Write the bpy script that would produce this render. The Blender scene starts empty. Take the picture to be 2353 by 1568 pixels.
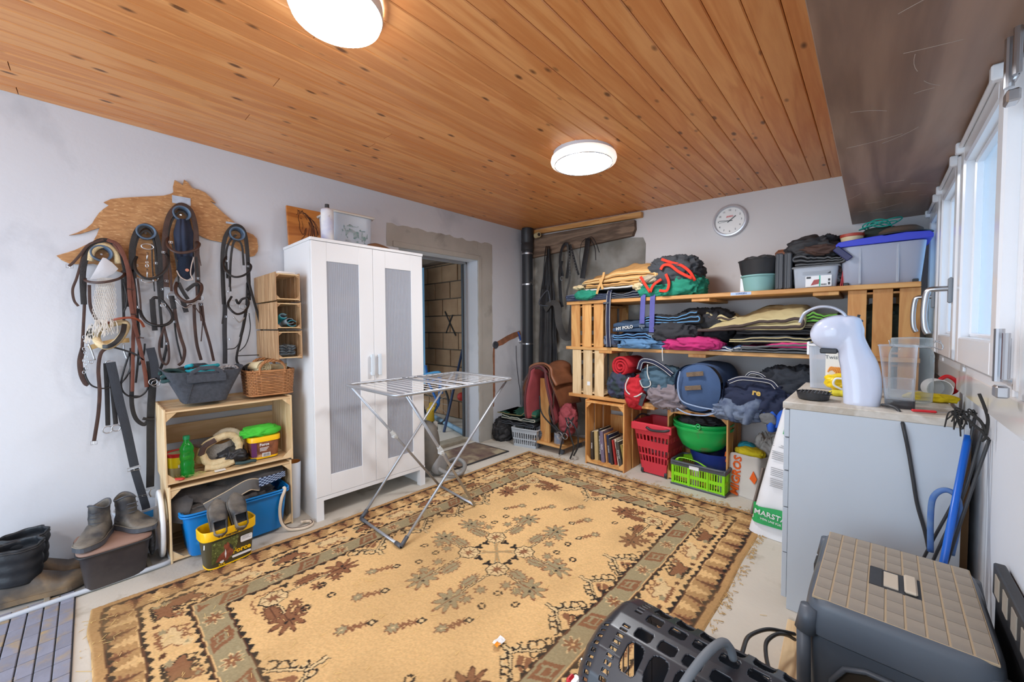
import bpy, math, random
import numpy as np
from mathutils import Vector, Matrix, noise
PI = math.pi
SC = bpy.context.scene
COL = SC.collection
rnd = random.Random(7)

# ------------------------------------------------------------------ camera, sky, lights, exposure
FOC, IW, IH = 897.0, 2353.0, 1568.0
CAM = Vector((0.0, 0.0, 1.23))
def _basis():
    def r(u, v): return Vector(((u-IW/2)/FOC, -(v-IH/2)/FOC, -1.0))
    a = r(2007, 748).normalized(); b = r(205, 758).normalized()
    X = -(b-a*b.dot(a)); X.normalize()
    return Matrix((X, a, X.cross(a)))            # world = R @ cam
RC = _basis()
cd = bpy.data.cameras.new('camera'); cam = bpy.data.objects.new('camera', cd); COL.objects.link(cam)
cd.sensor_fit = 'HORIZONTAL'; cd.sensor_width = 36.0; cd.lens = FOC/IW*36.0; cd.clip_start = 0.02; cd.clip_end = 60
M4 = RC.to_4x4(); M4.translation = CAM; cam.matrix_world = M4
SC.camera = cam

wd = bpy.data.worlds.new('sky'); SC.world = wd; wd.use_nodes = True
wn = wd.node_tree.nodes; bg = wn['Background']
bg.inputs[0].default_value = (0.62, 0.80, 1.0, 1); bg.inputs[1].default_value = 2.2
def area(name, loc, rot, sx, sy, power, colr):
    l = bpy.data.lights.new(name, 'AREA'); l.shape = 'RECTANGLE'; l.size = sx; l.size_y = sy; l.energy = power; l.color = colr
    o = bpy.data.objects.new(name, l); COL.objects.link(o); o.location = loc; o.rotation_euler = rot; return o
# fill light added behind the camera, unseen and cool like daylight
area('rear_daylight_fill', (-1.55, -1.95, 1.25), (PI/2, 0, 0), 2.4, 2.0, 26, (0.76, 0.87, 1.0))
area('annex_fill', (-4.9, 1.6, 2.0), (-0.6, 0, 0), 0.8, 0.6, 34, (0.85, 0.92, 1.0))  # fill light added to brighten the block wall beyond the doorway
LAMP_E = 72.0
SC.view_settings.view_transform = 'Standard'; SC.view_settings.look = 'None'
SC.view_settings.gamma = 1.0; SC.view_settings.use_curve_mapping = False; SC.view_settings.exposure = 0.48

# ------------------------------------------------------------------ helpers
def V(*a): return Vector(a)
def _ray(u, v): return RC @ Vector(((u-IW/2)/FOC, -(v-IH/2)/FOC, -1.0))
def atx(u, v, x): r = _ray(u, v); return CAM + r*(x/r.x)
def aty(u, v, y): r = _ray(u, v); return CAM + r*(y/r.y)
def atz(u, v, z): r = _ray(u, v); return CAM + r*((z-CAM.z)/r.z)
def s2l(c):
    return tuple(((x/255.0)/12.92 if x/255.0 <= 0.04045 else ((x/255.0+0.055)/1.055)**2.4) for x in c)

MATS = {}
def mat(name, rgb=(200, 200, 200), rough=0.6, metal=0.0, var=0.0, scale=6.0, bump=0.0, bscale=60.0, rgb2=None, stretch=(1, 1, 1),
        wood=False, knots=False, weave=0.0, emit=0.0, glass=0.0, spec=0.5, objvar=0.0, quilt=0.0, coord='Object', ribs=None, trans=0.0, dirt=None):
    if name in MATS: return MATS[name]
    m = bpy.data.materials.new(name); m.use_nodes = True; MATS[name] = m
    nt = m.node_tree; N = nt.nodes; L = nt.links; P = N['Principled BSDF']
    c = s2l(rgb) + (1,)
    P.inputs['Base Color'].default_value = c; P.inputs['Roughness'].default_value = rough
    P.inputs['Metallic'].default_value = metal; P.inputs['Specular IOR Level'].default_value = spec
    tc = N.new('ShaderNodeTexCoord'); mp = N.new('ShaderNodeMapping'); mp.inputs['Scale'].default_value = stretch
    oi = N.new('ShaderNodeObjectInfo')
    L.new(tc.outputs[coord], mp.inputs[0])
    if coord == 'Object' and (wood or objvar):
        sc_ = N.new('ShaderNodeVectorMath'); sc_.operation = 'SCALE'; sc_.inputs[0].default_value = (13.1, 7.7, 5.3)
        L.new(oi.outputs['Random'], sc_.inputs['Scale']); L.new(sc_.outputs[0], mp.inputs['Location'])
    col = None
    def mix(fac, a, b, mode='MIX'):
        x = N.new('ShaderNodeMix'); x.data_type = 'RGBA'; x.blend_type = mode
        for s, val in ((x.inputs[0], fac), (x.inputs[6], a), (x.inputs[7], b)):
            if isinstance(val, (tuple, float, int)): s.default_value = val
            else: L.new(val, s)
        return x.outputs[2]
    def ramp(src, p0, c0, p1, c1):
        r = N.new('ShaderNodeValToRGB'); r.color_ramp.elements[0].position = p0; r.color_ramp.elements[0].color = c0
        r.color_ramp.elements[1].position = p1; r.color_ramp.elements[1].color = c1; L.new(src, r.inputs[0]); return r.outputs[0]
    def nz(sc2, det=4, vec=None, dist=0.0):
        n = N.new('ShaderNodeTexNoise'); n.inputs['Scale'].default_value = sc2; n.inputs['Detail'].default_value = det
        n.inputs['Distortion'].default_value = dist; L.new(vec or mp.outputs[0], n.inputs[0]); return n
    c2 = (s2l(rgb2)+(1,)) if rgb2 else tuple(x*0.45 for x in c[:3])+(1,)
    hgt = None
    if wood:
        n = nz(scale, 6, None, 0.6); n2 = nz(scale*7, 3)
        w = N.new('ShaderNodeMath'); w.operation = 'MULTIPLY_ADD'; L.new(n2.outputs[0], w.inputs[0]); w.inputs[1].default_value = 0.35; L.new(n.outputs[0], w.inputs[2])
        sn = N.new('ShaderNodeMath'); sn.operation = 'SINE'; s_ = N.new('ShaderNodeMath'); s_.operation = 'MULTIPLY'; s_.inputs[1].default_value = 26
        L.new(n.outputs[0], s_.inputs[0]); L.new(s_.outputs[0], sn.inputs[0])
        g = N.new('ShaderNodeMath'); g.operation = 'MULTIPLY_ADD'; L.new(sn.outputs[0], g.inputs[0]); g.inputs[1].default_value = 0.16; L.new(w.outputs[0], g.inputs[2])
        col = mix(ramp(g.outputs[0], 0.35, (0, 0, 0, 1), 1.0, (1, 1, 1, 1)), c, c2)
        hgt = g.outputs[0]
        if knots:
            mk = N.new('ShaderNodeMapping'); mk.inputs['Scale'].default_value = tuple(1.0 if s == max(stretch) else 0.45 for s in stretch)
            L.new(tc.outputs[coord], mk.inputs[0]); L.new(sc_.outputs[0], mk.inputs['Location'])
            vo = N.new('ShaderNodeTexVoronoi'); vo.inputs['Scale'].default_value = 11.0; L.new(mk.outputs[0], vo.inputs[0])
            k = ramp(vo.outputs['Distance'], 0.07, (1, 1, 1, 1), 0.15, (0, 0, 0, 1))
            col = mix(k, col, tuple(x*0.28 for x in c2[:3])+(1,))
    elif var > 0 or rgb2:
        n = nz(scale, 5)
        f = ramp(n.outputs[0], 0.36, (0, 0, 0, 1), 0.66, (1, 1, 1, 1))
        fm = N.new('ShaderNodeMath'); fm.operation = 'MULTIPLY'; L.new(f, fm.inputs[0]); fm.inputs[1].default_value = var if var > 0 else 1.0
        col = mix(fm.outputs[0], c, c2)
    if dirt:
        n = nz(dirt[1], 7, None, 0.3); f = ramp(n.outputs[0], dirt[2], (0, 0, 0, 1), dirt[3], (1, 1, 1, 1))
        col = mix(f, col if col is not None else c, s2l(dirt[0])+(1,))
    if objvar:
        hs = N.new('ShaderNodeHueSaturation'); ma = N.new('ShaderNodeMapRange'); L.new(oi.outputs['Random'], ma.inputs[0])
        ma.inputs[3].default_value = 1-objvar; ma.inputs[4].default_value = 1+objvar*0.5; L.new(ma.outputs[0], hs.inputs['Value'])
        if col is None: hs.inputs['Color'].default_value = c
        else: L.new(col, hs.inputs['Color'])
        col = hs.outputs[0]
    if col is not None: L.new(col, P.inputs['Base Color'])
    if bump or weave or quilt or ribs:
        b = N.new('ShaderNodeBump'); b.inputs['Strength'].default_value = max(bump, weave, quilt, 0.5 if ribs else 0); b.inputs['Distance'].default_value = 0.004
        if ribs:
            wv = N.new('ShaderNodeTexWave'); wv.bands_direction = ribs[0]; wv.inputs['Scale'].default_value = ribs[1]; L.new(tc.outputs['Object'], wv.inputs[0]); src = wv.outputs[0]
            b.inputs['Strength'].default_value = ribs[2]
        elif quilt:
            vv = N.new('ShaderNodeTexWave'); vv.inputs['Scale'].default_value = bscale; vv.bands_direction = 'DIAGONAL'; L.new(tc.outputs['Object'], vv.inputs[0])
            mq = N.new('ShaderNodeMapping'); mq.inputs['Scale'].default_value = (-1, 1, -1); L.new(tc.outputs['Object'], mq.inputs[0])
            v2 = N.new('ShaderNodeTexWave'); v2.inputs['Scale'].default_value = bscale; v2.bands_direction = 'DIAGONAL'; L.new(mq.outputs[0], v2.inputs[0])
            mm = N.new('ShaderNodeMath'); mm.operation = 'MINIMUM'; L.new(vv.outputs[0], mm.inputs[0]); L.new(v2.outputs[0], mm.inputs[1]); src = mm.outputs[0]
        elif weave:
            wv = N.new('ShaderNodeTexVoronoi'); wv.inputs['Scale'].default_value = bscale; L.new(tc.outputs['Object'], wv.inputs[0]); src = wv.outputs[0]
        else:
            src = hgt if (wood and bscale == 60.0) else nz(bscale, 5).outputs[0]
        L.new(src, b.inputs['Height']); L.new(b.outputs[0], P.inputs['Normal'])
    if emit:
        P.inputs['Emission Color'].default_value = c; P.inputs['Emission Strength'].default_value = emit
    if glass:
        # thin clear plastic/glass: light passes straight through most of it
        tr = N.new('ShaderNodeBsdfTransparent'); tr.inputs[0].default_value = tuple(min(1, 0.35+0.65*x) if trans else 0.9+0.1*x for x in c[:3])+(1,)
        mx = N.new('ShaderNodeMixShader'); fr = N.new('ShaderNodeLayerWeight'); fr.inputs[0].default_value = 0.35
        mr = N.new('ShaderNodeMapRange'); mr.inputs[3].default_value = glass; mr.inputs[4].default_value = max(0.0, glass-0.75)
        L.new(fr.outputs['Facing'], mr.inputs[0]); L.new(mr.outputs[0], mx.inputs[0])
        L.new(P.outputs[0], mx.inputs[1]); L.new(tr.outputs[0], mx.inputs[2]); L.new(mx.outputs[0], N['Material Output'].inputs[0])
    return m

class G:
    """collects geometry and links it as ONE mesh object"""
    def __init__(s): s.v = []; s.f = []; s.mi = []; s.cm = 0
    def add(s, vs, fs):
        o = len(s.v); s.v += [Vector(p) for p in vs]
        for f in fs: s.f.append(tuple(i+o for i in f)); s.mi.append(s.cm)
        return s
    def box(s, x0, x1, y0, y1, z0, z1, c=0.0, mtx=None):
        """axis box with chamfer c"""
        if c <= 0:
            vs = [V(x, y, z) for x in (x0, x1) for y in (y0, y1) for z in (z0, z1)]
            fs = [(0, 1, 3, 2), (4, 6, 7, 5), (0, 4, 5, 1), (2, 3, 7, 6), (0, 2, 6, 4), (1, 5, 7, 3)]
        else:
            c = min(c, (x1-x0)*.45, (y1-y0)*.45, (z1-z0)*.45); vs = []; idx = {}
            for i, X in enumerate((x0, x1)):
                for j, Y in enumerate((y0, y1)):
                    for k, Z in enumerate((z0, z1)):
                        dx, dy, dz = (c, -c)[i], (c, -c)[j], (c, -c)[k]
                        for a, p in enumerate(((X, Y+dy, Z+dz), (X+dx, Y, Z+dz), (X+dx, Y+dy, Z))):
                            idx[(i, j, k, a)] = len(vs); vs.append(V(*p))
            fs = []
            for i in (0, 1):
                q = [idx[(i, j, k, 0)] for j, k in ((0, 0), (0, 1), (1, 1), (1, 0))]; fs.append(q if i == 0 else q[::-1])
                q = [idx[(j, i, k, 1)] for j, k in ((0, 0), (1, 0), (1, 1), (0, 1))]; fs.append(q if i == 0 else q[::-1])
                q = [idx[(j, k, i, 2)] for j, k in ((0, 0), (0, 1), (1, 1), (1, 0))]; fs.append(q if i == 0 else q[::-1])
            for i in (0, 1):
                for j in (0, 1):
                    fl = (i+j) % 2
                    q = [idx[(i, j, 0, 0)], idx[(i, j, 0, 1)], idx[(i, j, 1, 1)], idx[(i, j, 1, 0)]]; fs.append(q if fl else q[::-1])
                    q = [idx[(i, 0, j, 0)], idx[(i, 0, j, 2)], idx[(i, 1, j, 2)], idx[(i, 1, j, 0)]]; fs.append(q[::-1] if fl else q)
                    q = [idx[(0, i, j, 1)], idx[(0, i, j, 2)], idx[(1, i, j, 2)], idx[(1, i, j, 1)]]; fs.append(q if fl else q[::-1])
                    for k in (0, 1):
                        q = [idx[(i, j, k, a)] for a in (0, 1, 2)]; fs.append(q if (i+j+k) % 2 else q[::-1])
        if mtx is not None: vs = [mtx @ v for v in vs]
        return s.add(vs, fs)
    def beam(s, p0, p1, w, t, up=(0, 0, 1), c=0.0):
        p0, p1 = Vector(p0), Vector(p1); d = p1-p0; Ln = d.length; d.normalize()
        u = Vector(up); sd = d.cross(u)
        if sd.length < 1e-4: sd = d.cross(V(1, 0, 0))
        sd.normalize(); u = sd.cross(d)
        m = Matrix((d, sd, u)).transposed().to_4x4(); m.translation = p0
        return s.box(0, Ln, -w/2, w/2, -t/2, t/2, c, m)
    def tube(s, pts, r, n=8, closed=False, cap=True, rs=None, flat=None):
        """round tube through pts; flat=(normal, width, thick) makes a flat strap lying across the normal"""
        pts = [Vector(p) for p in pts]; k = len(pts); vs = []
        prev = None
        for i, p in enumerate(pts):
            a = pts[(i-1) % k] if (closed or i > 0) else p; b = pts[(i+1) % k] if (closed or i < k-1) else p
            t = (b-a); t = t.normalized() if t.length > 1e-9 else V(0, 0, 1)
            if flat:
                sd = t.cross(Vector(flat[0])); sd = sd.normalized() if sd.length > 1e-3 else (prev or V(0, 1, 0))
                if prev and sd.dot(prev) < 0: sd = -sd
                prev = sd; up = sd.cross(t).normalized(); ra, rb = flat[1]/2, flat[2]/2
            else:
                if prev is None:
                    ref = V(0, 0, 1) if abs(t.z) < .9 else V(1, 0, 0); sd = t.cross(ref).normalized()
                else:
                    sd = prev - t*prev.dot(t); sd = sd.normalized() if sd.length > 1e-6 else t.orthogonal().normalized()
                prev = sd; up = t.cross(sd); rr = rs[i] if rs else r; ra = rb = rr
            for j in range(n):
                an = 2*PI*(j+0.5)/n; ca, sa = math.cos(an), math.sin(an)
                if flat: ca = math.copysign(abs(ca)**0.6, ca); sa = math.copysign(abs(sa)**0.6, sa)
                vs.append(p + sd*ra*ca + up*rb*sa)
        fs = []
        for i in range(k if closed else k-1):
            for j in range(n):
                a, b = i*n+j, i*n+(j+1) % n; c, d = ((i+1) % k)*n+(j+1) % n, ((i+1) % k)*n+j
                fs.append((a, d, c, b))
        if cap and not closed: fs += [tuple(range(n))[::1], tuple((k-1)*n+j for j in range(n))[::-1]]
        return s.add(vs, fs)
    def cyl(s, p0, p1, r0, r1=None, n=20, cap=True):
        return s.tube([p0, p1], r0, n, rs=[r0, r0 if r1 is None else r1], cap=cap)
    def lathe(s, prof, n=28, c=(0, 0, 0), sx=1.0, sy=1.0, axis='z', a0=0.0, a1=2*PI, sq=1.0):
        c = Vector(c); vs = []; full = abs(a1-a0-2*PI) < 1e-6; m = n if full else n+1
        for (r, z) in prof:
            for j in range(m):
                a = a0+(a1-a0)*j/n; ca, sa = math.cos(a), math.sin(a)
                if sq != 1.0: ca = math.copysign(abs(ca)**sq, ca); sa = math.copysign(abs(sa)**sq, sa)
                x, y = r*ca*sx, r*sa*sy
                p = V(x, y, z) if axis == 'z' else (V(z, x, y) if axis == 'x' else V(x, z, -y))
                vs.append(c+p)
        fs = []
        for i in range(len(prof)-1):
            for j in range(n):
                j2 = (j+1) % m if full else j+1
                fs.append((i*m+j, i*m+j2, (i+1)*m+j2, (i+1)*m+j))
        return s.add(vs, fs)
    def disc(s, c, r, n=28, axis='z', flip=False, sx=1, sy=1):
        c = Vector(c); vs = []
        for j in range(n):
            a = 2*PI*j/n; x, y = r*math.cos(a)*sx, r*math.sin(a)*sy
            vs.append(c+(V(x, y, 0) if axis == 'z' else (V(0, x, y) if axis == 'x' else V(x, 0, -y))))
        return s.add(vs, [tuple(range(n))[::-1] if flip else tuple(range(n))])
    def prism(s, pts, thick, frame=None):
        """pts: 2-D outline; frame: (origin, ux, uy) ; thickness along ux x uy"""
        o, ux, uy = frame or (V(0, 0, 0), V(1, 0, 0), V(0, 1, 0)); ux = Vector(ux); uy = Vector(uy); nn = ux.cross(uy).normalized()
        a = [Vector(o)+ux*p[0]+uy*p[1] for p in pts]; k = len(a)
        area2 = sum(pts[i][0]*pts[(i+1) % k][1]-pts[(i+1) % k][0]*pts[i][1] for i in range(k))
        if area2 < 0: a = a[::-1]
        b = [p+nn*thick for p in a]
        from mathutils.geometry import tessellate_polygon
        tri = tessellate_polygon([a])
        fs = []
        for t in tri:
            n_ = (a[t[1]]-a[t[0]]).cross(a[t[2]]-a[t[0]])
            t = tuple(t) if n_.dot(nn) > 0 else tuple(t)[::-1]
            fs.append(tuple(i+k for i in t)); fs.append(t[::-1])
        for i in range(k): fs.append((i, (i+1) % k, (i+1) % k+k, i+k))
        return s.add(a+b, fs)
    def grid(s, fn, nu, nv, cu=False, cv=False):
        vs = [fn(i/(nu if cu else nu-1), j/(nv if cv else nv-1)) for i in range(nu) for j in range(nv)]; fs = []
        for i in range(nu if cu else nu-1):
            for j in range(nv if cv else nv-1):
                fs.append((i*nv+j, ((i+1) % nu)*nv+j, ((i+1) % nu)*nv+(j+1) % nv, i*nv+(j+1) % nv))
        return s.add(vs, fs)
    def xf(s, m):
        s.v = [m @ p for p in s.v]; return s
    def build(s, name, m, parent=None, smooth=False, world=False, bevel=0.0, sub=0, auto=None):
        me = bpy.data.meshes.new(name)
        vs = s.v
        if parent is not None and world:
            inv = parent.matrix_basis.inverted() if parent.parent is None else (parent.parent.matrix_basis @ parent.matrix_basis).inverted()
            vs = [inv @ p for p in vs]
        me.from_pydata([tuple(p) for p in vs], [], s.f); 
        ms = m if isinstance(m, (list, tuple)) else [m]
        for q in ms: me.materials.append(q)
        if len(ms) > 1: me.polygons.foreach_set('material_index', s.mi)
        if smooth or auto:
            me.polygons.foreach_set('use_smooth', [True]*len(me.polygons))
            if auto: me.set_sharp_from_angle(angle=math.radians(auto))
        me.validate(); me.update()
        o = bpy.data.objects.new(name, me); COL.objects.link(o)
        if parent is not None: o.parent = parent
        if bevel:
            b = o.modifiers.new('bevel', 'BEVEL'); b.width = bevel; b.segments = 2; b.limit_method = 'ANGLE'
        if sub:
            b = o.modifiers.new('sub', 'SUBSURF'); b.levels = sub; b.render_levels = sub
        return o

def tag(o, label=None, cat=None, group=None, kind=None):
    if label: o['label'] = label
    if cat: o['category'] = cat
    if group: o['group'] = group
    if kind: o['kind'] = kind
    return o
def thing(name, label, cat, loc=(0, 0, 0), rz=0.0, group=None):
    o = bpy.data.objects.new(name, None); COL.objects.link(o); o.empty_display_size = 0.05
    o.location = loc; o.rotation_euler = (0, 0, rz); 
    o.matrix_basis = Matrix.Translation(Vector(loc)) @ Matrix.Rotation(rz, 4, 'Z')
    return tag(o, label, cat, group)
def struct(name, g, m, parent=None, **k):
    o = g.build(name, m, parent, **k)
    if parent is None: o['kind'] = 'structure'
    return o
def dup(o, parent=None):
    c = o.copy(); COL.objects.link(c)
    if parent is not None: c.parent = parent
    for ch in list(o.children): dup(ch, c)
    return c
def spl(pts, n=6, closed=False):
    """Catmull-Rom"""
    P = [Vector(p) for p in pts]; k = len(P); out = []
    if k < 3 and not closed: return P
    for i in range(k if closed else k-1):
        p0 = P[(i-1) % k] if (closed or i > 0) else P[0]*2-P[1]; p1 = P[i]; p2 = P[(i+1) % k]
        p3 = P[(i+2) % k] if (closed or i < k-2) else P[-1]*2-P[-2]
        for j in range(n):
            t = j/n; out.append(0.5*((2*p1)+(p2-p0)*t+(2*p0-5*p1+4*p2-p3)*t*t+(3*p1-p0-3*p2+p3)*t**3))
    if not closed: out.append(P[-1])
    return out
def nse(p, s=1.0, o=0.0): return noise.noise(Vector((p[0]*s+o, p[1]*s+o*1.7, p[2]*s-o)))
def rdg(p, s=1.0, o=0.0): return 1-2*abs(nse(p, s, o))
def text(txt, size, m, parent, origin, ux, uy, name='lettering', ext=0.0006, bold=0.0, sx=1.0, align='CENTER'):
    cu = bpy.data.curves.new('t', 'FONT'); cu.body = txt; cu.size = size; cu.extrude = ext; cu.offset = bold; cu.align_x = align; cu.align_y = 'CENTER'; cu.resolution_u = 2
    t = bpy.data.objects.new('t', cu); COL.objects.link(t)
    me = bpy.data.meshes.new_from_object(t.evaluated_get(bpy.context.evaluated_depsgraph_get()))
    bpy.data.objects.remove(t); bpy.data.curves.remove(cu)
    ux = Vector(ux).normalized(); uy = (Vector(uy)-ux*Vector(uy).dot(ux)).normalized(); nn = ux.cross(uy)
    mt = Matrix((ux*sx, uy, nn)).transposed().to_4x4(); mt.translation = Vector(origin)
    me.transform(mt); me.materials.clear(); me.materials.append(m)
    o = bpy.data.objects.new(name, me); COL.objects.link(o)
    if parent is not None: o.parent = parent
    return o

# ------------------------------------------------------------------ shared materials
m_pine = mat('pine_pale', (234, 206, 162), 0.6, rgb2=(206, 170, 122), wood=True, scale=2.2, stretch=(5, 5, 0.9), objvar=0.08, bump=0.15)
m_pineh = mat('pine_pale_long', (234, 206, 162), 0.6, rgb2=(206, 170, 122), wood=True, scale=2.2, stretch=(5, 0.9, 5), objvar=0.08, bump=0.15)
m_or = mat('pine_orange', (226, 172, 104), 0.55, rgb2=(196, 130, 66), wood=True, scale=2.2, stretch=(5, 5, 0.8), objvar=0.10, bump=0.15)
m_orx = mat('pine_orange_long', (222, 170, 104), 0.55, rgb2=(190, 130, 70), wood=True, scale=2.2, stretch=(0.8, 5, 5), objvar=0.08, bump=0.15)
m_white = mat('white_lacquer', (236, 236, 236), 0.35)
m_steel = mat('brushed_steel', (196, 198, 202), 0.28, metal=1.0)
m_alu = mat('grey_painted_tube', (176, 180, 186), 0.4, metal=0.6)
m_blk = mat('black_leather', (24, 24, 27), 0.38, var=0.4, rgb2=(50, 46, 44), scale=30, bump=0.3, bscale=220)
m_brl = mat('brown_leather', (58, 38, 32), 0.42, var=0.5, rgb2=(92, 62, 50), scale=24, bump=0.3, bscale=220)
m_red = mat('red_brown_leather', (112, 60, 42), 0.45, var=0.5, rgb2=(84, 44, 34), scale=24, bump=0.3, bscale=220)
m_fleece = mat('cream_sheepskin', (226, 206, 164), 0.95, var=0.6, rgb2=(190, 164, 118), scale=26, bump=1.0, bscale=140)
m_bpl = mat('black_plastic', (42, 43, 46), 0.45, var=0.4, rgb2=(66, 66, 68), scale=8, bump=0.1)
m_dgrey = mat('dark_grey_plastic', (72, 76, 84), 0.42, var=0.3, rgb2=(96, 98, 102), scale=6)
m_clear = mat('clear_plastic', (226, 232, 238), 0.08, glass=0.93)
m_frost = mat('frosted_plastic', (214, 220, 230), 0.3, glass=0.52)
# ------------------------------------------------------------------ the room
XL, XR, YB, YF = -3.07, 0.28, 3.55, -1.9
m_wall = mat('white_plaster', (214, 216, 221), 0.9, var=0.35, rgb2=(202, 205, 214), scale=1.3, bump=0.35, bscale=22, dirt=((172, 176, 184), 2.2, 0.58, 0.80))
m_wallb = mat('white_plaster_back', (216, 211, 209), 0.9, var=0.25, rgb2=(204, 197, 194), scale=1.6, bump=0.25, bscale=20, dirt=((190, 180, 172), 3.0, 0.66, 0.84))
m_conc = mat('grey_concrete', (184, 180, 172), 0.92, var=0.6, rgb2=(158, 154, 146), scale=3.2, bump=0.4, bscale=30, dirt=((140, 136, 128), 4.0, 0.60, 0.75))
m_concd = mat('rough_dark_render', (150, 146, 138), 0.95, var=0.8, rgb2=(104, 98, 88), scale=4.5, bump=0.7, bscale=24, dirt=((196, 190, 178), 2.6, 0.60, 0.70))
m_floor = mat('screed_floor', (208, 200, 186), 0.85, var=0.45, rgb2=(182, 176, 166), scale=2.4, bump=0.3, bscale=60, dirt=((150, 138, 116), 7.0, 0.60, 0.78))
g = G(); g.box(-6.2, 1.2, YF-0.2, 4.2, -0.1, 0.0); struct('floor', g, m_floor)
# wall with the doorway
OY0, OY1, OZ = 1.86, 2.788, 1.935
g = G()
g.box(XL-0.24, XL, YF-.2, OY0, 0, 2.46); g.box(XL-0.24, XL, OY1, YB+.2, 0, 2.46); g.box(XL-0.24, XL, OY0, OY1, OZ, 2.46)
struct('wall_left', g, m_wall)
# concrete band left bare round the doorway, ragged at the plaster edge
def ragged(y0, y1, z0, z1, th, name, m, x=XL, step=0.05, rag=0.012, seed=0):
    r = random.Random(seed); pts = []
    n = max(2, int((y1-y0)/step)); k = max(2, int((z1-z0)/step))
    pts += [(y0+(y1-y0)*i/n, z0) for i in range(n)]
    pts += [(y1+r.uniform(-rag, rag)*0.4, z0+(z1-z0)*i/k) for i in range(k)]
    pts += [(y1-(y1-y0)*i/n, z1+r.uniform(-rag, rag)) for i in range(n)]
    pts += [(y0+r.uniform(-rag, rag)*0.4, z1-(z1-z0)*i/k) for i in range(k)]
    g = G(); g.prism(pts, th, (V(x, 0, 0), V(0, 1, 0), V(0, 0, 1))); return struct(name, g, m)
ragged(OY1, 3.0, 0, 2.13, 0.004, 'trim_1', m_conc, seed=2)
ragged(1.745, OY1, OZ, 2.13, 0.004, 'trim_2', m_conc, seed=3)
g = G(); g.box(XL, XL+.016, OY1, OY1+.045, 0, OZ+.05, .004); g.box(XL, XL+.016, 1.80, OY1, OZ, OZ+.05, .004); struct('trim_3', g, m_conc)
# the chased cable slot and its box
m_brickred = mat('raw_brick', (168, 110, 80), 0.95, var=0.7, rgb2=(120, 86, 64), scale=20, bump=0.8, bscale=50)
g = G()
slot = [atx(u, v, XL+.002) for u, v in [(1138, 788), (1150, 781), (1165, 772), (1180, 765), (1195, 760), (1197, 770), (1184, 777), (1170, 783), (1155, 793), (1142, 797)]]
g.prism([(p.y, p.z) for p in slot], 0.002, (V(XL, 0, 0), V(0, 1, 0), V(0, 0, 1)))
slot = [atx(u, v, XL+.002) for u, v in [(1133, 800), (1137, 800), (1137, 850), (1138, 900), (1135, 935), (1133, 935), (1133, 880), (1132, 840)]]
g.prism([(p.y, p.z) for p in slot], 0.002, (V(XL, 0, 0), V(0, 1, 0), V(0, 0, 1)))
struct('trim_4', g, m_brickred)
t = thing('junction_box', 'round grey socket box sunk in the wall right of the doorway', 'socket', atx(1138, 793, XL))
g = G(); g.lathe([(0.0, .004), (.032, .004), (.036, .012), (.04, .012), (.042, .0)], 16, axis='x'); g.build('box_rim', m_dgrey, t, smooth=True)
g = G(); g.tube(spl([V(.01, .0, 0), V(.03, .01, .01), V(.02, .02, -.01), V(.03, -.01, -.015)], 4), .003, 6); g.build('wire', m_bpl, t)
m_wblue = mat('blue_cable', (46, 88, 170), 0.5)
t = thing('blue_cable_end', 'blue wires sticking out of the slot beside the black pipe', 'cable', atx(1190, 775, XL))
g = G()
for k in range(3): g.tube(spl([V(.005, -.01+k*.008, .06), V(.02, -.005+k*.01, .02), V(.03, k*.01, -.03), V(.02, .01+k*.008, -.05)], 4), .004, 6)
g.build('wire', m_wblue, t)
g = G(); g.box(.0, .03, .005, .03, -.06, -.02, .004); g.build('connector', m_white, t)
t = thing('thin_cable', 'thin grey cable running down the wall beside the black pipe', 'cable', atx(1185, 800, XL))
g = G(); pts = [atx(u, v, XL+.01) for u, v in [(1186, 795), (1187, 830), (1191, 870), (1195, 900), (1196, 930)]]
g.tube(spl(pts), .0035, 6); g.build('cable', m_dgrey, t, world=True)
# back wall with the bare timber lintel
g = G(); g.box(XL-.2, XR+.3, YB, YB+.2, 0, 2.5); struct('wall_back', g, m_wallb)
def backpatch(px, th, name, m):
    P = [aty(u, v, YB) for u, v in px]; g = G(); g.prism([(p.x, p.z) for p in P], th, (V(0, YB, 0), V(1, 0, 0), V(0, 0, 1)))
    if th > 0: g.xf(Matrix.Identity(4))
    return struct(name, g, m)
backpatch([(1226, 548), (1478, 546), (1484, 560), (1482, 640), (1482, 760), (1350, 1000), (1226, 1000)], 0.006, 'trim_5', m_concd)
m_old = mat('old_grey_timber', (142, 118, 98), 0.9, rgb2=(82, 66, 54), wood=True, scale=2.4, stretch=(0.7, 5, 6), bump=0.8)
x0 = -3.0; g = G()
g.prism([(-3.0, 2.03), (-1.69, 2.09), (-1.665, 2.15), (-1.67, 2.235), (-2.2, 2.255), (-3.0, 2.275)], 0.05, (V(0, YB, 0), V(1, 0, 0), V(0, 0, 1)))
struct('trim_6', g, m_old)
g = G(); g.beam((-2.95, YB-.03, 2.325), (-1.60, YB-.03, 2.272), .05, .05, c=.004); struct('trim_7', g, m_orx)
# right wall: solid below and round the three windows
g = G()
g.box(XR, XR+.24, YF-.2, YB+.2, 0, 1.06); g.box(XR, XR+.24, YF-.2, YB+.2, 1.95, 2.46); g.box(XR, XR+.24, YF-.2, 1.44, 1.06, 1.95); g.box(XR, XR+.24, 3.54, YB+.2, 1.06, 1.95)
struct('wall_right', g, mat('white_smooth_wall', (222, 226, 232), 0.6, var=0.3, rgb2=(206, 212, 220), scale=2.0, bump=0.1, bscale=20))
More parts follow.
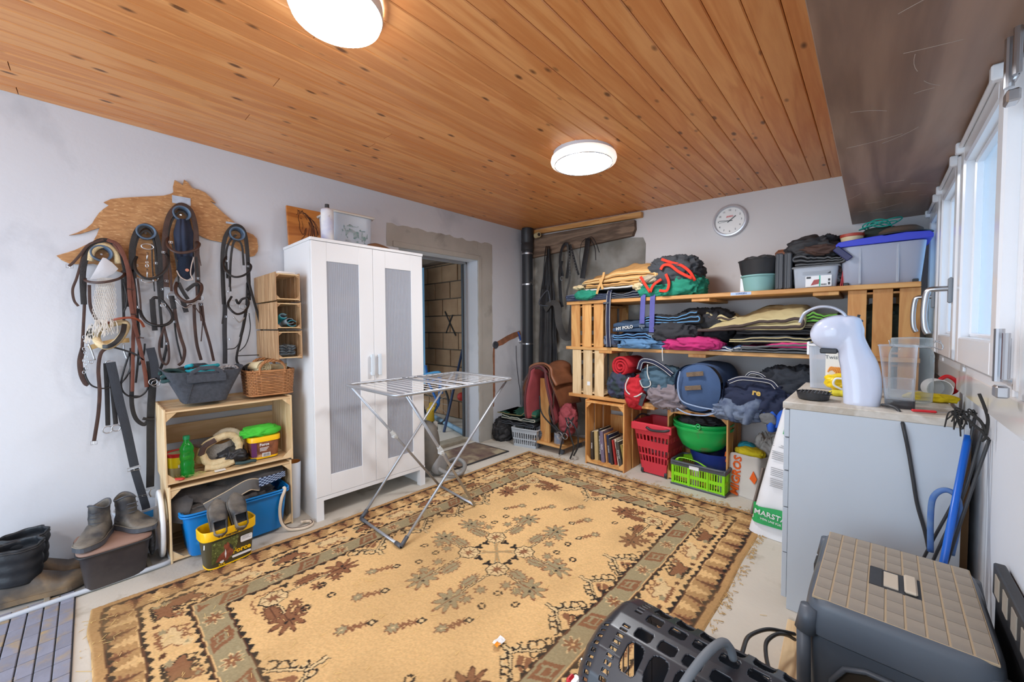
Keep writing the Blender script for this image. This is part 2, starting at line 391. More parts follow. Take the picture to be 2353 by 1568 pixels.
# unseen wall behind the camera, its wide opening made for the added daylight
g = G(); g.box(XL, -2.85, YF-.2, YF, 0, 2.46); g.box(-.25, XR, YF-.2, YF, 0, 2.46); g.box(-2.85, -.25, YF-.2, YF, 2.25, 2.46); struct('wall_front', g, m_wall)

# ceiling: tongue-and-groove boards running to the back wall, falling slightly to the right
m_ceilb = mat('ceiling_groove', (120, 70, 34), 0.8)
ceil = G(); ceil.box(0, 3.4, YF-.2, YB+.05, 0.014, 0.06); cobj = ceil.build('ceiling', m_ceilb); cobj['kind'] = 'structure'
cobj.location = (XL, 0, 2.372); cobj.rotation_euler = (0, math.atan(0.039), 0)
m_plank = mat('ceiling_pine', (226, 160, 98), 0.42, rgb2=(202, 126, 66), wood=True, knots=True, scale=1.9, stretch=(6, 0.5, 6), objvar=0.045, bump=0.08)
pm = {}
def plankmesh(L):
    if L in pm: return pm[L]
    g = G(); w = .0461; c = .0035
    pr = [(-w, .016), (-w, c), (-w+c, 0), (w-c, 0), (w, c), (w, .016)]
    vs = [V(x, y, z) for y in (0, L) for x, z in pr]; k = len(pr)
    g.add(vs, [(i, i+1, k+i+1, k+i) for i in range(k-1)] + [tuple(range(k)), tuple(range(k, 2*k))[::-1]])
    o = g.build('plank', m_plank); pm[L] = o.data; bpy.data.objects.remove(o); return pm[L]
row = 0; x = 0.047; rr = random.Random(3)
while x < 3.12:
    y = YF; cuts = rr.choice([[3.1, 2.4], [1.7, 3.8], [4.0, 1.5], [2.5, 3.0], [5.5]])
    for Ln in cuts:
        o = bpy.data.objects.new('plank', plankmesh(Ln-.003)); COL.objects.link(o); o.parent = cobj; o.location = (x, y, 0); y += Ln
    x += .0945
# low boxed-in soffit above the windows
m_sof = mat('dark_stained_ply', (156, 124, 102), 0.42, rgb2=(108, 80, 62), wood=True, scale=1.0, stretch=(4.2, 0.55, 3), bump=0.2, dirt=((142, 126, 116), 1.2, 0.58, 0.75))
g = G(); g.box(-.12, XR+.02, YF, YB-.001, 1.917, 2.42, .002); struct('trim_8', g, m_sof)
rs_ = random.Random(5); sg = G()
for k in range(26):
    x, y = rs_.uniform(-.1, .25), rs_.uniform(.8, 3.4); L_ = rs_.uniform(.03, .16); a = rs_.uniform(-.5, .5) + (PI/2 if rs_.random() < .3 else 0)
    c_ = rs_.uniform(-.3, .3); P_ = [V(x+math.cos(a+c_*i/4)*L_*i/4, y+math.sin(a+c_*i/4)*L_*i/4, 1.9166) for i in range(5)]
    P_ = [V(min(.27, max(-.115, p.x)), p.y, p.z) for p in P_]
    sg.tube(P_, .0, 4, flat=(V(0, 0, 1), .0016, .0008))
sg.build('scratches', mat('scratch_marks', (176, 160, 148), 0.8), bpy.data.objects['trim_8'])

# windows
m_upvc = mat('white_window_plastic', (238, 240, 244), 0.22)
m_pane = mat('window_glass', (225, 240, 250), 0.05, glass=0.92, trans=1.0)
def window(n, y0, y1, handle, first=False):
    w = thing('window_%d' % n, None, None, (0, (y0+y1)/2, 1.08)); w['kind'] = 'structure'
    Y0, Y1 = y0-(y0+y1)/2, y1-(y0+y1)/2; H_ = 0.83
    g = G(); d = .03
    for a in ((Y0-d, Y0+.01, -.02, H_+d), (Y1-.01, Y1+d, -.02, H_+d)): g.box(.265, .36, a[0], a[1], a[2], a[3], .003)
    g.box(.265, .36, Y0, Y1, H_, H_+d, .003); g.box(.265, .36, Y0, Y1, -.04, .0, .003); g.build('window_frame', m_upvc, w)
    g = G(); s_ = .075; x0, x1 = .235, .30
    def bar(a, b, c, e): g.box(x0, x1, a, b, c, e, .006)
    bar(Y0+.006, Y0+s_, 0.006, H_-.006); bar(Y1-s_, Y1-.006, 0.006, H_-.006); bar(Y0+s_, Y1-s_, .006, s_+.03); bar(Y0+s_, Y1-s_, H_-s_, H_-.006)
    for a, b, c, e in ((Y0+s_, Y0+s_+.014, s_+.03, H_-s_), (Y1-s_-.014, Y1-s_, s_+.03, H_-s_), (Y0+s_, Y1-s_, s_+.03, s_+.044), (Y0+s_, Y1-s_, H_-s_-.014, H_-s_)): g.box(.262, .29, a, b, c, e, .004)
    g.build('sash', m_upvc, w)
    g = G(); g.box(.282, .290, Y0+s_+.01, Y1-s_-.01, s_+.04, H_-s_-.01); g.build('glass', m_pane, w)
    g = G(); g.tube([V(.228, Y0+.05, H_-.012), V(.228, Y1-.05, H_-.012)], .007, 8)
    for yy in (Y0+.05, Y1-.05): g.box(.215, .240, yy-.014, yy+.014, H_-.035, H_+.006, .004)
    g.build('blind_rail', m_upvc, w)
    if handle:
        g = G(); hy = Y0+.045; g.box(.222, .236, hy-.016, hy+.016, .24, .345, .005); g.build('handle_plate', mat('grey_handle_plate', (132, 140, 148), .4), w)
        g = G(); pts = spl([V(.23, hy, .30), V(.19, hy, .30), V(.168, hy+.003, .296), V(.160, hy+.006, .27), V(.156, hy+.008, .20), V(.160, hy+.008, .14), V(.170, hy+.008, .112)], 6)
        g.tube(pts, .010, 10, rs=[.011]*len(pts)); g.build('handle', m_steel, w, smooth=True)
    return w
w1 = window(1, 1.60, 2.30, False); window(2, 2.36, 2.93, True); window(3, 2.99, 3.49, True)
g = G()
for z0 in (-.01, .70):
    g.cyl(V(.228, -.43, z0+.02), V(.228, -.43, z0+.15), .009, n=12); g.box(.222, .245, -.45, -.41, z0-.02, z0+.01, .004); g.cyl(V(.232, -.475, z0+.03), V(.232, -.475, z0+.14), .007, n=10)
    g.box(.232, .24, -.48, -.42, z0+.03, z0+.13, .003)
g.build('hinge', m_steel, w1, smooth=False)
g = G(); g.box(.268, .36, 1.42, 1.57, 1.04, 1.95, .006); struct('trim_9', g, m_upvc)
g = G(); g.box(.262, .285, 1.2, 3.54, .955, 1.045, .004); struct('trim_10', g, mat('glossy_white_board', (228, 226, 224), .15))
# what is seen outside through the panes: a pale ribbed sheet standing in the yard
g = G()
for k in range(40): g.box(1.75, 1.77, -.5, 4.5, .5+k*.05, .5+k*.05+.044, .004)
tag(g.build('ribbed_sheet', mat('pale_blue_sheet', (176, 214, 230), .35)), 'pale blue ribbed sheet standing outside behind the window panes', 'panel')

# ------------------------------------------------------------------ the room beyond the doorway
m_brick = mat('clay_block', (186, 148, 112), 0.95, var=0.6, rgb2=(158, 118, 88), scale=5, bump=0.6, bscale=30, objvar=0.14, ribs=('Z', 14, .25))
m_mort = mat('mortar', (112, 98, 82), 0.98, bump=0.6, bscale=40)
BY = 3.36
g = G(); g.box(-4.92, XL-.24, BY, BY+.2, 0, 2.45); bw = struct('wall_annex_back', g, m_mort)
bmesh_ = None; rr = random.Random(11)
for r in range(10):
    z = .01+r*.232; x = -4.92 + (0.0 if r % 2 else -.17)
    while x < XL-.24:
        a, b = max(x, -4.92), min(x+.325, XL-.245)
        if b-a > .04:
            g = G(); dd = rr.uniform(.008, .022); g.box(0, b-a, -dd, 0, 0, .218, .004)
            o = g.build('brick', m_brick); o.parent = bw; o.location = (a, BY, z)
        x += .34
m_soot = mat('black_paint', (34, 32, 32), 0.9)
g = G(); pa, pb, pc, pd = [aty(u, v, BY-.022) for u, v in ((1022, 716), (1047, 772), (1040, 724), (1025, 766))]
g.beam(pa, pb, .02, .003, up=(0, 1, 0)); g.beam(pc, pd, .02, .003, up=(0, 1, 0)); g.build('painted_cross', m_soot, bw)
g = G(); g.box(-6.2, XL-.24, -0.2, 4.2, 2.22, 2.3); struct('ceiling_annex', g, mat('annex_ceiling_board', (176, 168, 160), .9, var=.5, scale=3))
g = G(); g.beam((-4.9, BY-.08, 2.17), (XL-.24, BY-.08, 2.17), .14, .12); struct('trim_11', g, m_old)
g = G(); g.box(-6.2, -6.1, .8, 4.2, 0, 2.3); g.box(-6.2, XL-.24, -.2, -.1, 0, 2.3); g.box(-6.2, XL-.24, 4.1, 4.2, 0, 2.3); struct('wall_annex_side', g, mat('annex_pale_wall', (170, 190, 204), .9))
# steel door frame with its dark seal
g = G(); g.box(XL-.235, XL-.165, OY1-.022, OY1, 0, OZ, .003); g.box(XL-.235, XL-.165, OY0, OY1, OZ-.02, OZ, .003); d1 = struct('door_1', g, mat('grey_steel_frame', (150, 152, 156), .5))
g = G(); g.box(XL-.232, XL-.20, OY1-.034, OY1-.021, 0, OZ-.02, .002); g.build('rubber_seal', m_bpl, d1)
g = G(); g.box(XL-.26, XL-.12, OY0, OY1-.02, 0, .035, .006); struct('trim_12', g, mat('worn_threshold', (168, 158, 138), .8, var=.6, scale=8))
# ------------------------------------------------------------------ the patterned rug (pile colours computed knot by knot)
RX0, RX1, RY0, RY1 = -2.485, -0.475, -0.04, 2.905
def rug():
    d = .005; nx = int((RX1-RX0)/d); ny = int((RY1-RY0)/d)
    xs = (np.arange(nx+1)/nx*2-1); ys = (np.arange(ny+1)/ny*2-1)
    X, Y = np.meshgrid(xs*1.0, ys*1.445)           # local metres, centre 0
    rs = np.random.RandomState(3)
    def smooth_noise(n, seed):
        r = np.random.RandomState(seed); a = r.rand(n+2, n+2); u = (X+1)/2*n; v = (Y+1.45)/2.9*n
        i = np.clip(u.astype(int), 0, n); j = np.clip(v.astype(int), 0, n); fu, fv = u-i, v-j; fu = fu*fu*(3-2*fu); fv = fv*fv*(3-2*fv)
        return a[j, i]*(1-fu)*(1-fv)+a[j, i+1]*fu*(1-fv)+a[j+1, i]*(1-fu)*fv+a[j+1, i+1]*fu*fv
    wob = (smooth_noise(60, 1)-.5)*.010; X0, Y0 = X, Y; X = X+wob; Y = Y+(smooth_noise(60, 2)-.5)*.010
    lin = lambda c: np.array(s2l(c))
    GOLD, BLK, SAGE, BRN, CRM, DBR, TAN = lin((224, 184, 128)), lin((52, 46, 42)), lin((160, 146, 112)), lin((142, 98, 70)), lin((222, 192, 142)), lin((98, 66, 50)), lin((186, 146, 98))
    C = np.zeros(X.shape+(3,)); C[:] = GOLD
    aX, aY = np.abs(X), np.abs(Y)
    # distance inwards from the rug edge (bands narrower across the ends, as woven)
    dx = 1.0-aX; dy = (1.445-aY)*1.0
    D = np.minimum(dx, dy); S = np.where(dx < dy, Y, X)           # running coordinate along the band
    def tri(per, ph=0): return np.abs(((S/per+ph) % 1)-.5)*2
    def put(m, c): C[m] = c
    def band(a, b, c): put((D >= a) & (D < b), c)
    band(0, .03, TAN)
    band(.03, .13, TAN*.95)
    # flame band
    s = (S/.15) % 1; q = (D-.04)/.09; fl = (q > 0) & (q < 1)
    put(fl & (np.abs(s-.25) < .23*(1-q)*(1+.5*np.sin(q*30))), BRN); put(fl & (np.abs(s-.75) < .21*q*(1+.45*np.sin(q*26))), GOLD); put(fl & (np.abs(s-.25) < .09*(1-q)), DBR)
    def serr(d0, h, per, inward=True):
        t_ = tri(per)
        t2 = np.floor(t_*4)/4
        dd = (D-d0) if inward else (d0-D)
        put((dd > 0) & (dd < h*(.25+.75*t2)), BLK); put(np.abs(D-d0) < .003, DBR)
    band(.14, .30, GOLD)
    # animal band: alternating dark and pale beasts with zig-zag tails
    per = .21; s = (S/per) % 2; k0 = s < 1; u = (s % 1)*per; w = D-.15
    def blob(cx, cw, rx, ry, m): return m & (((u-cx)/rx)**2+((w-cw)/ry)**2 < 1+.45*np.sin(np.arctan2(w-cw, u-cx)*7))
    for flag, c1, c2 in ((k0, BRN, BLK), (~k0, CRM, BRN)):
        b1 = blob(.09, .065, .058, .034, flag); b0 = blob(.09, .065, .066, .041, flag); put(b0, c2 if flag is not k0 else BLK); put(b1, c1)
        put(flag & (np.abs(w-.105-.012*np.sin(u*160)) < .006) & (u > .03) & (u < .17), c2); put(blob(.155, .10, .024, .018, flag), c1); put(blob(.155, .10, .008, .007, flag), SAGE)
        put(flag & (np.abs((w-.02)-.010*np.abs(np.sin(u*190))) < .006) & (u > .02) & (u < .15), BLK if flag is k0 else BRN)
        put(blob(.035, .045, .018, .012, flag), SAGE); put(blob(.185, .03, .014, .012, flag), DBR); put(blob(.185, .125, .010, .007, flag), BLK)
    # sage band with stars and lozenges
    band(.30, .395, SAGE)
    s = (S/.155) % 2; u = (s % 1)-.5; w = (D-.345); ang = np.arctan2(w, u*.155); rad = np.hypot(w, u*.155)
    inb = (D > .305) & (D < .388)
    put(inb & (s < 1) & (rad < .030*(1+.45*np.cos(8*ang))), CRM); put(inb & (s < 1) & (rad < .024*(1+.45*np.cos(8*ang))), BRN); put(inb & (s < 1) & (rad < .006), GOLD)
    lz = (np.abs(u*.155+w*.5) < .048) & (np.abs(w) < .036); put(inb & (s >= 1) & lz, BRN); put(inb & (s >= 1) & (np.abs(np.abs(u*.155+w*.5)-.024) < .004) & (np.abs(w) < .026), SAGE); put(inb & (s >= 1) & (np.abs(np.abs(w)-.012) < .004) & (np.abs(u*.155) < .024), SAGE)
    serr(.035, .028, .05); serr(.135, .024, .05); serr(.292, .022, .05, False); serr(.395, .026, .05)
    # the field motifs
    F = D > .40
    wear = smooth_noise(7, 5); C[F] = (C[F].T*(0.90+.16*wear[F])).T
    def rot(cx, cy, a):
        c, s_ = math.cos(a), math.sin(a); x, y = X-cx, Y-cy; return x*c+y*s_, -x*s_+y*c
    def seg(cx, cy, a, x0, x1, hw, col, zig=0.0):
        x, y = rot(cx, cy, a); put((x > x0) & (x < x1) & (np.abs(y+zig*np.sin(x*180)) < hw), col)
    def star(cx, cy, r, n, amp, col, a=0, r0=0, ex=1.0):
        x, y = rot(cx, cy, a); rad = np.hypot(x/ex, y); an = np.arctan2(y, x/ex); m = (rad < r*(1+amp*np.cos(n*an))) & (rad >= r0); put(m, col)
    def flower(cx, cy):
        star(cx, cy, .056, 8, .06, BLK); star(cx, cy, .050, 8, .06, CRM)
        for k in range(4):
            seg(cx, cy, k*PI/4, -.045, .045, .0022, DBR)
        star(cx, cy, .020, 6, .35, BRN)
    def leaf(cx, cy, a, r, c1, c2):
        star(cx, cy, r*1.08, 9, .34, c1, a, ex=1.25); star(cx, cy, r*.92, 9, .34, c2, a, ex=1.25)
        seg(cx, cy, a, -r, r*.9, .003, c1)
        for q in (-1, 1): star(cx+.35*r*math.cos(a+q*.9), cy+.35*r*math.sin(a+q*.9), .008, 3, .1, BLK)
    def arm(cx, cy, a, L, side, c1=BRN, c2=SAGE):
        seg(cx, cy, a, .045, L-.02, .0075, BLK, .002); seg(cx, cy, a, .045, L-.02, .0032, CRM, .002)
        ex, ey = cx+math.cos(a)*L, cy+math.sin(a)*L; leaf(ex, ey, a, .052, c1, c2)
        n = a+side*PI/2; mx, my = cx+math.cos(a)*L*.52+math.cos(n)*.034, cy+math.sin(a)*L*.52+math.sin(n)*.034
        star(mx, my, .030, 14, .16, c1, a, ex=2.0); star(mx, my, .025, 14, .16, c2, a, ex=2.0); seg(mx, my, a, -.045, .045, .0025, c1)
        for f_ in (.55, .85):
            sx_, sy_ = cx+math.cos(a)*L*f_-math.cos(n)*.055, cy+math.sin(a)*L*f_-math.sin(n)*.055; star(sx_, sy_, .026, 7, .33, c1); star(sx_, sy_, .019, 7, .33, c2)
    def rings(cx, cy, sx_, sy_):
        for ox, oy in ((0, 0), (.105*sx_, 0), (0, .105*sy_)):
            x, y = X-cx-ox, Y-cy-oy; rad = np.hypot(x, y); an = np.arctan2(y, x); put((rad < .020) & (rad > .010) & (np.abs(np.sin(2*an)) > .25), BLK)
    for i, (sx_, sy_) in enumerate(((-1, 1), (1, 1), (1, -1), (-1, -1))):
        fx, fy = sx_*.108, sy_*.10
        seg(0, 0, math.atan2(fy, fx), .0, .08, .010, TAN)
        seg(0, 0, math.atan2(fy, fx)+.14, .0, .14, .0025, SAGE); seg(0, 0, math.atan2(fy, fx)-.14, .0, .14, .0025, SAGE)
        arm(fx, fy, PI/2*sy_, .285, sx_*sy_*(1)); arm(fx, fy, 0 if sx_ > 0 else PI, .215, -sx_*sy_, BRN, SAGE)
        flower(fx, fy); star(fx+sx_*.0, fy-sy_*.075, .018, 3, .4, BLK); star(fx-sx_*.075, fy, .018, 3, .4, BLK)
        rings(sx_*.24, sy_*.22, sx_, sy_)
        cx, cy = sx_*.49, sy_*.90
        arm(cx, cy, -PI/2*sy_, .29, -sx_, DBR, BRN); arm(cx, cy, PI if sx_ > 0 else 0, .19, sy_, DBR, BRN); flower(cx, cy)
        seg(cx+sx_*.065, cy, PI/2, -.06, .08, .004, BRN, .004); seg(cx, cy+sy_*.075, 0, -.05, .06, .004, BRN, .004)
        star(cx+sx_*.06, cy-sy_*.06, .016, 3, .4, BLK)
        rings(sx_*.32, sy_*.72, sx_, sy_)
    for (tx, ty) in ((-.29, .46), (-.13, .59), (.02, .72), (.15, .59), (.28, .47), (-.32, -.47), (-.19, -.60), (-.05, -.73), (.09, -.59), (.24, -.46)):
        q = 1 if ty > 0 else -1; a = math.atan2(.09, .05)
        ax, ay = tx-.0, ty
        seg(ax, ay, a, -.03, .05, .004, BRN)
        for k in (-1, 0, 1): seg(ax+.01*k, ay+.022*k, a+.9, -.024, .024, .0035, BRN); seg(ax+.01*k, ay+.022*k, a-.9, -.024, .024, .0035, BRN)
        for (ex, ey, c1) in ((.026*q, .050*q, 0),): star(ax+ex, ay+ey, .027, 7, .22, BRN); star(ax+ex, ay+ey, .021, 7, .22, SAGE); star(ax+ex, ay+ey, .006, 3, .1, CRM)
        bx, by = ax-.026*q, ay-.050*q; x, y = rot(bx, by, a); put((np.abs(x)+np.abs(y)*1.3 < .026), BLK); put((np.abs(x)+np.abs(y)*1.3 < .013), CRM)
    def spray(cx, cy, a, sc=1.0):
        # angular bracket with curling tendrils on both sides
        for sgn in (-1, 1):
            b = a+sgn*.80
            seg(cx, cy, b, -.02, .14*sc, .0085, BLK, .002); seg(cx, cy, b, -.02, .14*sc, .0042, CRM, .002)
            for k in range(4):
                px, py = cx+math.cos(b)*(.02+.035*k)*sc+math.cos(b+sgn*PI/2)*.022, cy+math.sin(b)*(.02+.035*k)*sc+math.sin(b+sgn*PI/2)*.022
                x, y = X-px, Y-py; rad = np.hypot(x, y); an = np.arctan2(y, x)+k*1.7; put((np.abs(rad-.0145-.003*an/PI) < .0036) & (np.cos(an) > -.6), BLK); put((np.abs(rad-.008) < .0035) & (np.cos(an) > -.6), CRM)
        seg(cx, cy, a+PI, -.01, .065*sc, .011, BLK, .003); seg(cx, cy, a+PI, -.01, .065*sc, .006, CRM, .003)
        x, y = rot(cx, cy, a); put((x > .035) & (x < .10*sc) & (np.abs(y) < (x-.02)*.55) & (np.abs(np.sin(x*90+y*60)) > .25), BRN)
    for sy_ in (-1, 1):
        for sx_ in (-1, 1):
            spray(sx_*.50, sy_*.39-(.02), 0 if sx_ > 0 else PI, .9); spray(sx_*.50, sy_*.13, 0 if sx_ > 0 else PI, .9)
        spray(.015, sy_*.93, PI/2*sy_, 1.1)
    # small tendril chain joining the side sprays
    for sx_ in (-1, 1):
        for k in range(14):
            yy = -.52+k*.08; x, y = X-sx_*.575, Y-yy; rad = np.hypot(x, y); an = np.arctan2(y, x)*(1 if k % 2 else -1); put((np.abs(rad-.015) < .0035) & (np.sin(an) > -.3), BLK)
    # mottle of a worn wool pile, and the dirty edge near the door mat
    C *= (0.88+.22*rs.rand(*X.shape))[..., None]
    dirt = np.clip(smooth_noise(14, 8)*1.6-.7, 0, 1)*.35 + np.clip((-1.0-Y0)*1.2, 0, 1)*smooth_noise(30, 9)*.7*(X0 < -.35)
    dirt = np.clip(dirt, 0, .8)[..., None]; C = C*(1-dirt)+np.array(lin((150, 122, 84)))*dirt
    Xw = X0+(RX0+RX1)/2; Yw = 1.468+np.where(Y0 > 0, Y0*(RY1-1.468), Y0*(1.468-RY0))/1.445
    edge = np.minimum(1.0-np.abs(X0), 1.445-np.abs(Y0)); wav = (smooth_noise(9, 12)-.5)*.02
    Xw = Xw+np.where(np.abs(X0) > .9, wav*np.abs(X0), 0); Yw = Yw+np.where(np.abs(Y0) > 1.35, (smooth_noise(12, 13)-.5)*.02, 0)
    Z = .007+.0022*rs.rand(*X.shape)+.004*(smooth_noise(10, 20)-.5); Z = np.where(edge < .003, .0006, Z)
    n = X.size; co = np.stack([Xw, Yw, Z], -1).reshape(-1, 3)
    me = bpy.data.meshes.new('rug'); jj, ii = np.meshgrid(np.arange(ny), np.arange(nx), indexing='ij'); a = (jj*(nx+1)+ii).ravel()
    q = np.stack([a, a+1, a+nx+2, a+nx+1], -1).ravel().astype(np.int32); nf = a.size
    me.vertices.add(n); me.vertices.foreach_set('co', co.ravel()); me.loops.add(nf*4); me.loops.foreach_set('vertex_index', q)
    me.polygons.add(nf); me.polygons.foreach_set('loop_start', np.arange(nf, dtype=np.int32)*4); me.update()
    at = me.color_attributes.new('pile', 'FLOAT_COLOR', 'POINT'); at.data.foreach_set('color', np.concatenate([C.reshape(-1, 3), np.ones((n, 1))], 1).ravel().astype(np.float32))
    m = bpy.data.materials.new('wool_pile'); m.use_nodes = True; P = m.node_tree.nodes['Principled BSDF']; P.inputs['Roughness'].default_value = .95; P.inputs['Specular IOR Level'].default_value = .1
    ca = m.node_tree.nodes.new('ShaderNodeVertexColor'); ca.layer_name = 'pile'; m.node_tree.links.new(ca.outputs[0], P.inputs['Base Color'])
    me.materials.append(m); o = bpy.data.objects.new('rug', me); COL.objects.link(o)
    tag(o, 'large gold wool rug with dark serrated borders and flower motifs', 'rug')
rug()
# loose straw blown over the rug and floor: nobody could count it
m_straw = mat('straw', (222, 190, 120), .8)
g = G(); rr = random.Random(21)
for k in range(750):
    if rr.random() < .6: x, y = rr.gauss(-1.5, .6), rr.uniform(-.2, 2.0)
    else: x, y = rr.uniform(-2.9, -1.3), rr.uniform(-.5, .35)
    if not (-2.45 < x < .1) or y < -.6 or y > 3: continue
    a = rr.uniform(0, PI); L_ = rr.uniform(.005, .028) if k > 12 else .06; z = .0125 if (RX0 < x < RX1 and RY0 < y < RY1) else .002
    g.beam((x, y, z), (x+math.cos(a)*L_, y+math.sin(a)*L_, z+rr.uniform(0, .003)), .0016, .0008)
tag(g.build('straw', m_straw), 'scattered straw bits on the rug and the floor near the boots', 'straw', kind='stuff')
g = G(); rr = random.Random(4)
for k in range(420):
    if rr.random() < .5: x, y = rr.uniform(-2.4, -.5), RY1+rr.uniform(.0, .05)
    else: x, y = RX1+rr.uniform(0, .03), rr.uniform(.3, 2.9)
    a = rr.uniform(0, 2*PI); g.tube([V(x, y, .003), V(x+.012*math.cos(a), y+.012*math.sin(a), .008), V(x+.02*math.cos(a+.8), y+.02*math.sin(a+.8), .003)], .0016, 4)
tag(g.build('fringe', mat('rug_fringe', (196, 160, 104), .95)), 'frayed wool fringe tufts along the far edge of the gold rug', 'fringe', kind='stuff')
t = thing('paper_scrap', 'small crumpled white and orange wrapper lying on the rug', 'wrapper', atz(1147, 1478, .012))
g = G(); g.grid(lambda u, v: V((u-.5)*.03, (v-.5)*.045, .004+.014*abs(nse((u*3, v*3, 1), 1.3))), 7, 7); g.build('paper', m_white, t, smooth=True)
g = G(); g.grid(lambda u, v: V((u-.5)*.02+.01, (v-.5)*.02-.02, .010+.012*abs(nse((u*3, v*3, 5), 1.3))), 5, 5); g.build('orange_corner', mat('orange_foil', (240, 150, 30), .4), t, smooth=True)
# grey paving mat at the near left
t = thing('paving_mat', 'grey mat of small rectangular rubber tiles in the left corner', 'mat', (-2.62, -.08, 0)); m_tile = mat('grey_rubber_tile', (142, 144, 160), .85, var=.5, rgb2=(112, 110, 116), scale=9, bump=.3, objvar=.08, dirt=((170, 148, 112), 9, .52, .7))
g = G(); g.box(-.12, 1.3, -.66, .0, 0, .004); g.build('backing', m_bpl, t)
base = None
for i in range(13):
    for j in range(11):
        if base is None: g = G(); g.box(0, .088, -.0415, 0, .004, .010, .002); base = o = g.build('tile', m_tile, t)
        else: o = base.copy(); COL.objects.link(o)
        o.location = (-.1+i*.092, -.004-j*.0455, 0)
# ------------------------------------------------------------------ ceiling lamps
def ceil_z(x): return 2.372-.039*(x-XL)
m_lit = mat('lit_diffuser', (248, 251, 255), .4, emit=LAMP_E)
m_lit2 = mat('lit_diffuser_near', (248, 251, 255), .4, emit=LAMP_E*.42)
m_ring = mat('glowing_ring', (255, 246, 236), .4, emit=LAMP_E*.007)
def lamp(x, y, r, label, dome=False):
    t = thing('ceiling_lamp', label, 'lamp', (x, y, ceil_z(x)), 0, None)
    g = G(); g.lathe([(r*.93, .01), (r*.93, -.045), (r*.90, -.05)], 48); g.build('base', mat('lamp_base_grey', (196, 198, 204), .5), t, auto=40)
    if not dome:
        g = G(); g.lathe([(r*.92, -.020), (r, -.030), (r*1.02, -.048), (r, -.062), (r*.93, -.070), (r*.90, -.070)], 48); g.build('outer_ring', m_ring, t, smooth=True)
        g = G(); g.lathe([(r*.90, -.069), (r*.895, -.074), (r*.875, -.074), (r*.87, -.068)], 48); g.build('metal_ring', m_steel, t, smooth=True)
        g = G(); g.lathe([(r*.875, -.070), (r*.7, -.075), (r*.3, -.078), (0.001, -.079)], 48); g.build('diffuser', m_lit, t, smooth=True)
    else:
        g = G(); g.lathe([(r*1.02, -.012), (r*1.03, -.045), (r*1.0, -.052)], 48); g.build('lamp_rim', m_white, t, auto=40); g = G(); g.lathe([(r, -.046), (r*.96, -.066), (r*.75, -.080), (r*.4, -.086), (0.001, -.088)], 48); g.build('diffuser', m_lit2, t, smooth=True)
lamp(-1.335, 2.10, .197, 'round white ring ceiling lamp lit above the middle of the rug')
lamp(-1.30, .575, .140, 'lit domed ceiling lamp cut by the top edge of the photo', True)
lamp(-.9, -1.1, .16, 'unseen round ceiling lamp added as fill behind the camera')  # third lamp is out of view, added to brighten the near left wall

# ------------------------------------------------------------------ wardrobe
W0 = V(-2.565, .942, 0); WW, WD, WH = .815, .49, 1.80
t = thing('wardrobe', 'tall white two-door wardrobe with ribbed frosted panels', 'wardrobe', W0)
g = G()
g.box(-WD, -.02, 0, .018, .0, WH-.02); g.box(-WD, -.02, WW-.018, WW, .0, WH-.02); g.box(-WD, -.02, .018, WW-.018, .13, .148)
g.box(-WD, -WD+.006, .018, WW-.018, .13, WH-.02); g.build('carcass', m_white, t)
g = G(); g.box(-WD-.003, .002, -.004, WW+.004, WH-.019, WH, .002); g.build('top_panel', m_white, t)
g = G(); g.box(-.045, 0, -.0008, .045, 0, .125); g.build('front_leg', m_white, t)
g = G(); g.box(-.045, 0, WW-.045, WW, 0, .125); g.build('front_leg', m_white, t)
g = G(); g.box(-.02, 0, 0, WW, .125, .150); g.build('bottom_rail', m_white, t)
for z in (.55, .95, 1.35):
    g = G(); g.box(-WD+.01, -.04, .018, WW-.018, z, z+.018); g.build('shelf', m_white, t)
# contents seen dimly through the panels are things of their own
def panel_contents():
    c = W0
    for (lab, nm, y, z, rx, ry, rz, colr) in (('cream fabric bundle behind the left wardrobe panel', 'fabric_bundle', .26, 1.42, .14, .15, .05, (226, 200, 160)),
                                         ('red cloth dimly seen behind the left wardrobe panel', 'folded_cloth', .22, 1.02, .14, .09, .05, (220, 70, 80)),
                                         ('yellow cloth dimly seen behind the left wardrobe panel', 'folded_cloth', .33, 1.06, .12, .07, .06, (225, 215, 90)),
                                         ('pale green cloth behind the left wardrobe panel, on the middle shelf', 'folded_cloth', .36, .975, .12, .10, .04, (170, 190, 110)),
                                         ('yellowish towel behind the right wardrobe panel', 'folded_cloth', .56, 1.03, .12, .06, .06, (215, 205, 110))):
        g = G(); g.grid(lambda u, v: V(-.15-.0*u, y, z)+V(rx*math.cos(PI*(v-.5))*math.cos(2*PI*u), ry*math.cos(PI*(v-.5))*math.sin(2*PI*u), rz*math.sin(PI*(v-.5))), 20, 10, cu=True)
        o = g.build(nm, mat('cloth_%d_%d' % colr[:2], colr, .9), None, smooth=True); o.location = c; tag(o, lab, 'cloth')
panel_contents()
m_rib = mat('ribbed_frost_panel', (200, 204, 214), .28, glass=0.5, ribs=('Y', 26, .35))
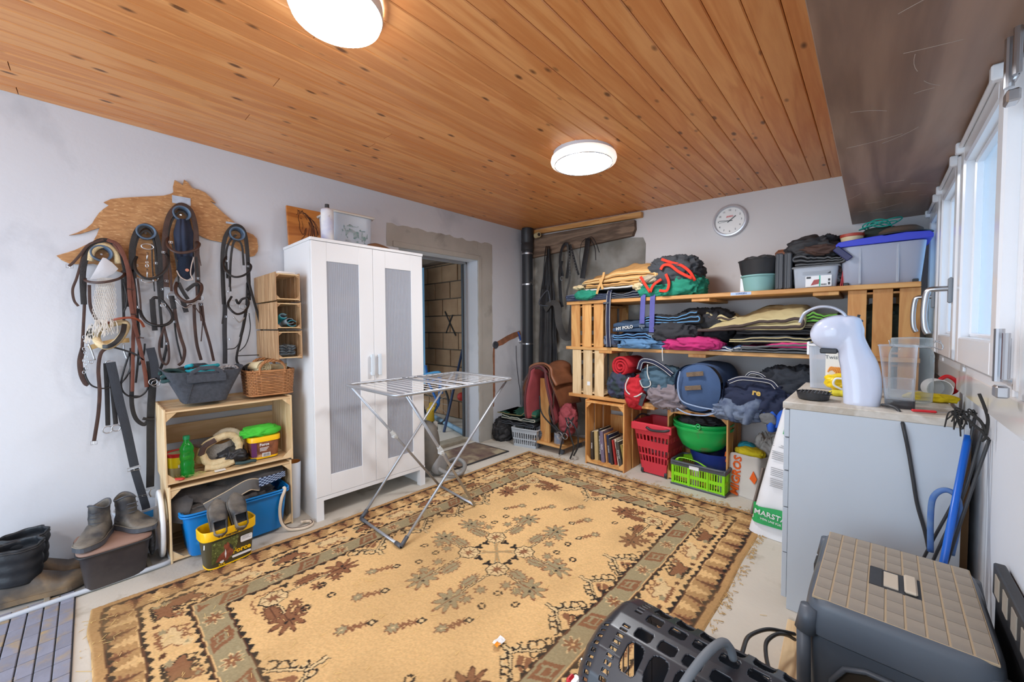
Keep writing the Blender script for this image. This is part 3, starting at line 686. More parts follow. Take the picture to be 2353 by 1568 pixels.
for k, (y0, y1) in enumerate(((.002, WW/2-.001), (WW/2+.001, WW-.002))):
    s = .082 if k == 0 else .075; g = G(); z0, z1 = .152, WH-.022
    # left door: stiles 100 mm, panel between
    g.box(-.018, 0, y0, y0+.092, z0, z1, .0015); g.box(-.018, 0, y1-.10, y1, z0, z1, .0015)
    g.box(-.017, -.0008, y0+.092, y1-.10, z0, z0+.13, .001); g.box(-.017, -.0008, y0+.092, y1-.10, z1-.12, z1, .001)
    d = g.build('door', m_white, t)
    g = G(); g.box(-.012, -.006, y0+.088, y1-.096, z0+.125, z1-.115); g.build('frosted_panel', m_rib, d)
    hy = y1-.022 if k == 0 else y0+.03
    g = G(); g.box(0.018, .026, hy-.012, hy+.012, .90, 1.05, .003); g.box(0, .02, hy-.008, hy+.008, .905, .925, .002); g.box(0, .02, hy-.008, hy+.008, 1.025, 1.045, .002); g.build('handle', mat('pale_handle', (214, 224, 232), .35), d)
# on the wardrobe
m_plq = mat('varnished_plaque', (198, 128, 62), .35, rgb2=(150, 82, 34), wood=True, scale=2, stretch=(5, .8, 5), bump=.1)
m_burn = mat('burnt_line', (58, 28, 14), .7)
t = thing('horse_plaque', 'varnished square board with a burnt horse head, leaning on the wall', 'picture', (-2.955, .945, WH), 0)
t.matrix_basis = t.matrix_basis
g = G(); PW, PH = .235, .285; lean = Matrix.Rotation(-.12, 4, 'Y')
g.box(-.018, 0, 0, PW, 0, PH, .003, lean); g.build('board', m_plq, t)
g = G(); xs_ = lambda pts: [lean @ V(.0015, (p[0]-655)/88*PW, (1-(p[1]-472)/85)*PH) for p in pts]
# coordinates follow the drawing on its board (arbitrary drawing units)
dr = [([(683, 488), (682, 497), (684, 506), (683, 516), (686, 524), (690, 529), (694, 527), (696, 520), (700, 514)], 1.6),
      ([(683, 488), (688, 484), (693, 484), (699, 489), (704, 496)], 1.3), ([(681, 485), (683, 479), (687, 484)], 1.4), ([(690, 482), (693, 477), (695, 484)], 1.4),
      ([(700, 514), (698, 524), (694, 532), (688, 538), (684, 545), (684, 552)], 1.6), ([(707, 500), (708, 512), (705, 524), (703, 536), (706, 550)], 1.2),
      ([(696, 482), (706, 487), (714, 498), (719, 512), (720, 527), (724, 540)], 3.2), ([(700, 486), (709, 494), (714, 506), (716, 520), (714, 532)], 2.6), ([(705, 487), (716, 494), (725, 508), (727, 524), (722, 533)], 2.2),
      ([(708, 500), (712, 512), (711, 526), (706, 536)], 2.2), ([(712, 492), (722, 498), (730, 510)], 1.6), ([(716, 504), (726, 514), (731, 526)], 1.6), ([(680, 478), (690, 480), (702, 483)], 1.6), ([(678, 489), (684, 484), (690, 482)], 1.4),
      ([(687, 494), (690, 496)], 1.6), ([(690, 500), (692, 510), (690, 518)], .9), ([(685, 552), (695, 546), (702, 547), (708, 552)], 1.3), ([(686, 545), (694, 541), (700, 548)], 1.2)]
for pts, w_ in dr:
    pp = spl(xs_(pts), 5) if len(pts) > 2 else xs_(pts); n_ = len(pp)
    g.tube(pp, .001, 6, rs=None, flat=(V(1, 0, 0), w_*.0022, .001))
g.build('burnt_drawing', m_burn, t)
t = thing('spray_bottle', 'white plastic bottle with blue stains and a dark cap, on the wardrobe', 'bottle', atz(768, 549, WH)+V(-.10, 0.0, 0))
g = G(); g.lathe([(0.001, 0), (.036, 0), (.039, .008), (.039, .19), (.036, .202), (.020, .212), (.014, .214)], 24); g.build('body', mat('stained_white', (224, 222, 220), .5, rgb2=(120, 130, 196), scale=9, var=.6, dirt=((170, 160, 140), 16, .6, .7)), t, smooth=True)
g = G(); g.cyl((0, 0, .212), (0, 0, .238), .014, .013); g.build('cap', m_bpl, t, auto=40)
# storage box
t = thing('storage_box', 'clear storage box with beige lid full of grey scraps, on the wardrobe', 'box', V(-2.86, 1.30, WH))
def tub(g, lx, ly, h, tp=.9, r=.12, th=.003, open_=True, n=32):
    pr = [(tp, 0), (tp+.02, .004), (1.0, h)]
    f = lambda k: k
    outer = [(tp*.98, 0), (tp, .006), (1, h)]
    def ring(s, z, o=0): return [V(math.copysign(abs(math.cos(a))**(.25), math.cos(a))*(lx/2*s-o), math.copysign(abs(math.sin(a))**(.25), math.sin(a))*(ly/2*s-o), z) for a in [2*PI*(j+.5)/n for j in range(n)]]
    R = [ring(s, z) for s, z in outer] + [ring(1, h, th), ring(tp, th*2, th)]
    vs = [p for q in R for p in q]; fs = []
    for i in range(len(R)-1):
        for j in range(n): fs.append((i*n+j, i*n+(j+1) % n, (i+1)*n+(j+1) % n, (i+1)*n+j))
    fs.append(tuple(range(n))[::-1]); fs.append(tuple((len(R)-1)*n+j for j in range(n)))
    g.add(vs, fs); return g
def rimring(g, lx, ly, z, r, n=40, k=.25):
    pts = [V(math.copysign(abs(math.cos(a))**k, math.cos(a))*lx/2, math.copysign(abs(math.sin(a))**k, math.sin(a))*ly/2, z) for a in [2*PI*(j+.5)/n for j in range(n)]]
    g.tube(pts, r, 6, closed=True)
g = G(); tub(g, .26, .30, .24, .94); g.build('box_body', m_frost, t, auto=40)
g = G(); g.box(-.14, .14, -.16, .16, .235, .246, .005); rimring(g, .275, .315, .235, .006); g.build('lid', mat('beige_lid', (206, 200, 190), .5), t)
def blob(name, c, r, m, seed=0, amp=.25, fr=6, n=(84, 44), parent=None, flat=None, p=.85, rz=0, label=None, cat=None, group=None):
    """crumpled soft lump with ridged folds, flattened where it lies"""
    g = G(); c = Vector(c); R_ = Matrix.Rotation(rz, 3, 'Z'); n = (max(n[0], 84), max(n[1], 44)); k = fr*2.6
    def f(u, v):
        a, b = 2*PI*u, PI*(v-.5); cb = math.cos(b); q = V(cb*math.cos(a), cb*math.sin(a), math.sin(b))
        q = V(*[math.copysign(abs(x)**p, x) for x in q])
        s = V(q.x*r[0], q.y*r[1], q.z*r[2]*1.7)*k
        w = V(nse(s, .7, seed+9), nse(s, .7, seed+21), nse(s, .7, seed+33))*1.5; s = s+w
        d = amp*(rdg(s, .75, seed)*.6+rdg(s, 1.7, seed+5)*.28+rdg(s, 3.6, seed+11)*.06)-amp*.30
        P_ = V(q.x*r[0]*(1+d), q.y*r[1]*(1+d), q.z*r[2]*(1+d))
        if flat is not None: P_.z = max(P_.z, flat-c.z)
        return c+R_ @ P_
    g.grid(f, n[0], n[1], cu=True)
    o = g.build(name, m, parent, smooth=True)
    if label: tag(o, label, cat, group)
    return o
g = G(); blob('scraps', (0, 0, .10), (.115, .13, .105), mat('grey_scraps', (176, 178, 184), .9, rgb2=(120, 150, 146), scale=26, bump=1, bscale=90), 3, .35, 14, parent=t, p=.6)
t = thing('driftwood', 'piece of brown driftwood lying at the right end of the wardrobe top', 'wood', atz(905, 575, WH)+V(-.14, -.03, .022))
g = G(); pts = spl([V(0, -.10, .004), V(.01, -.05, .008), V(0, 0, .006), V(-.01, .06, .004), V(.0, .115, .0)], 6); g.tube(pts, .02, 10, rs=[.008+.022*math.sin(PI*min(1, (i+3)/(len(pts)+1))) for i in range(len(pts))])
g.build('wood', mat('driftwood', (128, 88, 56), .6, rgb2=(62, 36, 22), wood=True, scale=3, stretch=(5, .8, 5), bump=.4), t, smooth=True)
g = G(); g.tube(spl([V(-.42, .02, WH+.006), V(-.40, .06, WH+.008), V(-.38, .10, WH+.005)], 4), .006, 6); o = g.build('twine', mat('green_plastic_cord', (40, 120, 60), .5)); o.location = (W0.x, W0.y, 0); tag(o, 'short green twine lying at the left edge of the wardrobe top', 'twine')

# ------------------------------------------------------------------ drying rack
t = thing('drying_rack', 'folding metal clothes drying rack standing open on the rug', 'drying rack', (-2.12, 1.5, 0.008))
g = G(); zt = .868; xa, xb, ya, yb = -.30, .31, -.43, .47; r = .009
ring = []
def rcorner(cx, cy, a0): return [V(cx+.05*math.cos(a0+k*PI/8), cy+.05*math.sin(a0+k*PI/8), zt) for k in range(5)]
ring = rcorner(xb-.05, yb-.05, 0)+rcorner(xa+.05, yb-.05, PI/2)+rcorner(xa+.05, ya+.05, PI)+rcorner(xb-.05, ya+.05, 1.5*PI)
g.tube(ring, r, 8, closed=True); g.build('outer_frame', m_alu, t, smooth=True)
g = G(); 
for yy in (-.02, .10): g.tube([V(xa, yy, zt+.002), V(xb, yy, zt+.002)], .0075, 8)
g.build('cross_bar', m_alu, t, smooth=True)
g = G()
for k in range(17):
    yy = ya+.04+k*(yb-ya-.08)/16; zz = zt+(.0 if yy < -.03 else .005)
    g.tube([V(xa+.005, yy, zz), V(xb-.005, yy, zz)], .0022, 6)
g.build('line_wire', mat('white_wire', (214, 214, 216), .4), t, smooth=True)
def leg(pts, name='leg'):
    g = G(); g.tube(pts, .0085, 8); return g.build(name, m_alu, t, smooth=True)
fa, fb = -.365, .265  # feet lines
leg([V(-.245, fa, .012), V(-.285, .42, zt)]); leg([V(.225, fa, .012), V(.295, .42, zt)])
leg([V(-.295, fb+.02, .012), V(-.315, -.395, zt)]); leg([V(.15, fb-.02, .012), V(.285, -.36, zt)])
leg([V(-.245, fa, .012), V(.225, fa, .012)], 'foot_bar'); leg([V(-.295, fb+.02, .012), V(.15, fb-.02, .012)], 'foot_bar')
for (x, y) in ((-.245, fa), (.225, fa)):
    g = G(); s_ = 1 if x < 0 else -1; g.tube([V(x, y, .012), V(x+s_*.055, y, .012)], .0125, 8); g.tube([V(x, y, .012), V(x*(1), y+.04, .055)], .0125, 8); g.build('foot_cap', m_dgrey, t, smooth=True)
for (a, b) in (((-.295, fb+.02, .012), (-.315, -.395, zt)), ((.15, fb-.02, .012), (.285, -.36, zt))):
    a, b = V(*a), V(*b); c = a.lerp(b, .55); d = (b-a).normalized()
    g = G(); g.tube([c-d*.035, c, c+d*.035], .014, 8, rs=[.012, .016, .012]); g.box(-.018, .018, -.012, .012, -.012, .012, .004, Matrix.Translation(c+V(0, 0, -.01))); g.build('hinge_joint', mat('clear_grey_joint', (196, 198, 196), .4), t)

# ------------------------------------------------------------------ tube beside the wardrobe, vacuum, door mat
t = thing('rolled_tube', 'white tube with an orange-brown inside leaning beside the wardrobe', 'tube', (-2.76, .875, 0))
g = G(); a, b = V(0, 0, 0), V(.02, -.005, .37); g.tube([a, b], .04, 20, cap=False, rs=[.034, .042]); g.tube([a, b], .04, 20, cap=False, rs=[.032, .040]); g.build('tube_wall', mat('tube_white', (222, 228, 236), .4), t, smooth=True)
g = G(); g.tube([a+V(0, 0, .02), b-V(0, 0, .0)], .04, 20, cap=False, rs=[.031, .0395]); g.v = g.v; g.build('tube_lining', mat('amber_lining', (190, 120, 50), .5), t, smooth=True)
m_vac = mat('dusty_grey_vacuum', (108, 106, 102), .6, var=.5, rgb2=(140, 132, 120), scale=14, bump=.1)
t = thing('vacuum_cleaner', 'dusty grey vacuum cleaner with a looped hose behind the drying rack', 'vacuum cleaner', (-2.72, 1.86, 0), .3)
g = G(); g.grid(lambda u, v: V(0, 0, .25)+V(.14*math.cos(PI*(v-.5))**.6*math.cos(2*PI*u), .10*math.cos(PI*(v-.5))**.6*math.sin(2*PI*u), .21*math.sin(PI*(v-.5))), 28, 14, cu=True); g.build('body', m_vac, t, smooth=True)
g = G(); g.lathe([(.001, .04), (.07, .04), (.09, .03), (.095, 0), (.09, -.03), (.07, -.04), (.001, -.04)], 24, c=(.10, .06, .10), axis='x'); g.build('wheel', mat('clear_wheel', (150, 150, 150), .3), t, smooth=True)
m_hose = mat('grey_ribbed_hose', (140, 138, 134), .5, bump=.2)
g = G(); hp = [aty(u, v, y) for u, v, y in [(1000, 985, 2.0), (1003, 1030, 2.05), (1022, 1062, 2.1), (1050, 1055, 2.15), (1068, 1068, 2.12), (1058, 1088, 2.02), (1028, 1088, 1.95), (1000, 1070, 1.9), (978, 1040, 1.88)]]
pp = spl(hp, 14); g.tube(pp, .018, 10, rs=[.017+.0015*(i % 2) for i in range(len(pp))]); g.build('hose', m_hose, t, smooth=True, world=True)
g = G(); g.tube([hp[0]+V(0, 0, .0), hp[0]+V(.02, -.01, .06)], .02, 10, rs=[.021, .018]); g.build('hose_grip', mat('pale_grip', (176, 172, 164), .5), t, smooth=True, world=True)
g = G(); g.tube([hp[0]+V(0, 0, -.012), hp[0]+V(.0, 0, .008)], .023, 10); g.build('hose_collar', m_bpl, t, smooth=True, world=True)
t = thing('door_mat', 'worn patterned door mat with black edging in front of the doorway', 'mat', (0, 0, 0))
c4 = [(-3.09, 1.92), (-2.63, 1.96), (-2.62, 2.78), (-3.10, 2.76)]
g = G(); g.prism(c4, .008); g.build('mat_edging', m_bpl, t)
g = G(); g.prism([(x*.93+.07*-2.86, y*.95+.05*2.36) for x, y in c4], .0105); g.build('mat_pile', mat('faded_mat_pile', (138, 120, 98), .95, rgb2=(104, 78, 72), scale=6, bump=.6, bscale=120, dirt=((170, 156, 128), 5, .5, .62)), t)

# ------------------------------------------------------------------ things seen in the annex
t = thing('leaning_pole', 'dark blue pole leaning on the block wall beyond the doorway', 'pole', (-4.2, BY-.05, 0)); a, b = aty(1063, 812, BY-.04), aty(1047, 880, BY-.25); b = a+(b-a)*1.0; d = (b-a); e = a+d*((.0-a.z)/d.z)
g = G(); g.tube([a+V(0, 0, .05), e], .016, 8); g.build('pole', mat('navy_pole', (44, 62, 96), .5), t, world=True)
t = thing('rubber_glove', 'yellow rubber glove hanging in the room beyond the doorway', 'glove', aty(992, 940, 2.95)); m_yel = mat('yellow_rubber', (220, 180, 50), .5)
g = G(); g.tube([V(-.03, 0, -.16), V(-.03, 0, -.05), V(-.02, 0, .0)], .05, 10, rs=[.055, .05, .05]); g.build('cuff', m_yel, t, smooth=True)
for k in range(4):
    g = G(); g.tube(spl([V(-.05+k*.02, 0, -.02), V(-.035+k*.03, .0, .05), V(-.02+k*.035, 0, .09-.01*abs(k-1.5))], 3), .013, 8); g.build('finger', m_yel, t, smooth=True)
g = G(); g.tube([V(.0, 0, -.04), V(.04, 0, 0), V(.065, 0, .03)], .014, 8); g.build('thumb', m_yel, t, smooth=True)
m_bike = mat('blue_enamel', (40, 110, 190), .35)
t = thing('bicycle', 'blue bicycle partly seen beyond the doorway', 'bicycle', (-3.95, 3.0, 0))
def bk(u, v, y=3.0): return aty(u, v, y)
g = G()
for a, b in (((985, 880), (1012, 868)), ((1012, 868), (1008, 930)), ((985, 880), (1008, 930)), ((1008, 930), (985, 965)), ((978, 840), (985, 880)), ((1012, 868), (1016, 905))): g.tube([bk(*a), bk(*b)], .016, 8)
g.build('frame', m_bike, t, world=True)
g = G(); c_ = bk(1000, 925); g.tube([c_+V(.28*math.cos(a), .0, .28*math.sin(a)) for a in [2*PI*i/36 for i in range(36)]], .014, 8, closed=True); g.build('tyre', m_bpl, t, world=True)
g = G()
for i in range(14): g.tube([c_, c_+V(.28*math.cos(2*PI*i/14), 0, .28*math.sin(2*PI*i/14))], .0015, 4)
g.build('spokes', m_steel, t, world=True)
g = G(); g.tube(spl([bk(975, 862), bk(990, 858), bk(1008, 856), bk(1014, 862)], 4), .018, 8); g.build('saddle', mat('light_blue_cover', (90, 170, 220), .5), t, world=True)
t = thing('floor_pipe', 'pale blue pipe lying along the floor beyond the doorway', 'pipe', (-4, 3, 0)); g = G(); g.tube([atz(993, 955, .03), atz(1066, 995, .03)], .03, 12); g.build('pipe', mat('pale_blue_pipe', (150, 186, 210), .4), t, smooth=True, world=True)
t = thing('red_ball', 'red ball against the block wall beyond the doorway', 'ball', aty(1060, 912, 3.22)); g = G(); g.lathe([(.001, -.055)]+[(.055*math.sin(a), -.055*math.cos(a)) for a in [PI*i/12 for i in range(1, 12)]]+[(.001, .055)], 20); g.build('ball', mat('red_rubber', (210, 60, 50), .5), t, smooth=True)
t = thing('window_light_strip', 'pale blue curtain strip coloured as window light beyond the doorway', 'backdrop', (-4.75, 3.1, 0)); g = G(); g.grid(lambda u, v: V(-.25+u*.5, .012*math.sin(u*40), .45+v*1.6), 30, 4); g.build('cloth', mat('window_light_blue', (130, 178, 210), .7), t, smooth=True)  # pale blue sheet coloured in place of window light past the block wall
# ------------------------------------------------------------------ horse-shaped board with bridles on the left wall
def wp(u, v, d=.03): return atx(u, v, XL+d)
m_osb = mat('pressed_chip_board', (194, 144, 94), .6, rgb2=(160, 110, 66), scale=42, stretch=(1, .55, 1.7), bump=.2, bscale=90, var=.8, dirt=((212, 168, 118), 60, .56, .66))
outl = [(890, 245), (950, 217), (1050, 206), (1150, 200), (1280, 194), (1400, 188), (1460, 174), (1488, 158), (1484, 110), (1498, 54), (1535, 76), (1568, 100), (1578, 50), (1612, 76), (1648, 124), (1700, 134), (1760, 162), (1812, 210), (1850, 252), (1800, 232), (1840, 268), (1925, 345), (2010, 415), (2115, 500), (2170, 522), (2202, 556), (2214, 620), (2208, 668), (2180, 705), (2150, 712), (2085, 672), (2000, 622), (1905, 588), (1800, 566), (1745, 545), (1700, 520), (1690, 560), (1640, 700), (1560, 820), (1500, 900), (1470, 985), (1400, 930), (1250, 905), (1050, 850), (900, 800), (800, 770), (720, 776), (600, 772), (530, 740), (485, 702), (560, 680), (640, 655), (740, 608), (800, 578), (832, 520), (856, 460), (760, 492), (690, 514), (592, 528), (660, 506), (740, 468), (792, 424), (812, 388), (850, 335), (890, 300), (935, 270)]
t = thing('horse_board', 'chipboard cut as a horse in profile, screwed to the left wall', 'coat rack', wp(330, 560, 0))
P_ = [atx(u*.2678, 400+v*.2678, XL+.010) for u, v in outl]
g = G(); g.prism([(p.y, p.z) for p in P_], .012, (V(XL+.004, 0, 0), V(0, 1, 0), V(0, 0, 1))); g.build('board', m_osb, t, world=True)
m_hook = mat('blue_grey_hook', (84, 104, 126), .4)
for (u, v) in ((233, 585), (334, 536), (415, 494), (541, 540)):
    c = wp(u, v, .016); g = G(); g.lathe([(.028, 0), (.030, .035), (.036, .055), (.042, .058), (.044, .052), (.040, .0)], 24, c=c, axis='x'); h = g.build('bridle_hook', m_hook, t, smooth=True, world=True)
    g = G(); g.cyl(c+V(.002, 0, 0), c+V(.006, 0, 0), .005, n=10); g.build('screw', m_steel, h, world=True)
for k, (pts, rot) in enumerate((((417, 461), 0), ((531, 513), 0))):
    c = wp(pts[0], pts[1], .018); w_, h_ = ((.085, .045), (.055, .012))[k]
    g = G(); g.box(0, .001, -w_/2, w_/2, -h_/2, h_/2, 0, Matrix.Translation(c)); g.build('name_label', mat('foil_label', (190, 200, 214), .35, var=.5, rgb2=(150, 162, 182), scale=40), t, world=True)

def strap(tt, name, px, w, m, d=.045, th=.004, n=6, closed=False):
    """flat leather strap along the wall; px = (u, v[, depth]) on the wall"""
    pts = [wp(p[0], p[1], (p[2] if len(p) > 2 else d)) for p in px]
    g = G(); g.tube(spl(pts, n, closed) if len(pts) > 2 else pts, .01, 8, closed=closed, flat=(V(1, 0, .0), w/1000., th)); return g.build(name, m, tt, world=True, auto=50)
def cord(tt, name, px, r, m, d=.05, n=6, closed=False):
    pts = [wp(p[0], p[1], (p[2] if len(p) > 2 else d)) for p in px]
    g = G(); g.tube(spl(pts, n, closed) if len(pts) > 2 else pts, r/1000., 8, closed=closed); return g.build(name, m, tt, world=True, smooth=True)
def oring(tt, u, v, r, d=.06, wr=2.2, ry=None, m=None, name='bit_ring'):
    c = wp(u, v, d); ry = ry or r; g = G(); g.tube([c+V(0, r/1000*math.cos(a), ry/1000*math.sin(a)) for a in [2*PI*i/24 for i in range(24)]], wr/1000, 8, closed=True); return g.build(name, m or m_steel, tt, world=True, smooth=True)
def buckle(tt, u, v, w=24, h=18, d=.055):
    c = wp(u, v, d); g = G(); q = [V(0, -w/2000, -h/2000), V(0, w/2000, -h/2000), V(0, w/2000, h/2000), V(0, -w/2000, h/2000)]; g.tube([c+p for p in q], .0016, 6, closed=True); g.tube([c+V(.001, 0, -h/2000), c+V(.001, 0, h/2000)], .0013, 6); return g.build('buckle', m_steel, tt, world=True)
# bridle with sheepskin
t = thing('bridle', 'brown bridle with cream sheepskin padding, leftmost on the horse board', 'bridle', wp(233, 575, .05), group=None)
strap(t, 'headpiece', [(193, 700), (190, 640), (196, 597), (214, 563), (240, 552), (266, 564), (284, 600), (291, 650), (292, 705)], 24, m_blk, .062)
cord(t, 'sheepskin_pad', [(207, 600), (210, 580), (222, 568), (238, 564), (256, 570), (268, 586), (272, 606)], 15, m_fleece, .055)
strap(t, 'browband', [(195, 640, .05), (198, 646, .09), (220, 650, .12), (250, 647, .13), (275, 640, .11), (286, 630, .07), (280, 624, .05)], 13, m_brl, .06, .008)
strap(t, 'cheek_strap', [(196, 640), (194, 700), (191, 760), (188, 815)], 13, m_brl, .06)
strap(t, 'cheek_strap', [(281, 640), (283, 690), (284, 715), (285, 745)], 12, m_blk, .06)
strap(t, 'throat_lash', [(205, 655), (207, 700), (216, 725), (232, 748)], 14, m_brl, .075)
strap(t, 'throat_lash', [(284, 650), (292, 680), (291, 700), (284, 718)], 8, m_blk, .075)
strap(t, 'rein', [(238, 551), (205, 562), (185, 585), (168, 604), (158, 612)], 12, m_brl, .07)
strap(t, 'rein', [(196, 570), (186, 605), (176, 640), (167, 665), (170, 690), (180, 704)], 11, m_brl, .06)
buckle(t, 160, 612)
strap(t, 'rein', [(246, 551), (274, 566), (294, 620), (298, 680), (308, 740), (322, 800), (333, 855), (337, 890)], 18, m_red, .085)
strap(t, 'rein', [(262, 560), (290, 600), (306, 660), (309, 720), (306, 780), (305, 850), (304, 900)], 16, m_red, .078)
for u, v in ((299, 664), (307, 722), (323, 776)): strap(t, 'rein_stop', [(u-7, v), (u+8, v+1)], 6, m_brl, .09, .008)
cord(t, 'noseband_sheepskin', [(222, 770, .06), (228, 790, .11), (248, 797, .13), (268, 786, .12), (285, 765, .09), (290, 745, .06), (270, 742, .05), (240, 752, .05)], 16, m_fleece, .08, closed=True)
strap(t, 'noseband', [(286, 745, .10), (282, 765, .125), (268, 785, .145), (250, 796, .15), (236, 797, .14)], 22, m_blk, .1, .006)
strap(t, 'cream_padding', [(205, 800, .05), (230, 792, .06), (262, 785, .07), (296, 782, .05)], 26, mat('cream_leather_pad', (214, 178, 120), .6), .05, .012)
strap(t, 'upper_noseband', [(246, 744, .06), (262, 735, .09), (285, 731, .10), (305, 731, .09), (322, 738, .08), (331, 752, .07)], 12, mat('tan_red_leather', (142, 66, 38), .45), .08, .006)
strap(t, 'long_strap', [(250, 798), (232, 812), (226, 850), (229, 900), (226, 950), (220, 990), (216, 1014)], 16, m_brl, .075); buckle(t, 216, 1018)
strap(t, 'long_strap', [(252, 796), (285, 805), (312, 815), (330, 828)], 10, m_blk, .085)
cord(t, 'thin_loop', [(193, 845), (198, 868), (212, 887), (240, 893), (270, 884), (288, 870), (298, 850), (310, 815)], 4, m_blk, .065)
strap(t, 'hanging_strap', [(191, 800), (184, 830), (187, 860), (196, 880), (204, 885)], 22, m_brl, .06)
for i in range(10): oring(t, 193+(i % 3)*3, 775+i*9, 5, .07+.006*(i % 2), 1.4, 8, name='curb_chain_link')
cord(t, 'bit_shank', [(203, 790), (210, 805), (218, 828)], 4, m_steel, .075); cord(t, 'bit_shank', [(284, 790), (286, 810), (292, 826)], 4, m_steel, .07)
oring(t, 209, 832, 8, .07)
# crocheted ear net
m_crochet = mat('white_crochet', (222, 216, 206), .95, var=.3, scale=20)
t = thing('ear_net', 'white crochet horse ear bonnet with fringe hanging in the leftmost bridle', 'ear bonnet', wp(240, 640, .08))
g = G()
c_ = [(236, 592), (228, 604), (215, 628), (206, 643), (240, 640), (262, 628), (272, 618), (258, 604), (244, 594)]
pts = [wp(u, v, .085) for u, v in c_]; ctr = wp(240, 618, .10)
vs = [ctr]+pts; g.add(vs, [(0, i+1, (i+1) % len(pts)+1) for i in range(len(pts))]); g.build('ear_cover', mat('pale_grey_cloth', (206, 206, 210), .9, var=.2, scale=8, bump=.2), t, world=True, smooth=True)
g = G(); L0 = [(222, 650), (216, 690), (222, 730), (230, 740)]
def qd(u, v):
    vv = v; a = (228-9*math.sin(vv*2.2)-3*vv); b = 262+8*math.sin(vv*2.4)-3*vv
    return wp(a+(b-a)*u, 645+vv*95, .085+.012*math.sin(u*PI))
for i in range(9):
    for j in range(14):
        ph = .5 if j % 2 else 0; uu = (i+ph)/9.5; 
        c = qd(min(1, uu), j/14); g.tube([c+V(0, .0075*math.cos(a), .0135*math.sin(a)) for a in [2*PI*q/8 for q in range(8)]], .0014, 4, closed=True)
g.build('crochet_mesh', m_crochet, t, world=True)['kind'] = 'stuff'
g = G(); rr = random.Random(9)
for k in range(34):
    u = rr.random(); p = qd(u, .93+.05*rr.random()); g.tube(spl([p, p+V(.006, rr.uniform(-.01, .01), -.03), p+V(.004, rr.uniform(-.02, .012), -.06-.03*rr.random())], 3), .0022, 4)
for k in range(16):
    p = wp(206+rr.uniform(-6, 8), 750+rr.uniform(-6, 20), .08); g.tube([p, p+V(0, rr.uniform(-.02, .01), -.05)], .003, 4)
o = g.build('fringe', m_crochet, t, world=True); o['kind'] = 'stuff'
# second bridle, with the loose snaffle bit
t = thing('bridle', 'black bridle second from the left on the horse board', 'bridle', wp(335, 535, .05))
strap(t, 'headpiece', [(305, 700), (303, 620), (303, 570), (314, 532), (333, 518), (352, 528), (364, 560), (369, 610), (371, 690)], 24, m_blk, .06)
strap(t, 'headpiece_lining', [(311, 640), (309, 580), (318, 545), (333, 530), (349, 540), (357, 575), (360, 630)], 12, m_blk, .052)
strap(t, 'browband', [(314, 590, .05), (310, 602, .08), (312, 620, .11), (326, 636, .13), (345, 641, .13), (366, 634, .12), (382, 618, .10), (387, 598, .08), (380, 583, .06), (370, 578, .05)], 14, m_blk, .06, .009)
strap(t, 'cheek_strap', [(305, 620), (312, 680), (316, 730), (320, 770)], 12, m_blk, .06); strap(t, 'cheek_strap', [(316, 640), (322, 690), (324, 730)], 9, m_brl, .07)
strap(t, 'cheek_strap', [(360, 600), (364, 660), (368, 710), (372, 760), (371, 800)], 14, m_blk, .06); strap(t, 'cheek_strap', [(349, 560), (350, 610), (355, 670)], 6, m_blk, .055)
cord(t, 'noseband', [(321, 712, .06), (327, 728, .10), (340, 742, .13), (362, 749, .14), (385, 745, .12), (396, 733, .10), (393, 718, .08), (382, 702, .06), (370, 688, .055), (356, 684, .055), (349, 690, .055)], 8, m_blk, .08)
strap(t, 'noseband_strap', [(350, 688), (352, 720), (356, 760)], 26, m_blk, .06)
strap(t, 'rein', [(378, 750), (366, 790), (370, 825), (381, 838), (388, 825), (386, 790), (378, 760)], 12, m_brl, .07)
strap(t, 'rein', [(376, 750), (383, 790), (372, 840), (360, 860)], 14, m_blk, .06); strap(t, 'rein', [(320, 760), (318, 820), (312, 880)], 10, m_blk, .06)
for u, v in ((313, 610), (358, 605), (375, 580), (374, 665), (316, 706), (382, 790)): buckle(t, u, v, 14, 10, .075)
oring(t, 375, 702, 11, .075); oring(t, 357, 640, 12, .07, 1.8)
t = thing('snaffle_bit', 'polished steel snaffle bit on the second hook of the horse board', 'bit', wp(340, 570, .08))
oring(t, 339, 567, 25, .085, 3.4, 15, name='cheek_ring'); oring(t, 339, 645, 25, .07, 3.0, 12, name='cheek_ring')
cord(t, 'mouthpiece', [(339, 580), (338, 598)], 4.0, m_steel, .085); oring(t, 338, 603, 5, .085, 2.2, name='link'); oring(t, 338, 611, 6, .085, 2.4, 8, name='link'); cord(t, 'mouthpiece', [(338, 618), (339, 640)], 4.0, m_steel, .08)
# third bridle with the navy ear bonnet
t = thing('bridle', 'dark brown bridle on the highest hook, below the foil label', 'bridle', wp(415, 495, .05))
strap(t, 'headpiece', [(382, 660), (379, 600), (379, 540), (390, 494), (414, 471), (438, 484), (450, 528), (453, 600), (456, 690)], 26, m_brl, .06)
strap(t, 'headpiece_lining', [(388, 600), (386, 545), (396, 505), (415, 486), (432, 500), (440, 540), (443, 590)], 12, m_blk, .05)
strap(t, 'browband', [(386, 545, .05), (384, 560, .09), (394, 574, .12), (412, 581, .13), (435, 579, .13), (452, 572, .12), (458, 561, .10), (452, 556, .07)], 15, m_brl, .06, .010)
strap(t, 'cheek_strap', [(386, 590), (392, 630), (394, 670)], 13, m_brl, .062); strap(t, 'cheek_strap', [(396, 560), (405, 600), (410, 640), (408, 660)], 9, m_blk, .07)
strap(t, 'cheek_strap', [(451, 590), (455, 640), (457, 675)], 13, m_blk, .062); cord(t, 'loose_end', [(456, 575), (459, 595), (462, 611)], 2.5, m_brl, .06)
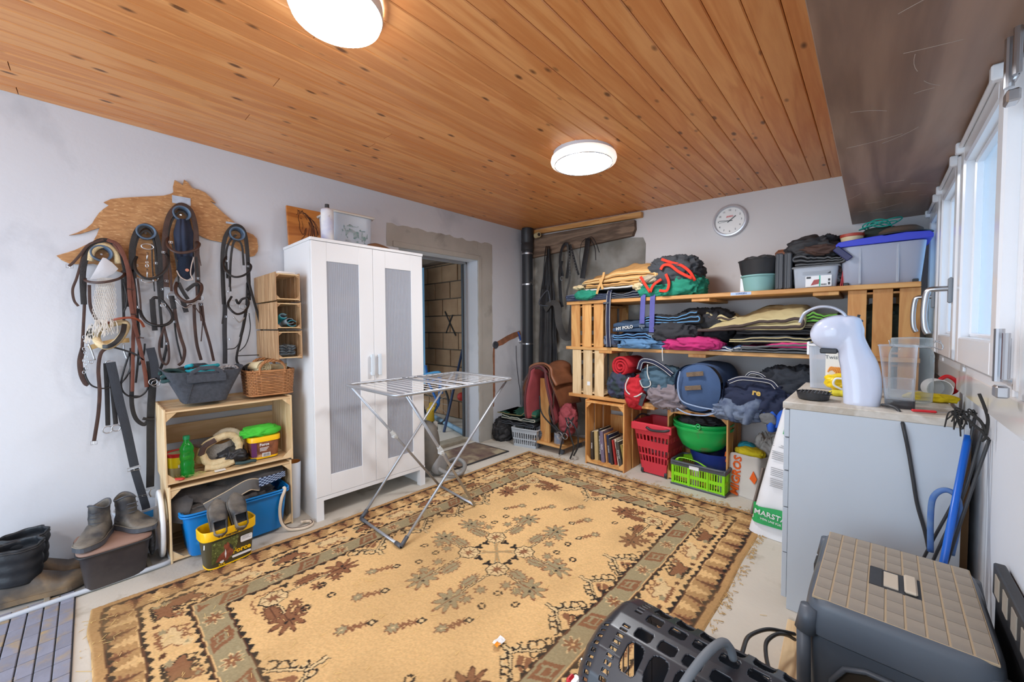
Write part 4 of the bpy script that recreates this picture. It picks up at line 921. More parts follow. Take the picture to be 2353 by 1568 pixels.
cord(t, 'noseband', [(407, 650, .06), (403, 665, .10), (410, 682, .13), (428, 694, .14), (448, 690, .13), (461, 674, .10), (463, 656, .07), (452, 648, .06)], 9, m_brl, .08)
strap(t, 'noseband_lining', [(410, 650), (420, 670), (432, 688)], 20, m_blk, .07); strap(t, 'noseband_lining', [(428, 668), (445, 655), (455, 652)], 20, m_blk, .07)
oring(t, 395, 682, 20, .07, 2.2, 22); oring(t, 459, 686, 18, .07, 2.2, 22)
cord(t, 'bit_mouthpiece', [(403, 690), (415, 702), (428, 708), (440, 702), (452, 692)], 4, m_steel, .08); strap(t, 'chin_strap', [(420, 690), (424, 705), (428, 718)], 26, m_blk, .075)
strap(t, 'rein', [(400, 700), (405, 735), (415, 775), (424, 805), (420, 830), (410, 840)], 17, m_brl, .07); strap(t, 'rein', [(446, 700), (447, 740), (452, 790), (462, 828)], 17, m_brl, .07)
strap(t, 'rein', [(398, 700), (401, 740), (406, 780), (418, 830)], 9, m_blk, .06); strap(t, 'rein', [(460, 700), (468, 740), (482, 790), (491, 830)], 15, m_brl, .075)
cord(t, 'thin_strap', [(428, 705), (440, 700), (455, 715), (465, 735), (462, 785)], 3, m_brl, .08); strap(t, 'cheek_end', [(394, 680), (400, 710)], 26, m_blk, .075); strap(t, 'cheek_end', [(461, 696), (466, 738)], 24, m_brl, .075)
for u, v in ((392, 557), (383, 646), (455, 640), (400, 740), (463, 700)): buckle(t, u, v, 16, 10, .08)
m_navy = mat('navy_bonnet', (34, 42, 62), .85, var=.4, rgb2=(54, 62, 84), scale=10, bump=.3, bscale=120)
t = thing('ear_bonnet', 'navy ear bonnet with pale rope edging hanging inside the highest bridle', 'ear bonnet', wp(420, 560, .07))
def bon(u, v):
    w = .55+.45*min(1, v*3)-.25*v*v; uu = 420+(u-.5)*48*w+4*v; d = .05+.045*math.sin(PI*u)*math.sin(PI*min(1, v+.15))+.012*abs(math.sin(u*PI*2.5))
    return wp(uu, 503+v*95, d)
g = G(); g.grid(bon, 24, 20); g.build('bonnet_cloth', m_navy, t, world=True, smooth=True)
g = G(); g.grid(lambda u, v: wp(426+(u-.5)*(30+12*math.sin(PI*.5*v)), 590+v*54*(.62+.38*math.sin(PI*u)**.7), .07+.02*math.sin(PI*u)), 20, 14); g.build('crochet_front', mat('navy_crochet', (26, 40, 62), .9, weave=1.0, bscale=420, var=.3), t, world=True, smooth=True)
g = G(); g.tube(spl([wp(445, 592, .08), wp(440, 610, .09), wp(438, 630, .09), wp(444, 642, .09)], 5), .003, 6); g.tube(spl([wp(406, 622, .08), wp(414, 636, .09), wp(428, 644, .09), wp(444, 643, .09)], 6), .003, 6); g.build('rope_edging', mat('pale_rope', (196, 178, 168), .8), t, world=True)
g = G(); g.cyl(wp(430, 621, .088), wp(430, 621, .094), .009, n=14); g.build('copper_stud', mat('copper', (206, 136, 110), .35, metal=.7), t, world=True)
# fourth bridle
t = thing('bridle', 'black bridle on the nose of the horse board, rightmost', 'bridle', wp(541, 540, .05))
strap(t, 'headpiece', [(515, 700), (512, 640), (512, 580), (520, 540), (540, 519), (560, 530), (568, 575), (571, 640), (572, 690)], 24, m_blk, .06)
strap(t, 'headpiece_lining', [(522, 640), (520, 580), (530, 550), (543, 540)], 12, m_blk, .05)
strap(t, 'inner_strap', [(528, 660), (530, 600), (536, 560), (546, 553), (556, 566), (560, 610)], 13, m_blk, .068)
strap(t, 'browband', [(520, 590, .05), (514, 606, .09), (520, 624, .12), (536, 636, .13), (555, 635, .13), (572, 625, .11), (577, 612, .09), (570, 604, .06)], 13, m_blk, .06, .009)
cord(t, 'noseband', [(532, 682, .06), (524, 698, .10), (530, 712, .13), (545, 722, .13), (562, 716, .12), (571, 700, .09), (568, 686, .07), (556, 688, .06), (548, 698, .055), (542, 688, .06)], 7, m_blk, .08)
strap(t, 'cheek_strap', [(514, 640), (516, 700), (512, 745)], 15, m_blk, .06); strap(t, 'cheek_strap', [(525, 620), (530, 670)], 10, m_blk, .07); strap(t, 'cheek_strap', [(569, 650), (567, 700), (560, 745), (553, 775)], 18, m_blk, .06)
strap(t, 'rein', [(517, 700), (516, 760), (517, 800), (517, 836)], 26, mat('worn_black_web', (60, 60, 64), .7, var=.4, scale=30), .06)
strap(t, 'rein', [(560, 740), (553, 780), (545, 812), (544, 830), (552, 842)], 14, m_blk, .07)
strap(t, 'long_rein', [(569, 640), (580, 680), (597, 740), (606, 790), (608, 825), (598, 848), (580, 853), (560, 846)], 16, m_blk, .085)
cord(t, 'thin_strap', [(572, 720), (575, 755), (566, 790), (550, 808)], 3, m_blk, .07); cord(t, 'thin_strap', [(522, 803), (540, 800), (552, 785)], 3, m_blk, .06); cord(t, 'thin_strap', [(546, 818), (570, 817), (595, 816)], 3, m_blk, .06)
oring(t, 534, 697, 18, .08); oring(t, 558, 705, 17, .08); cord(t, 'bit_mouthpiece', [(536, 728), (545, 738), (552, 740), (562, 730)], 4, m_steel, .08)
for u, v in ((522, 600), (570, 612), (524, 670), (520, 728), (571, 722), (527, 780)): buckle(t, u, v, 15, 10, .078)
# long straps hanging below
t = thing('surcingle', 'wide black strap hanging slantwise with a metal slide buckle', 'strap', wp(250, 830, .05))
m_web = mat('dark_elastic_web', (52, 56, 64), .75, var=.3, scale=20, bump=.3, bscale=260)
oring(t, 252, 833, 14, .07, 3, 8, name='ring'); strap(t, 'webbing', [(254, 833), (262, 868), (276, 930), (291, 990), (303, 1045), (309, 1072)], 40, m_web, .08); strap(t, 'webbing_tail', [(309, 1078), (319, 1112), (330, 1148), (336, 1172), (331, 1190)], 36, m_web, .084)
buckle(t, 308, 1078, 52, 18, .092); buckle(t, 327, 1140, 44, 8, .092)
t = thing('side_rein', 'narrow pair of black straps ending in two steel rings', 'strap', wp(247, 870, .04))
strap(t, 'strap_half', [(243, 835), (246, 900), (248, 978)], 20, m_blk, .05); strap(t, 'strap_half', [(253, 840), (260, 910), (266, 975)], 20, m_blk, .055); oring(t, 247, 988, 18, .055, 3, name='steel_ring'); oring(t, 267, 984, 17, .06, 3, name='steel_ring')
t = thing('girth_strap', 'wide black strap hanging straight down with a metal snap hook', 'strap', wp(350, 830, .05))
strap(t, 'strap_top', [(345, 800), (354, 835), (358, 870), (356, 872)], 40, m_web, .075); strap(t, 'strap_body', [(345, 830), (350, 880), (347, 940), (346, 1000), (346, 1060), (345, 1120)], 36, m_blk, .065)
oring(t, 352, 878, 18, .085, 2.6, name='steel_ring'); oring(t, 358, 882, 18, .08, 2.6, name='steel_ring'); strap(t, 'keeper', [(328, 962), (342, 964), (355, 964)], 16, m_blk, .08, .01); cord(t, 'snap_hook', [(346, 1124), (343, 1134), (347, 1142)], 4, m_steel, .07); buckle(t, 345, 1124, 40, 8, .07)
t = thing('breastplate', 'thin black leather straps looping between the first two bridles', 'strap', wp(305, 850, .05))
strap(t, 'strap_body', [(303, 800), (303, 880), (303, 930), (312, 962), (330, 976), (340, 968)], 20, m_blk, .06); cord(t, 'loop', [(298, 810), (285, 850), (278, 885), (288, 906), (313, 914), (334, 902), (341, 880), (335, 850), (328, 820)], 4.5, m_blk, .07); cord(t, 'loop', [(306, 800), (300, 850), (292, 862), (280, 880)], 3.5, m_blk, .075)
strap(t, 'keeper', [(308, 911), (320, 912)], 12, m_blk, .078, .01); buckle(t, 290, 818, 14, 12); strap(t, 'short_strap', [(333, 790), (330, 815), (320, 840)], 9, m_blk, .06)
# ------------------------------------------------------------------ wooden crates on the left
def crate(name, label, loc, W, Hh, D, m_side, m_long, group=None, nside=4, nback=3, slat=.009, post=.022, tri=.045, rz=0.0, front='x', top_n=4, gap=.006):
    """open crate lying on its side, opening towards local +X; W along Y, depth D along -X"""
    t = thing(name, label, 'crate', loc, rz, group)
    base = {}
    def piece(key, nm, g, m, lc, par=t):
        if key not in base: base[key] = o = g.build(nm, m, par)
        else: o = base[key].copy(); COL.objects.link(o)
        o.location = lc; return o
    for yy in (0, W):                        # the slatted ends (now the sides)
        for k in range(nside):
            w = (D-gap*(nside-1))/nside; g = G(); g.box(-w, 0, 0, slat, .0, Hh, .0015); piece('s', 'slat', g, m_side, (-k*(w+gap), 0 if yy == 0 else W-slat, 0))
    for zz in (slat*1.2, Hh-slat*2.2):        # boards above and below
        for k in range(top_n):
            w = (D-.008*(top_n-1))/top_n; g = G(); g.box(-w, 0, slat, W-slat, 0, slat, .0015); piece('l', 'slat', g, m_long, (-k*(w+.008), 0, zz))
    for k in range(nback):
        w = (Hh-.04*(nback-1))/nback; g = G(); g.box(-slat, 0, slat, W-slat, 0, w, .0015); piece('b', 'slat', g, m_long, (-D+slat, 0, k*(w+.04)))
    for (yy, sy) in ((slat, 1), (W-slat, -1)):
        for (zz, sz) in ((slat*2.2, 1), (Hh-slat*2.2, -1)):
            g = G(); pts = [(0, 0), (tri*sy, 0), (0, tri*sz)]; g.prism(pts, -D+.012, (V(-.003, yy, zz), V(0, 1, 0), V(0, 0, 1))) if tri < 0 else g.prism(pts, .014, (V(-.018, yy, zz), V(0, 1, 0), V(0, 0, 1)))
            g.build('corner_block', m_side, t)
    return t
CX = -2.67
crate('wooden_crate', 'pale wooden crate on the floor holding the blue tub', (CX, .252, 0), .585, .405, .37, m_pine, m_pineh, 'pale crates under the bridles')
crate('wooden_crate', 'pale wooden crate stacked on top, holding bottle and sheepskins', (CX, .243, .408), .605, .405, .37, m_pine, m_pineh, 'pale crates under the bridles')
m_crs = mat('pine_greyish', (196, 158, 116), .6, rgb2=(158, 118, 80), wood=True, scale=2.4, stretch=(5, 5, .9), objvar=.1, bump=.15)
for k, (z, h, lab) in enumerate(((1.400, .170, 'empty little wooden wall crate, topmost of three'), (1.226, .166, 'little wooden wall crate holding teal boots, middle of three'), (1.042, .176, 'little wooden wall crate holding a grey pad, lowest of three'))):
    crate('wall_crate', lab, (-2.618, .757+.003*k, z), .137, h, .44, m_crs, m_pineh, 'little crates on the wall', nside=6, nback=2, slat=.006, tri=.02, gap=.011)
g = G(); g.box(-.15, 0, 0, .10, 0, .012, .002); o = g.build('paper_pad', m_white); o.location = (-2.68, .79, 1.571); tag(o, 'thin white booklet lying on the topmost little wall crate', 'booklet')
m_teal = mat('teal_fabric', (40, 146, 160), .8, bump=.3, bscale=200); m_gryb = mat('grey_bandage', (120, 134, 142), .85, bump=.3, bscale=200)
def cuff(name, label, c, L, R_, m, m2, rz, tilt=0, group=None):
    """open protective boot: curled shell with dark lining"""
    t = thing(name, label, 'tendon boot', c, rz, group)
    for nm, rr_, mm in (('shell', 1.0, m), ('lining', .86, m2)):
        g = G(); g.grid(lambda u, v: V(L*(v-.5), R_*rr_*math.cos(.5+u*5.2), R_*.75*rr_*math.sin(.5+u*5.2)+.15*R_*math.sin(v*PI)), 22, 8)
        o = g.build(nm, mm, t, smooth=True); o.rotation_euler = (0, tilt, 0)
        s = o.modifiers.new('thick', 'SOLIDIFY'); s.thickness = .003
    return t
cuff('tendon_boot', 'teal tendon boot at the left of the middle little crate', V(-2.70, .800, 1.280), .12, .024, m_teal, m_gryb, .1, -.5, 'teal boots')
cuff('tendon_boot', 'teal tendon boot at the right of the middle little crate', V(-2.68, .850, 1.262), .13, .026, m_teal, m_bpl, -.1, .0, 'teal boots')
cuff('tendon_boot', 'grey tendon boot between the two teal ones', V(-2.68, .824, 1.262), .14, .024, m_gryb, m_bpl, .1, -.2)
def foldpad(name, label, cat, origin, ux, W_, D_, layers, th, m, seed=0, pipe=None, amp=.012, sag=0.0, group=None, gap=1.15, h=None, n=26, md=10, lean=0.0, parent=None, piper=.004, jit=.02, pname='piping', rise=0.0):
    """folded pad: serpentine layers along ux, depth away behind; ux = direction of its front edge"""
    ux = Vector(ux).normalized(); uy = V(0, 0, 1).cross(ux); t = thing(name, label, cat, origin, 0, group); r = random.Random(seed)
    path = []; z = th*.5
    for L_ in range(layers):
        a, b = (0, 1) if L_ % 2 == 0 else (1, 0); e0, e1 = r.uniform(0, jit), 1-r.uniform(0, jit)
        for k in range(n):
            s = k/(n-1); x = (a+(b-a)*s); x = e0+(e1-e0)*x; path.append((x*W_, z))
        if L_ < layers-1:
            xe = path[-1][0]; sg = 1 if b == 1 else -1; hh = th*gap
            for k in range(1, 6):
                an = -PI/2+PI*k/6; path.append((xe+sg*math.cos(an)*hh*.55, z+hh/2+math.sin(an)*hh/2))
            z += hh
    Hn = z+th*.5
    N = len(path); nor = []
    for i in range(N):
        a = path[max(0, i-1)]; b = path[min(N-1, i+1)]; dx, dz = b[0]-a[0], b[1]-a[1]; l = math.hypot(dx, dz) or 1; nor.append((-dz/l, dx/l))
    def P(x, z, y):
        k = z/max(Hn, 1e-6); s = x/W_
        zz = z+k*(amp*2.2*nse((s*3.1, y*7, seed*3.3), 1.0)+amp*nse((s*9, y*14, seed), 1.0))-sag*k*(2*s-1)**2+lean*k*(s-.5)+rise*(.35+.65*k)*math.sin(PI/2*min(1, y/D_))
        return Vector(ux)*x+uy*(y+ .012*nse((s*5, z*30, seed*7.1), 1))+V(0, 0, max(.0005, zz))
    g = G(); vs = []
    rows = [(0, .55), (.004, .9), (.012, 1.0)]+[(D_*k/md, 1.0) for k in range(1, md)]+[(D_, .6)]
    for y, tk in rows:
        for sgn in (1, -1):
            for (x, z), (nx_, nz_) in zip(path, nor): vs.append(P(x+nx_*sgn*th*.5*tk, z+nz_*sgn*th*.5*tk, y))
    fs = []; K = 2*N
    for j in range(len(rows)-1):
        for i in range(N-1):
            fs.append((j*K+i, j*K+i+1, (j+1)*K+i+1, (j+1)*K+i)); fs.append((j*K+N+i+1, j*K+N+i, (j+1)*K+N+i, (j+1)*K+N+i+1))
        for e in (0, N-1): fs.append((j*K+e, j*K+N+e, (j+1)*K+N+e, (j+1)*K+e))
    for i in range(N-1): fs.append((i, N+i, N+i+1, i+1)); J = (len(rows)-1)*K; fs.append((J+i, J+i+1, J+N+i+1, J+N+i))
    g.add(vs, fs); g.build('pad', m, t, smooth=True)
    if pipe:
        g = G(); g.tube([P(x, z, 0)-uy*.001 for x, z in path], piper, 6); g.build(pname, pipe, t, smooth=True)
    return t
foldpad('bandage_pad', 'folded grey pad with black edging in the lowest little wall crate', 'pad', (-2.66, .783, 1.062), (0, 1, 0), .082, .14, 4, .014, m_gryb, 3, m_bpl, .01, piper=.003)
# felt bag
m_felt = mat('grey_felt', (72, 76, 84), .95, var=.6, rgb2=(52, 55, 62), scale=60, bump=.5, bscale=300)
t = thing('felt_bag', 'dark grey felt bag with cut-out handles full of ropes, on the upper crate', 'bag', (-2.81, .43, .822), 0)
bz = .182
def bagp(u, v, off=0):
    # u round the bag, v up; mouth longer than the base along Y and peaked at the two ends
    a = 2*PI*u; ca, sa = math.cos(a), math.sin(a); k = .35
    x = math.copysign(abs(sa)**k, sa)*(.095+.03*v-off); y = math.copysign(abs(ca)**k, ca)*(.098+.085*v**1.1-off)
    return V(x, y, .002+bz*v+.012*v*(ca**8)-.008*v*math.sin(a)**2)
g = G(); g.grid(lambda u, v: bagp(u, v), 56, 8, cu=True); g.grid(lambda u, v: bagp(u, 1-v*.75, .006), 56, 6, cu=True)
g.add([bagp(k/56, 0) for k in range(56)], [tuple(range(56))[::-1]]); g.add([bagp(k/56, 1, o_) for k in range(56) for o_ in (0, .006)], [(2*k, (2*k+2) % 112, (2*k+3) % 112, 2*k+1) for k in range(56)]); g.build('bag_body', m_felt, t, auto=45)
for sx_ in (1, -1):
    g = G(); X_ = sx_*.128; pts = [V(X_, -.075, .10), V(X_+.004*sx_, -.075, .165), V(X_, -.05, .20), V(X_, 0, .208), V(X_, .05, .20), V(X_+.004*sx_, .075, .165), V(X_, .075, .10)]
    inner = [V(X_, .045, .165), V(X_, .035, .185), V(X_, 0, .19), V(X_, -.035, .185), V(X_, -.045, .165)]
    g.tube([V(X_, -.078, .13), V(X_, -.062, .175), V(X_, -.03, .195), V(X_, .03, .195), V(X_, .062, .175), V(X_, .078, .13)], .01, 8, flat=(V(1, 0, 0), .022, .006)); g.beam((X_, -.085, .140), (X_, .085, .140), .006, .045, c=.001); g.build('handle', m_felt, t)
g = G(); g.tube([bagp(.25, .62)+V(.003, -.06, 0), bagp(.25, .62)+V(.003, .07, .008)], .0015, 5); g.tube([bagp(.25, .62)+V(.003, -.06, 0), bagp(.25, .02)+V(.003, -.085, 0)], .0015, 5); g.build('seam', m_bpl, t)
m_drope = mat('dark_green_rope', (30, 62, 62), .8, bump=.5, bscale=200); m_trope = mat('turquoise_rope', (30, 160, 176), .75, bump=.5, bscale=200)
def coil(name, label, c, R_, r, m, turns=3, seed=0, group=None, cat='rope', wob=.25, hz=.012):
    rr = random.Random(seed); pts = []
    ph = [rr.uniform(0, 6) for _ in range(3)]
    for i in range(turns*22):
        a = 2*PI*i/22; q = 1+wob*math.sin(a*.37+ph[0])*.8; pts.append(V(R_[0]*q*math.cos(a+ph[1]), R_[1]*q*math.sin(a+ph[1]), hz*math.sin(a*1.3+ph[2])+r*2*(i/22)*.55))
    g = G(); n = len(pts); g.tube(pts, r, 8, rs=[r*(1+.10*math.sin(i*2.1)) for i in range(n)]); o = g.build(name, m, None, smooth=True); o.location = c; tag(o, label, cat, group); return o
coil('lead_rope', 'dark green rope coiled at the left end of the felt bag', (-2.77, .30, .965), (.035, .045), .010, m_drope, 3, 1)
coil('lead_rope', 'turquoise rope coiled in the middle of the felt bag', (-2.80, .43, .975), (.06, .06), .010, m_trope, 4, 2)
coil('lead_rope', 'black and white speckled rope at the right end of the felt bag', (-2.78, .54, .965), (.045, .05), .010, mat('speckled_rope', (90, 90, 100), .8, rgb2=(200, 200, 200), scale=90), 3, 5)
blob('rolled_cover', (-2.84, .38, .975), (.06, .08, .04), m_bpl, 4, .3, label='black crumpled cover lying in the felt bag behind the ropes', cat='cover')
# wicker basket
m_wick = mat('brown_wicker', (188, 132, 84), .7, var=.5, rgb2=(140, 90, 54), scale=30, bump=.2)
t = thing('wicker_basket', 'brown woven wicker basket with arched handles, on the upper crate', 'basket', (-2.80, .755, .822), 0)
bw, bd, bh = .255, .19, .15
def wk(a, z, s=1.0):
    k = .3; f = .90+.10*z/bh; return V(math.copysign(abs(math.cos(a))**k, math.cos(a))*bd/2*f*s, math.copysign(abs(math.sin(a))**k, math.sin(a))*bw/2*f*s, z)
NS = 34; g = G()
for r in range(15):
    z = .006+r*.0100; ph = r % 2; g.tube([wk(2*PI*i/(NS*2), z, 1+.034*math.cos(PI*(i/2+ph))) for i in range(NS*2)], .0044, 5, closed=True)
o = g.build('weave', m_wick, t, smooth=True); o['kind'] = 'stuff'
g = G()
for i in range(NS): g.tube([wk(2*PI*(i+.5)/NS, 0), wk(2*PI*(i+.5)/NS, bh)], .0022, 5)
o = g.build('stakes', m_wick, t); o['kind'] = 'stuff'
g = G(); g.tube([wk(2*PI*i/48, bh+.003*math.sin(i*2.6)) for i in range(48)], .006, 6, closed=True); g.tube([wk(2*PI*i/48, .004, 1.04) for i in range(48)], .006, 6, closed=True); g.build('rim', m_wick, t, smooth=True)
for sx_ in (1, -1):
    g = G(); p = [V(sx_*bd/2*.98, -.07, bh-.02), V(sx_*bd/2, -.065, bh+.03), V(sx_*bd/2, -.03, bh+.06), V(sx_*bd/2, .03, bh+.06), V(sx_*bd/2, .065, bh+.03), V(sx_*bd/2*.98, .07, bh-.02)]; pp = spl(p, 10)
    for q in range(3): g.tube([x+V(.006*math.cos(i*.55+q*2.1), 0, .006*math.sin(i*.55+q*2.1)) for i, x in enumerate(pp)], .005, 6)
    g.build('handle', m_wick, t, smooth=True)
g = G(); g.box(-bd/2*.85, bd/2*.85, -bw/2*.85, bw/2*.85, .0, .008); g.build('bottom', m_wick, t)
def roll(name, label, c, d, L_, R_, m, turns=4, cat='bandage', group=None, m2=None):
    d = Vector(d).normalized(); e = V(0, 0, 1) if abs(d.z) < .8 else V(1, 0, 0); a_ = d.cross(e).normalized(); b_ = d.cross(a_)
    g = G(); n = turns*16; w = R_/turns
    def f(u, v):
        th = u*turns*2*PI; rr = w*.5+R_*u; return a_*rr*math.cos(th)+b_*rr*math.sin(th)+d*(v-.5)*L_
    g.grid(f, n, 3); o = g.build(name, m, None, smooth=True); o.location = c; s = o.modifiers.new('thick', 'SOLIDIFY'); s.thickness = w*.6; s.offset = 0; tag(o, label, cat, group); return o
m_crm = mat('cream_fleece', (222, 208, 168), .95, bump=.5, bscale=200)
roll('bandage_roll', 'rolled cream bandage standing out of the wicker basket, left', (-2.79, .70, .985), (1, .25, .1), .14, .038, m_crm, 4)
roll('bandage_roll', 'rolled cream bandage lying across the wicker basket, right', (-2.81, .80, .972), (.3, 1, 0), .13, .028, m_crm, 3)
roll('bandage_roll', 'rolled black bandage at the left back of the wicker basket', (-2.86, .665, .975), (1, 0, .2), .10, .03, m_bpl, 4)

# ------------------------------------------------------------------ inside the upper crate (floor at z .43)
CZ = .43
t = thing('water_bottle', 'green plastic bottle half full of liquid, in the upper crate', 'bottle', atx(438, 1098, -2.72)+V(0, 0, 0)); t.matrix_basis = Matrix.Translation((-2.725, .338, CZ))
m_gb = mat('green_bottle', (30, 170, 60), .12, glass=.55, trans=1.0); pr = [(.001, 0), (.026, .0), (.030, .006), (.0305, .03), (.028, .042), (.031, .055), (.0305, .075), (.0275, .085), (.031, .098), (.032, .118), (.028, .135), (.031, .145), (.030, .160), (.020, .180), (.013, .190), (.0125, .205)]
g = G(); g.lathe(pr, 24); g.build('bottle_body', m_gb, t, smooth=True)
g = G(); g.lathe([(.001, .002)]+[(r*.94, z) for r, z in pr[2:8]]+[(.001, .086)], 24); g.build('liquid', mat('green_liquid', (20, 120, 46), .1, glass=.3, trans=1.0), t, smooth=True)
g = G(); g.cyl((0, 0, .203), (0, 0, .222), .0155, .0145, 20); g.build('cap', mat('green_cap', (10, 130, 80), .4), t, auto=40)
t = thing('treat_tub', 'round tub with yellow label and red rim behind the green bottle', 'tub', (-2.80, .318, CZ))
g = G(); g.lathe([(.001, 0), (.052, 0), (.056, .12), (.053, .12)], 28); g.build('tub_body', mat('olive_clear_tub', (196, 190, 150), .3, glass=.3), t, auto=40)
g = G(); g.lathe([(.0555, .048), (.0575, .105)], 28); g.build('yellow_label', mat('yellow_label', (236, 220, 10), .5), t, smooth=True)
g = G(); g.tube([V(.058*math.cos(a), .058*math.sin(a), .122) for a in [2*PI*i/28 for i in range(28)]], .004, 6, closed=True); g.lathe([(.056, .105), (.0575, .12)], 28); g.build('red_rim', mat('red_rim', (200, 30, 40), .5), t, smooth=True)
g = G(); g.box(.0, .001, -.016, .010, .05, .066, 0, Matrix.Translation((.058, -.0, 0))); g.build('price_sticker', m_white, t)
# sheepskin noseband bundle
t = thing('sheepskin_pads', 'bundle of cream sheepskin halter pads with brown straps in the upper crate', 'halter', (-2.80, .50, CZ))
g = G()
def fur(pts, r, m, nm, dirty=None):
    pp = spl(pts, 8); g = G(); rr = random.Random(len(pts)); g.tube(pp, r, 14, rs=[r*(1+.22*nse((p.x*60, p.y*60, p.z*60))) for p in pp]); o = g.build(nm, m, t, smooth=True); return o
fur([V(.0, -.10, .04), V(.02, -.085, .12), V(.02, -.04, .155), V(.02, .03, .175), V(.02, .07, .15), V(.03, .085, .09), V(.05, .04, .045), V(.06, -.02, .035), V(.05, -.07, .045), V(.04, -.09, .09)], .020, m_fleece, 'fleece_ring')
fur([V(.06, -.085, .02), V(.07, -.02, .012), V(.07, .05, .025)], .017, m_fleece, 'fleece_pad'); fur([V(-.03, -.02, .16), V(-.02, .04, .19), V(.0, .09, .16), V(.0, .10, .10)], .022, mat('grey_fleece', (190, 176, 150), .95, bump=1, bscale=140, var=.6, rgb2=(150, 138, 118), scale=20), 'fleece_pad')
g = G(); g.grid(lambda u, v: V(-.01+.03*math.sin(u*3), -.08+.15*u, .05+.10*v-.02*math.sin(u*PI)), 10, 8); g.build('grey_lining', mat('grey_fluff', (150, 146, 138), .95, bump=1, bscale=100, var=.6, scale=18, rgb2=(110, 106, 100)), t, smooth=True)
g = G(); g.tube(spl([V(.03, -.17, .165), V(.02, -.13, .15), V(.03, -.09, .135), V(.03, -.075, .12)], 5), .01, 8, flat=(V(1, 0, 0), .018, .005)); g.build('strap', m_brl, t)
g = G(); g.tube(spl([V(.05, -.10, .09), V(.05, -.08, .14), V(.05, -.03, .165)], 6), .01, 8, flat=(V(1, 0, .3), .03, .006)); g.build('strap', m_brl, t)
g = G(); g.tube(spl([V(-.02, .07, .20), V(-.02, .085, .14), V(-.01, .12, .15)], 6), .01, 8, flat=(V(1, 0, .3), .028, .006)); g.build('strap', m_brl, t)
blob('brushing_boots', (-2.80, .555, CZ+.045), (.07, .07, .05), m_bpl, 12, .4, label='black straps and boots heaped behind the sheepskin in the upper crate', cat='strap', flat=CZ)
t = thing('dark_knife', 'dark green handled tool lying beside the yellow-lidded bucket', 'tool', (-2.70, .60, CZ)); g = G(); g.tube(spl([V(0, -.05, .02), V(.01, -.01, .016), V(.01, .03, .018), V(.005, .05, .012)], 5), .01, 8, rs=None); g.build('grip', mat('petrol_green', (40, 66, 68), .5), t, smooth=True)
m_yel2 = mat('yellow_plastic', (250, 196, 10), .35)
def bucket_rr(t, lx, ly, h, mb, ml, rimh=.03, tp=.88, lid=False):
    g = G(); n = 36
    def ring(s, z, o=0):
        return [V(math.copysign(abs(math.sin(a))**.55, math.sin(a))*(lx/2*s-o), math.copysign(abs(math.cos(a))**.40, math.cos(a))*(ly/2*s-o), z) for a in [2*PI*j/n for j in range(n)]]
    def sk(Rs, nm, m, cap0=False, cap1=False):
        g = G(); vs = [p for q in Rs for p in q]; fs = [(i*n+j, (i+1)*n+j, (i+1)*n+(j+1) % n, i*n+(j+1) % n) for i in range(len(Rs)-1) for j in range(n)]
        if cap0: fs.append(tuple(range(n)))
        if cap1: fs.append(tuple((len(Rs)-1)*n+j for j in range(n))[::-1])
        g.add(vs, fs); return g.build(nm, m, t, auto=40)
    sk([ring(tp*.97, 0), ring(tp, .006), ring(.98, h-rimh)], 'bucket_side', mb, cap0=True)
    sk([ring(tp+.006, .0), ring(tp+.012, .010), ring(tp+.004, .012)], 'yellow_foot', ml)
    if lid: sk([ring(1.0, h-rimh), ring(1.05, h-rimh), ring(1.06, h-.004), ring(1.03, h), ring(.3, h)], 'lid', ml, cap1=True)
    else:
        sk([ring(1.0, h-rimh), ring(1.05, h-rimh-.0), ring(1.06, h-.004), ring(1.03, h), ring(.99, h-.004), ring(.97, h-.03), ring(tp*.96, .012), ring(.02, .012)], 'rim', ml)
t = thing('treat_bucket', 'yellow-lidded bucket with brown horse print and barcode, in the upper crate', 'bucket', (-2.79, .715, CZ+.004), 0)
m_prt = mat('brown_print', (150, 92, 62), .5, rgb2=(86, 50, 40), scale=30, var=.8, dirt=((206, 160, 120), 26, .6, .66))
bucket_rr(t, .13, .165, .135, m_prt, m_yel2, lid=True)
g = G(); g.box(.062, .0645, -.022, .022, .012, .034); g.build('barcode_patch', m_white, t)
g = G()
for i in range(9): g.box(.0645, .065, -.018+i*.0042, -.018+i*.0042+.0018*(1+i % 2*.5), .014, .032)
g.build('barcode_bars', m_bpl, t)
g = G(); g.box(.0635, .0655, -.078, -.05, .02, .105); g.build('purple_stripe', mat('purple_stripe', (92, 40, 92), .5), t)
text('Force', .022, m_white, t, (.067, -.01, .088), (0, 1, 0), (.06, 0, 1), bold=.0005)
g = G()
for i in range(3): g.box(.0655, .067, -.034, .014-.006*i, .066-i*.008, .069-i*.008)
g.build('small_print', m_white, t)
blob('green_cloth', (-2.79, .70, CZ+.165), (.055, .095, .035), mat('green_microfibre', (74, 196, 58), .9, bump=.4, bscale=220), 8, .38, fr=6, n=(60, 34), label='bright green crumpled microfibre cloth on the yellow bucket lid', cat='cloth')
t = thing('folding_knife', 'red handled knife lying on straw at the crate front edge', 'knife', (-2.69, .285, CZ+.004)); g = G(); g.beam((.0, -.01, .006), (.035, .03, .006), .018, .012, c=.004); g.build('handle', mat('red_grip', (186, 52, 46), .5), t)
g = G(); rr = random.Random(31)
for k in range(70): x, y = -2.70+rr.uniform(-.05, .02), .30+rr.gauss(.03, .035); a = rr.uniform(0, PI); g.beam((x, max(.26, y), CZ+.003+rr.uniform(0, .012)), (x+.02*math.cos(a), max(.262, y+.022*math.sin(a)), CZ+.003+rr.uniform(0, .01)), .002, .001)
tag(g.build('hay', mat('green_hay', (180, 186, 110), .9)), 'loose greenish hay around the green bottle in the upper crate', 'hay', kind='stuff')
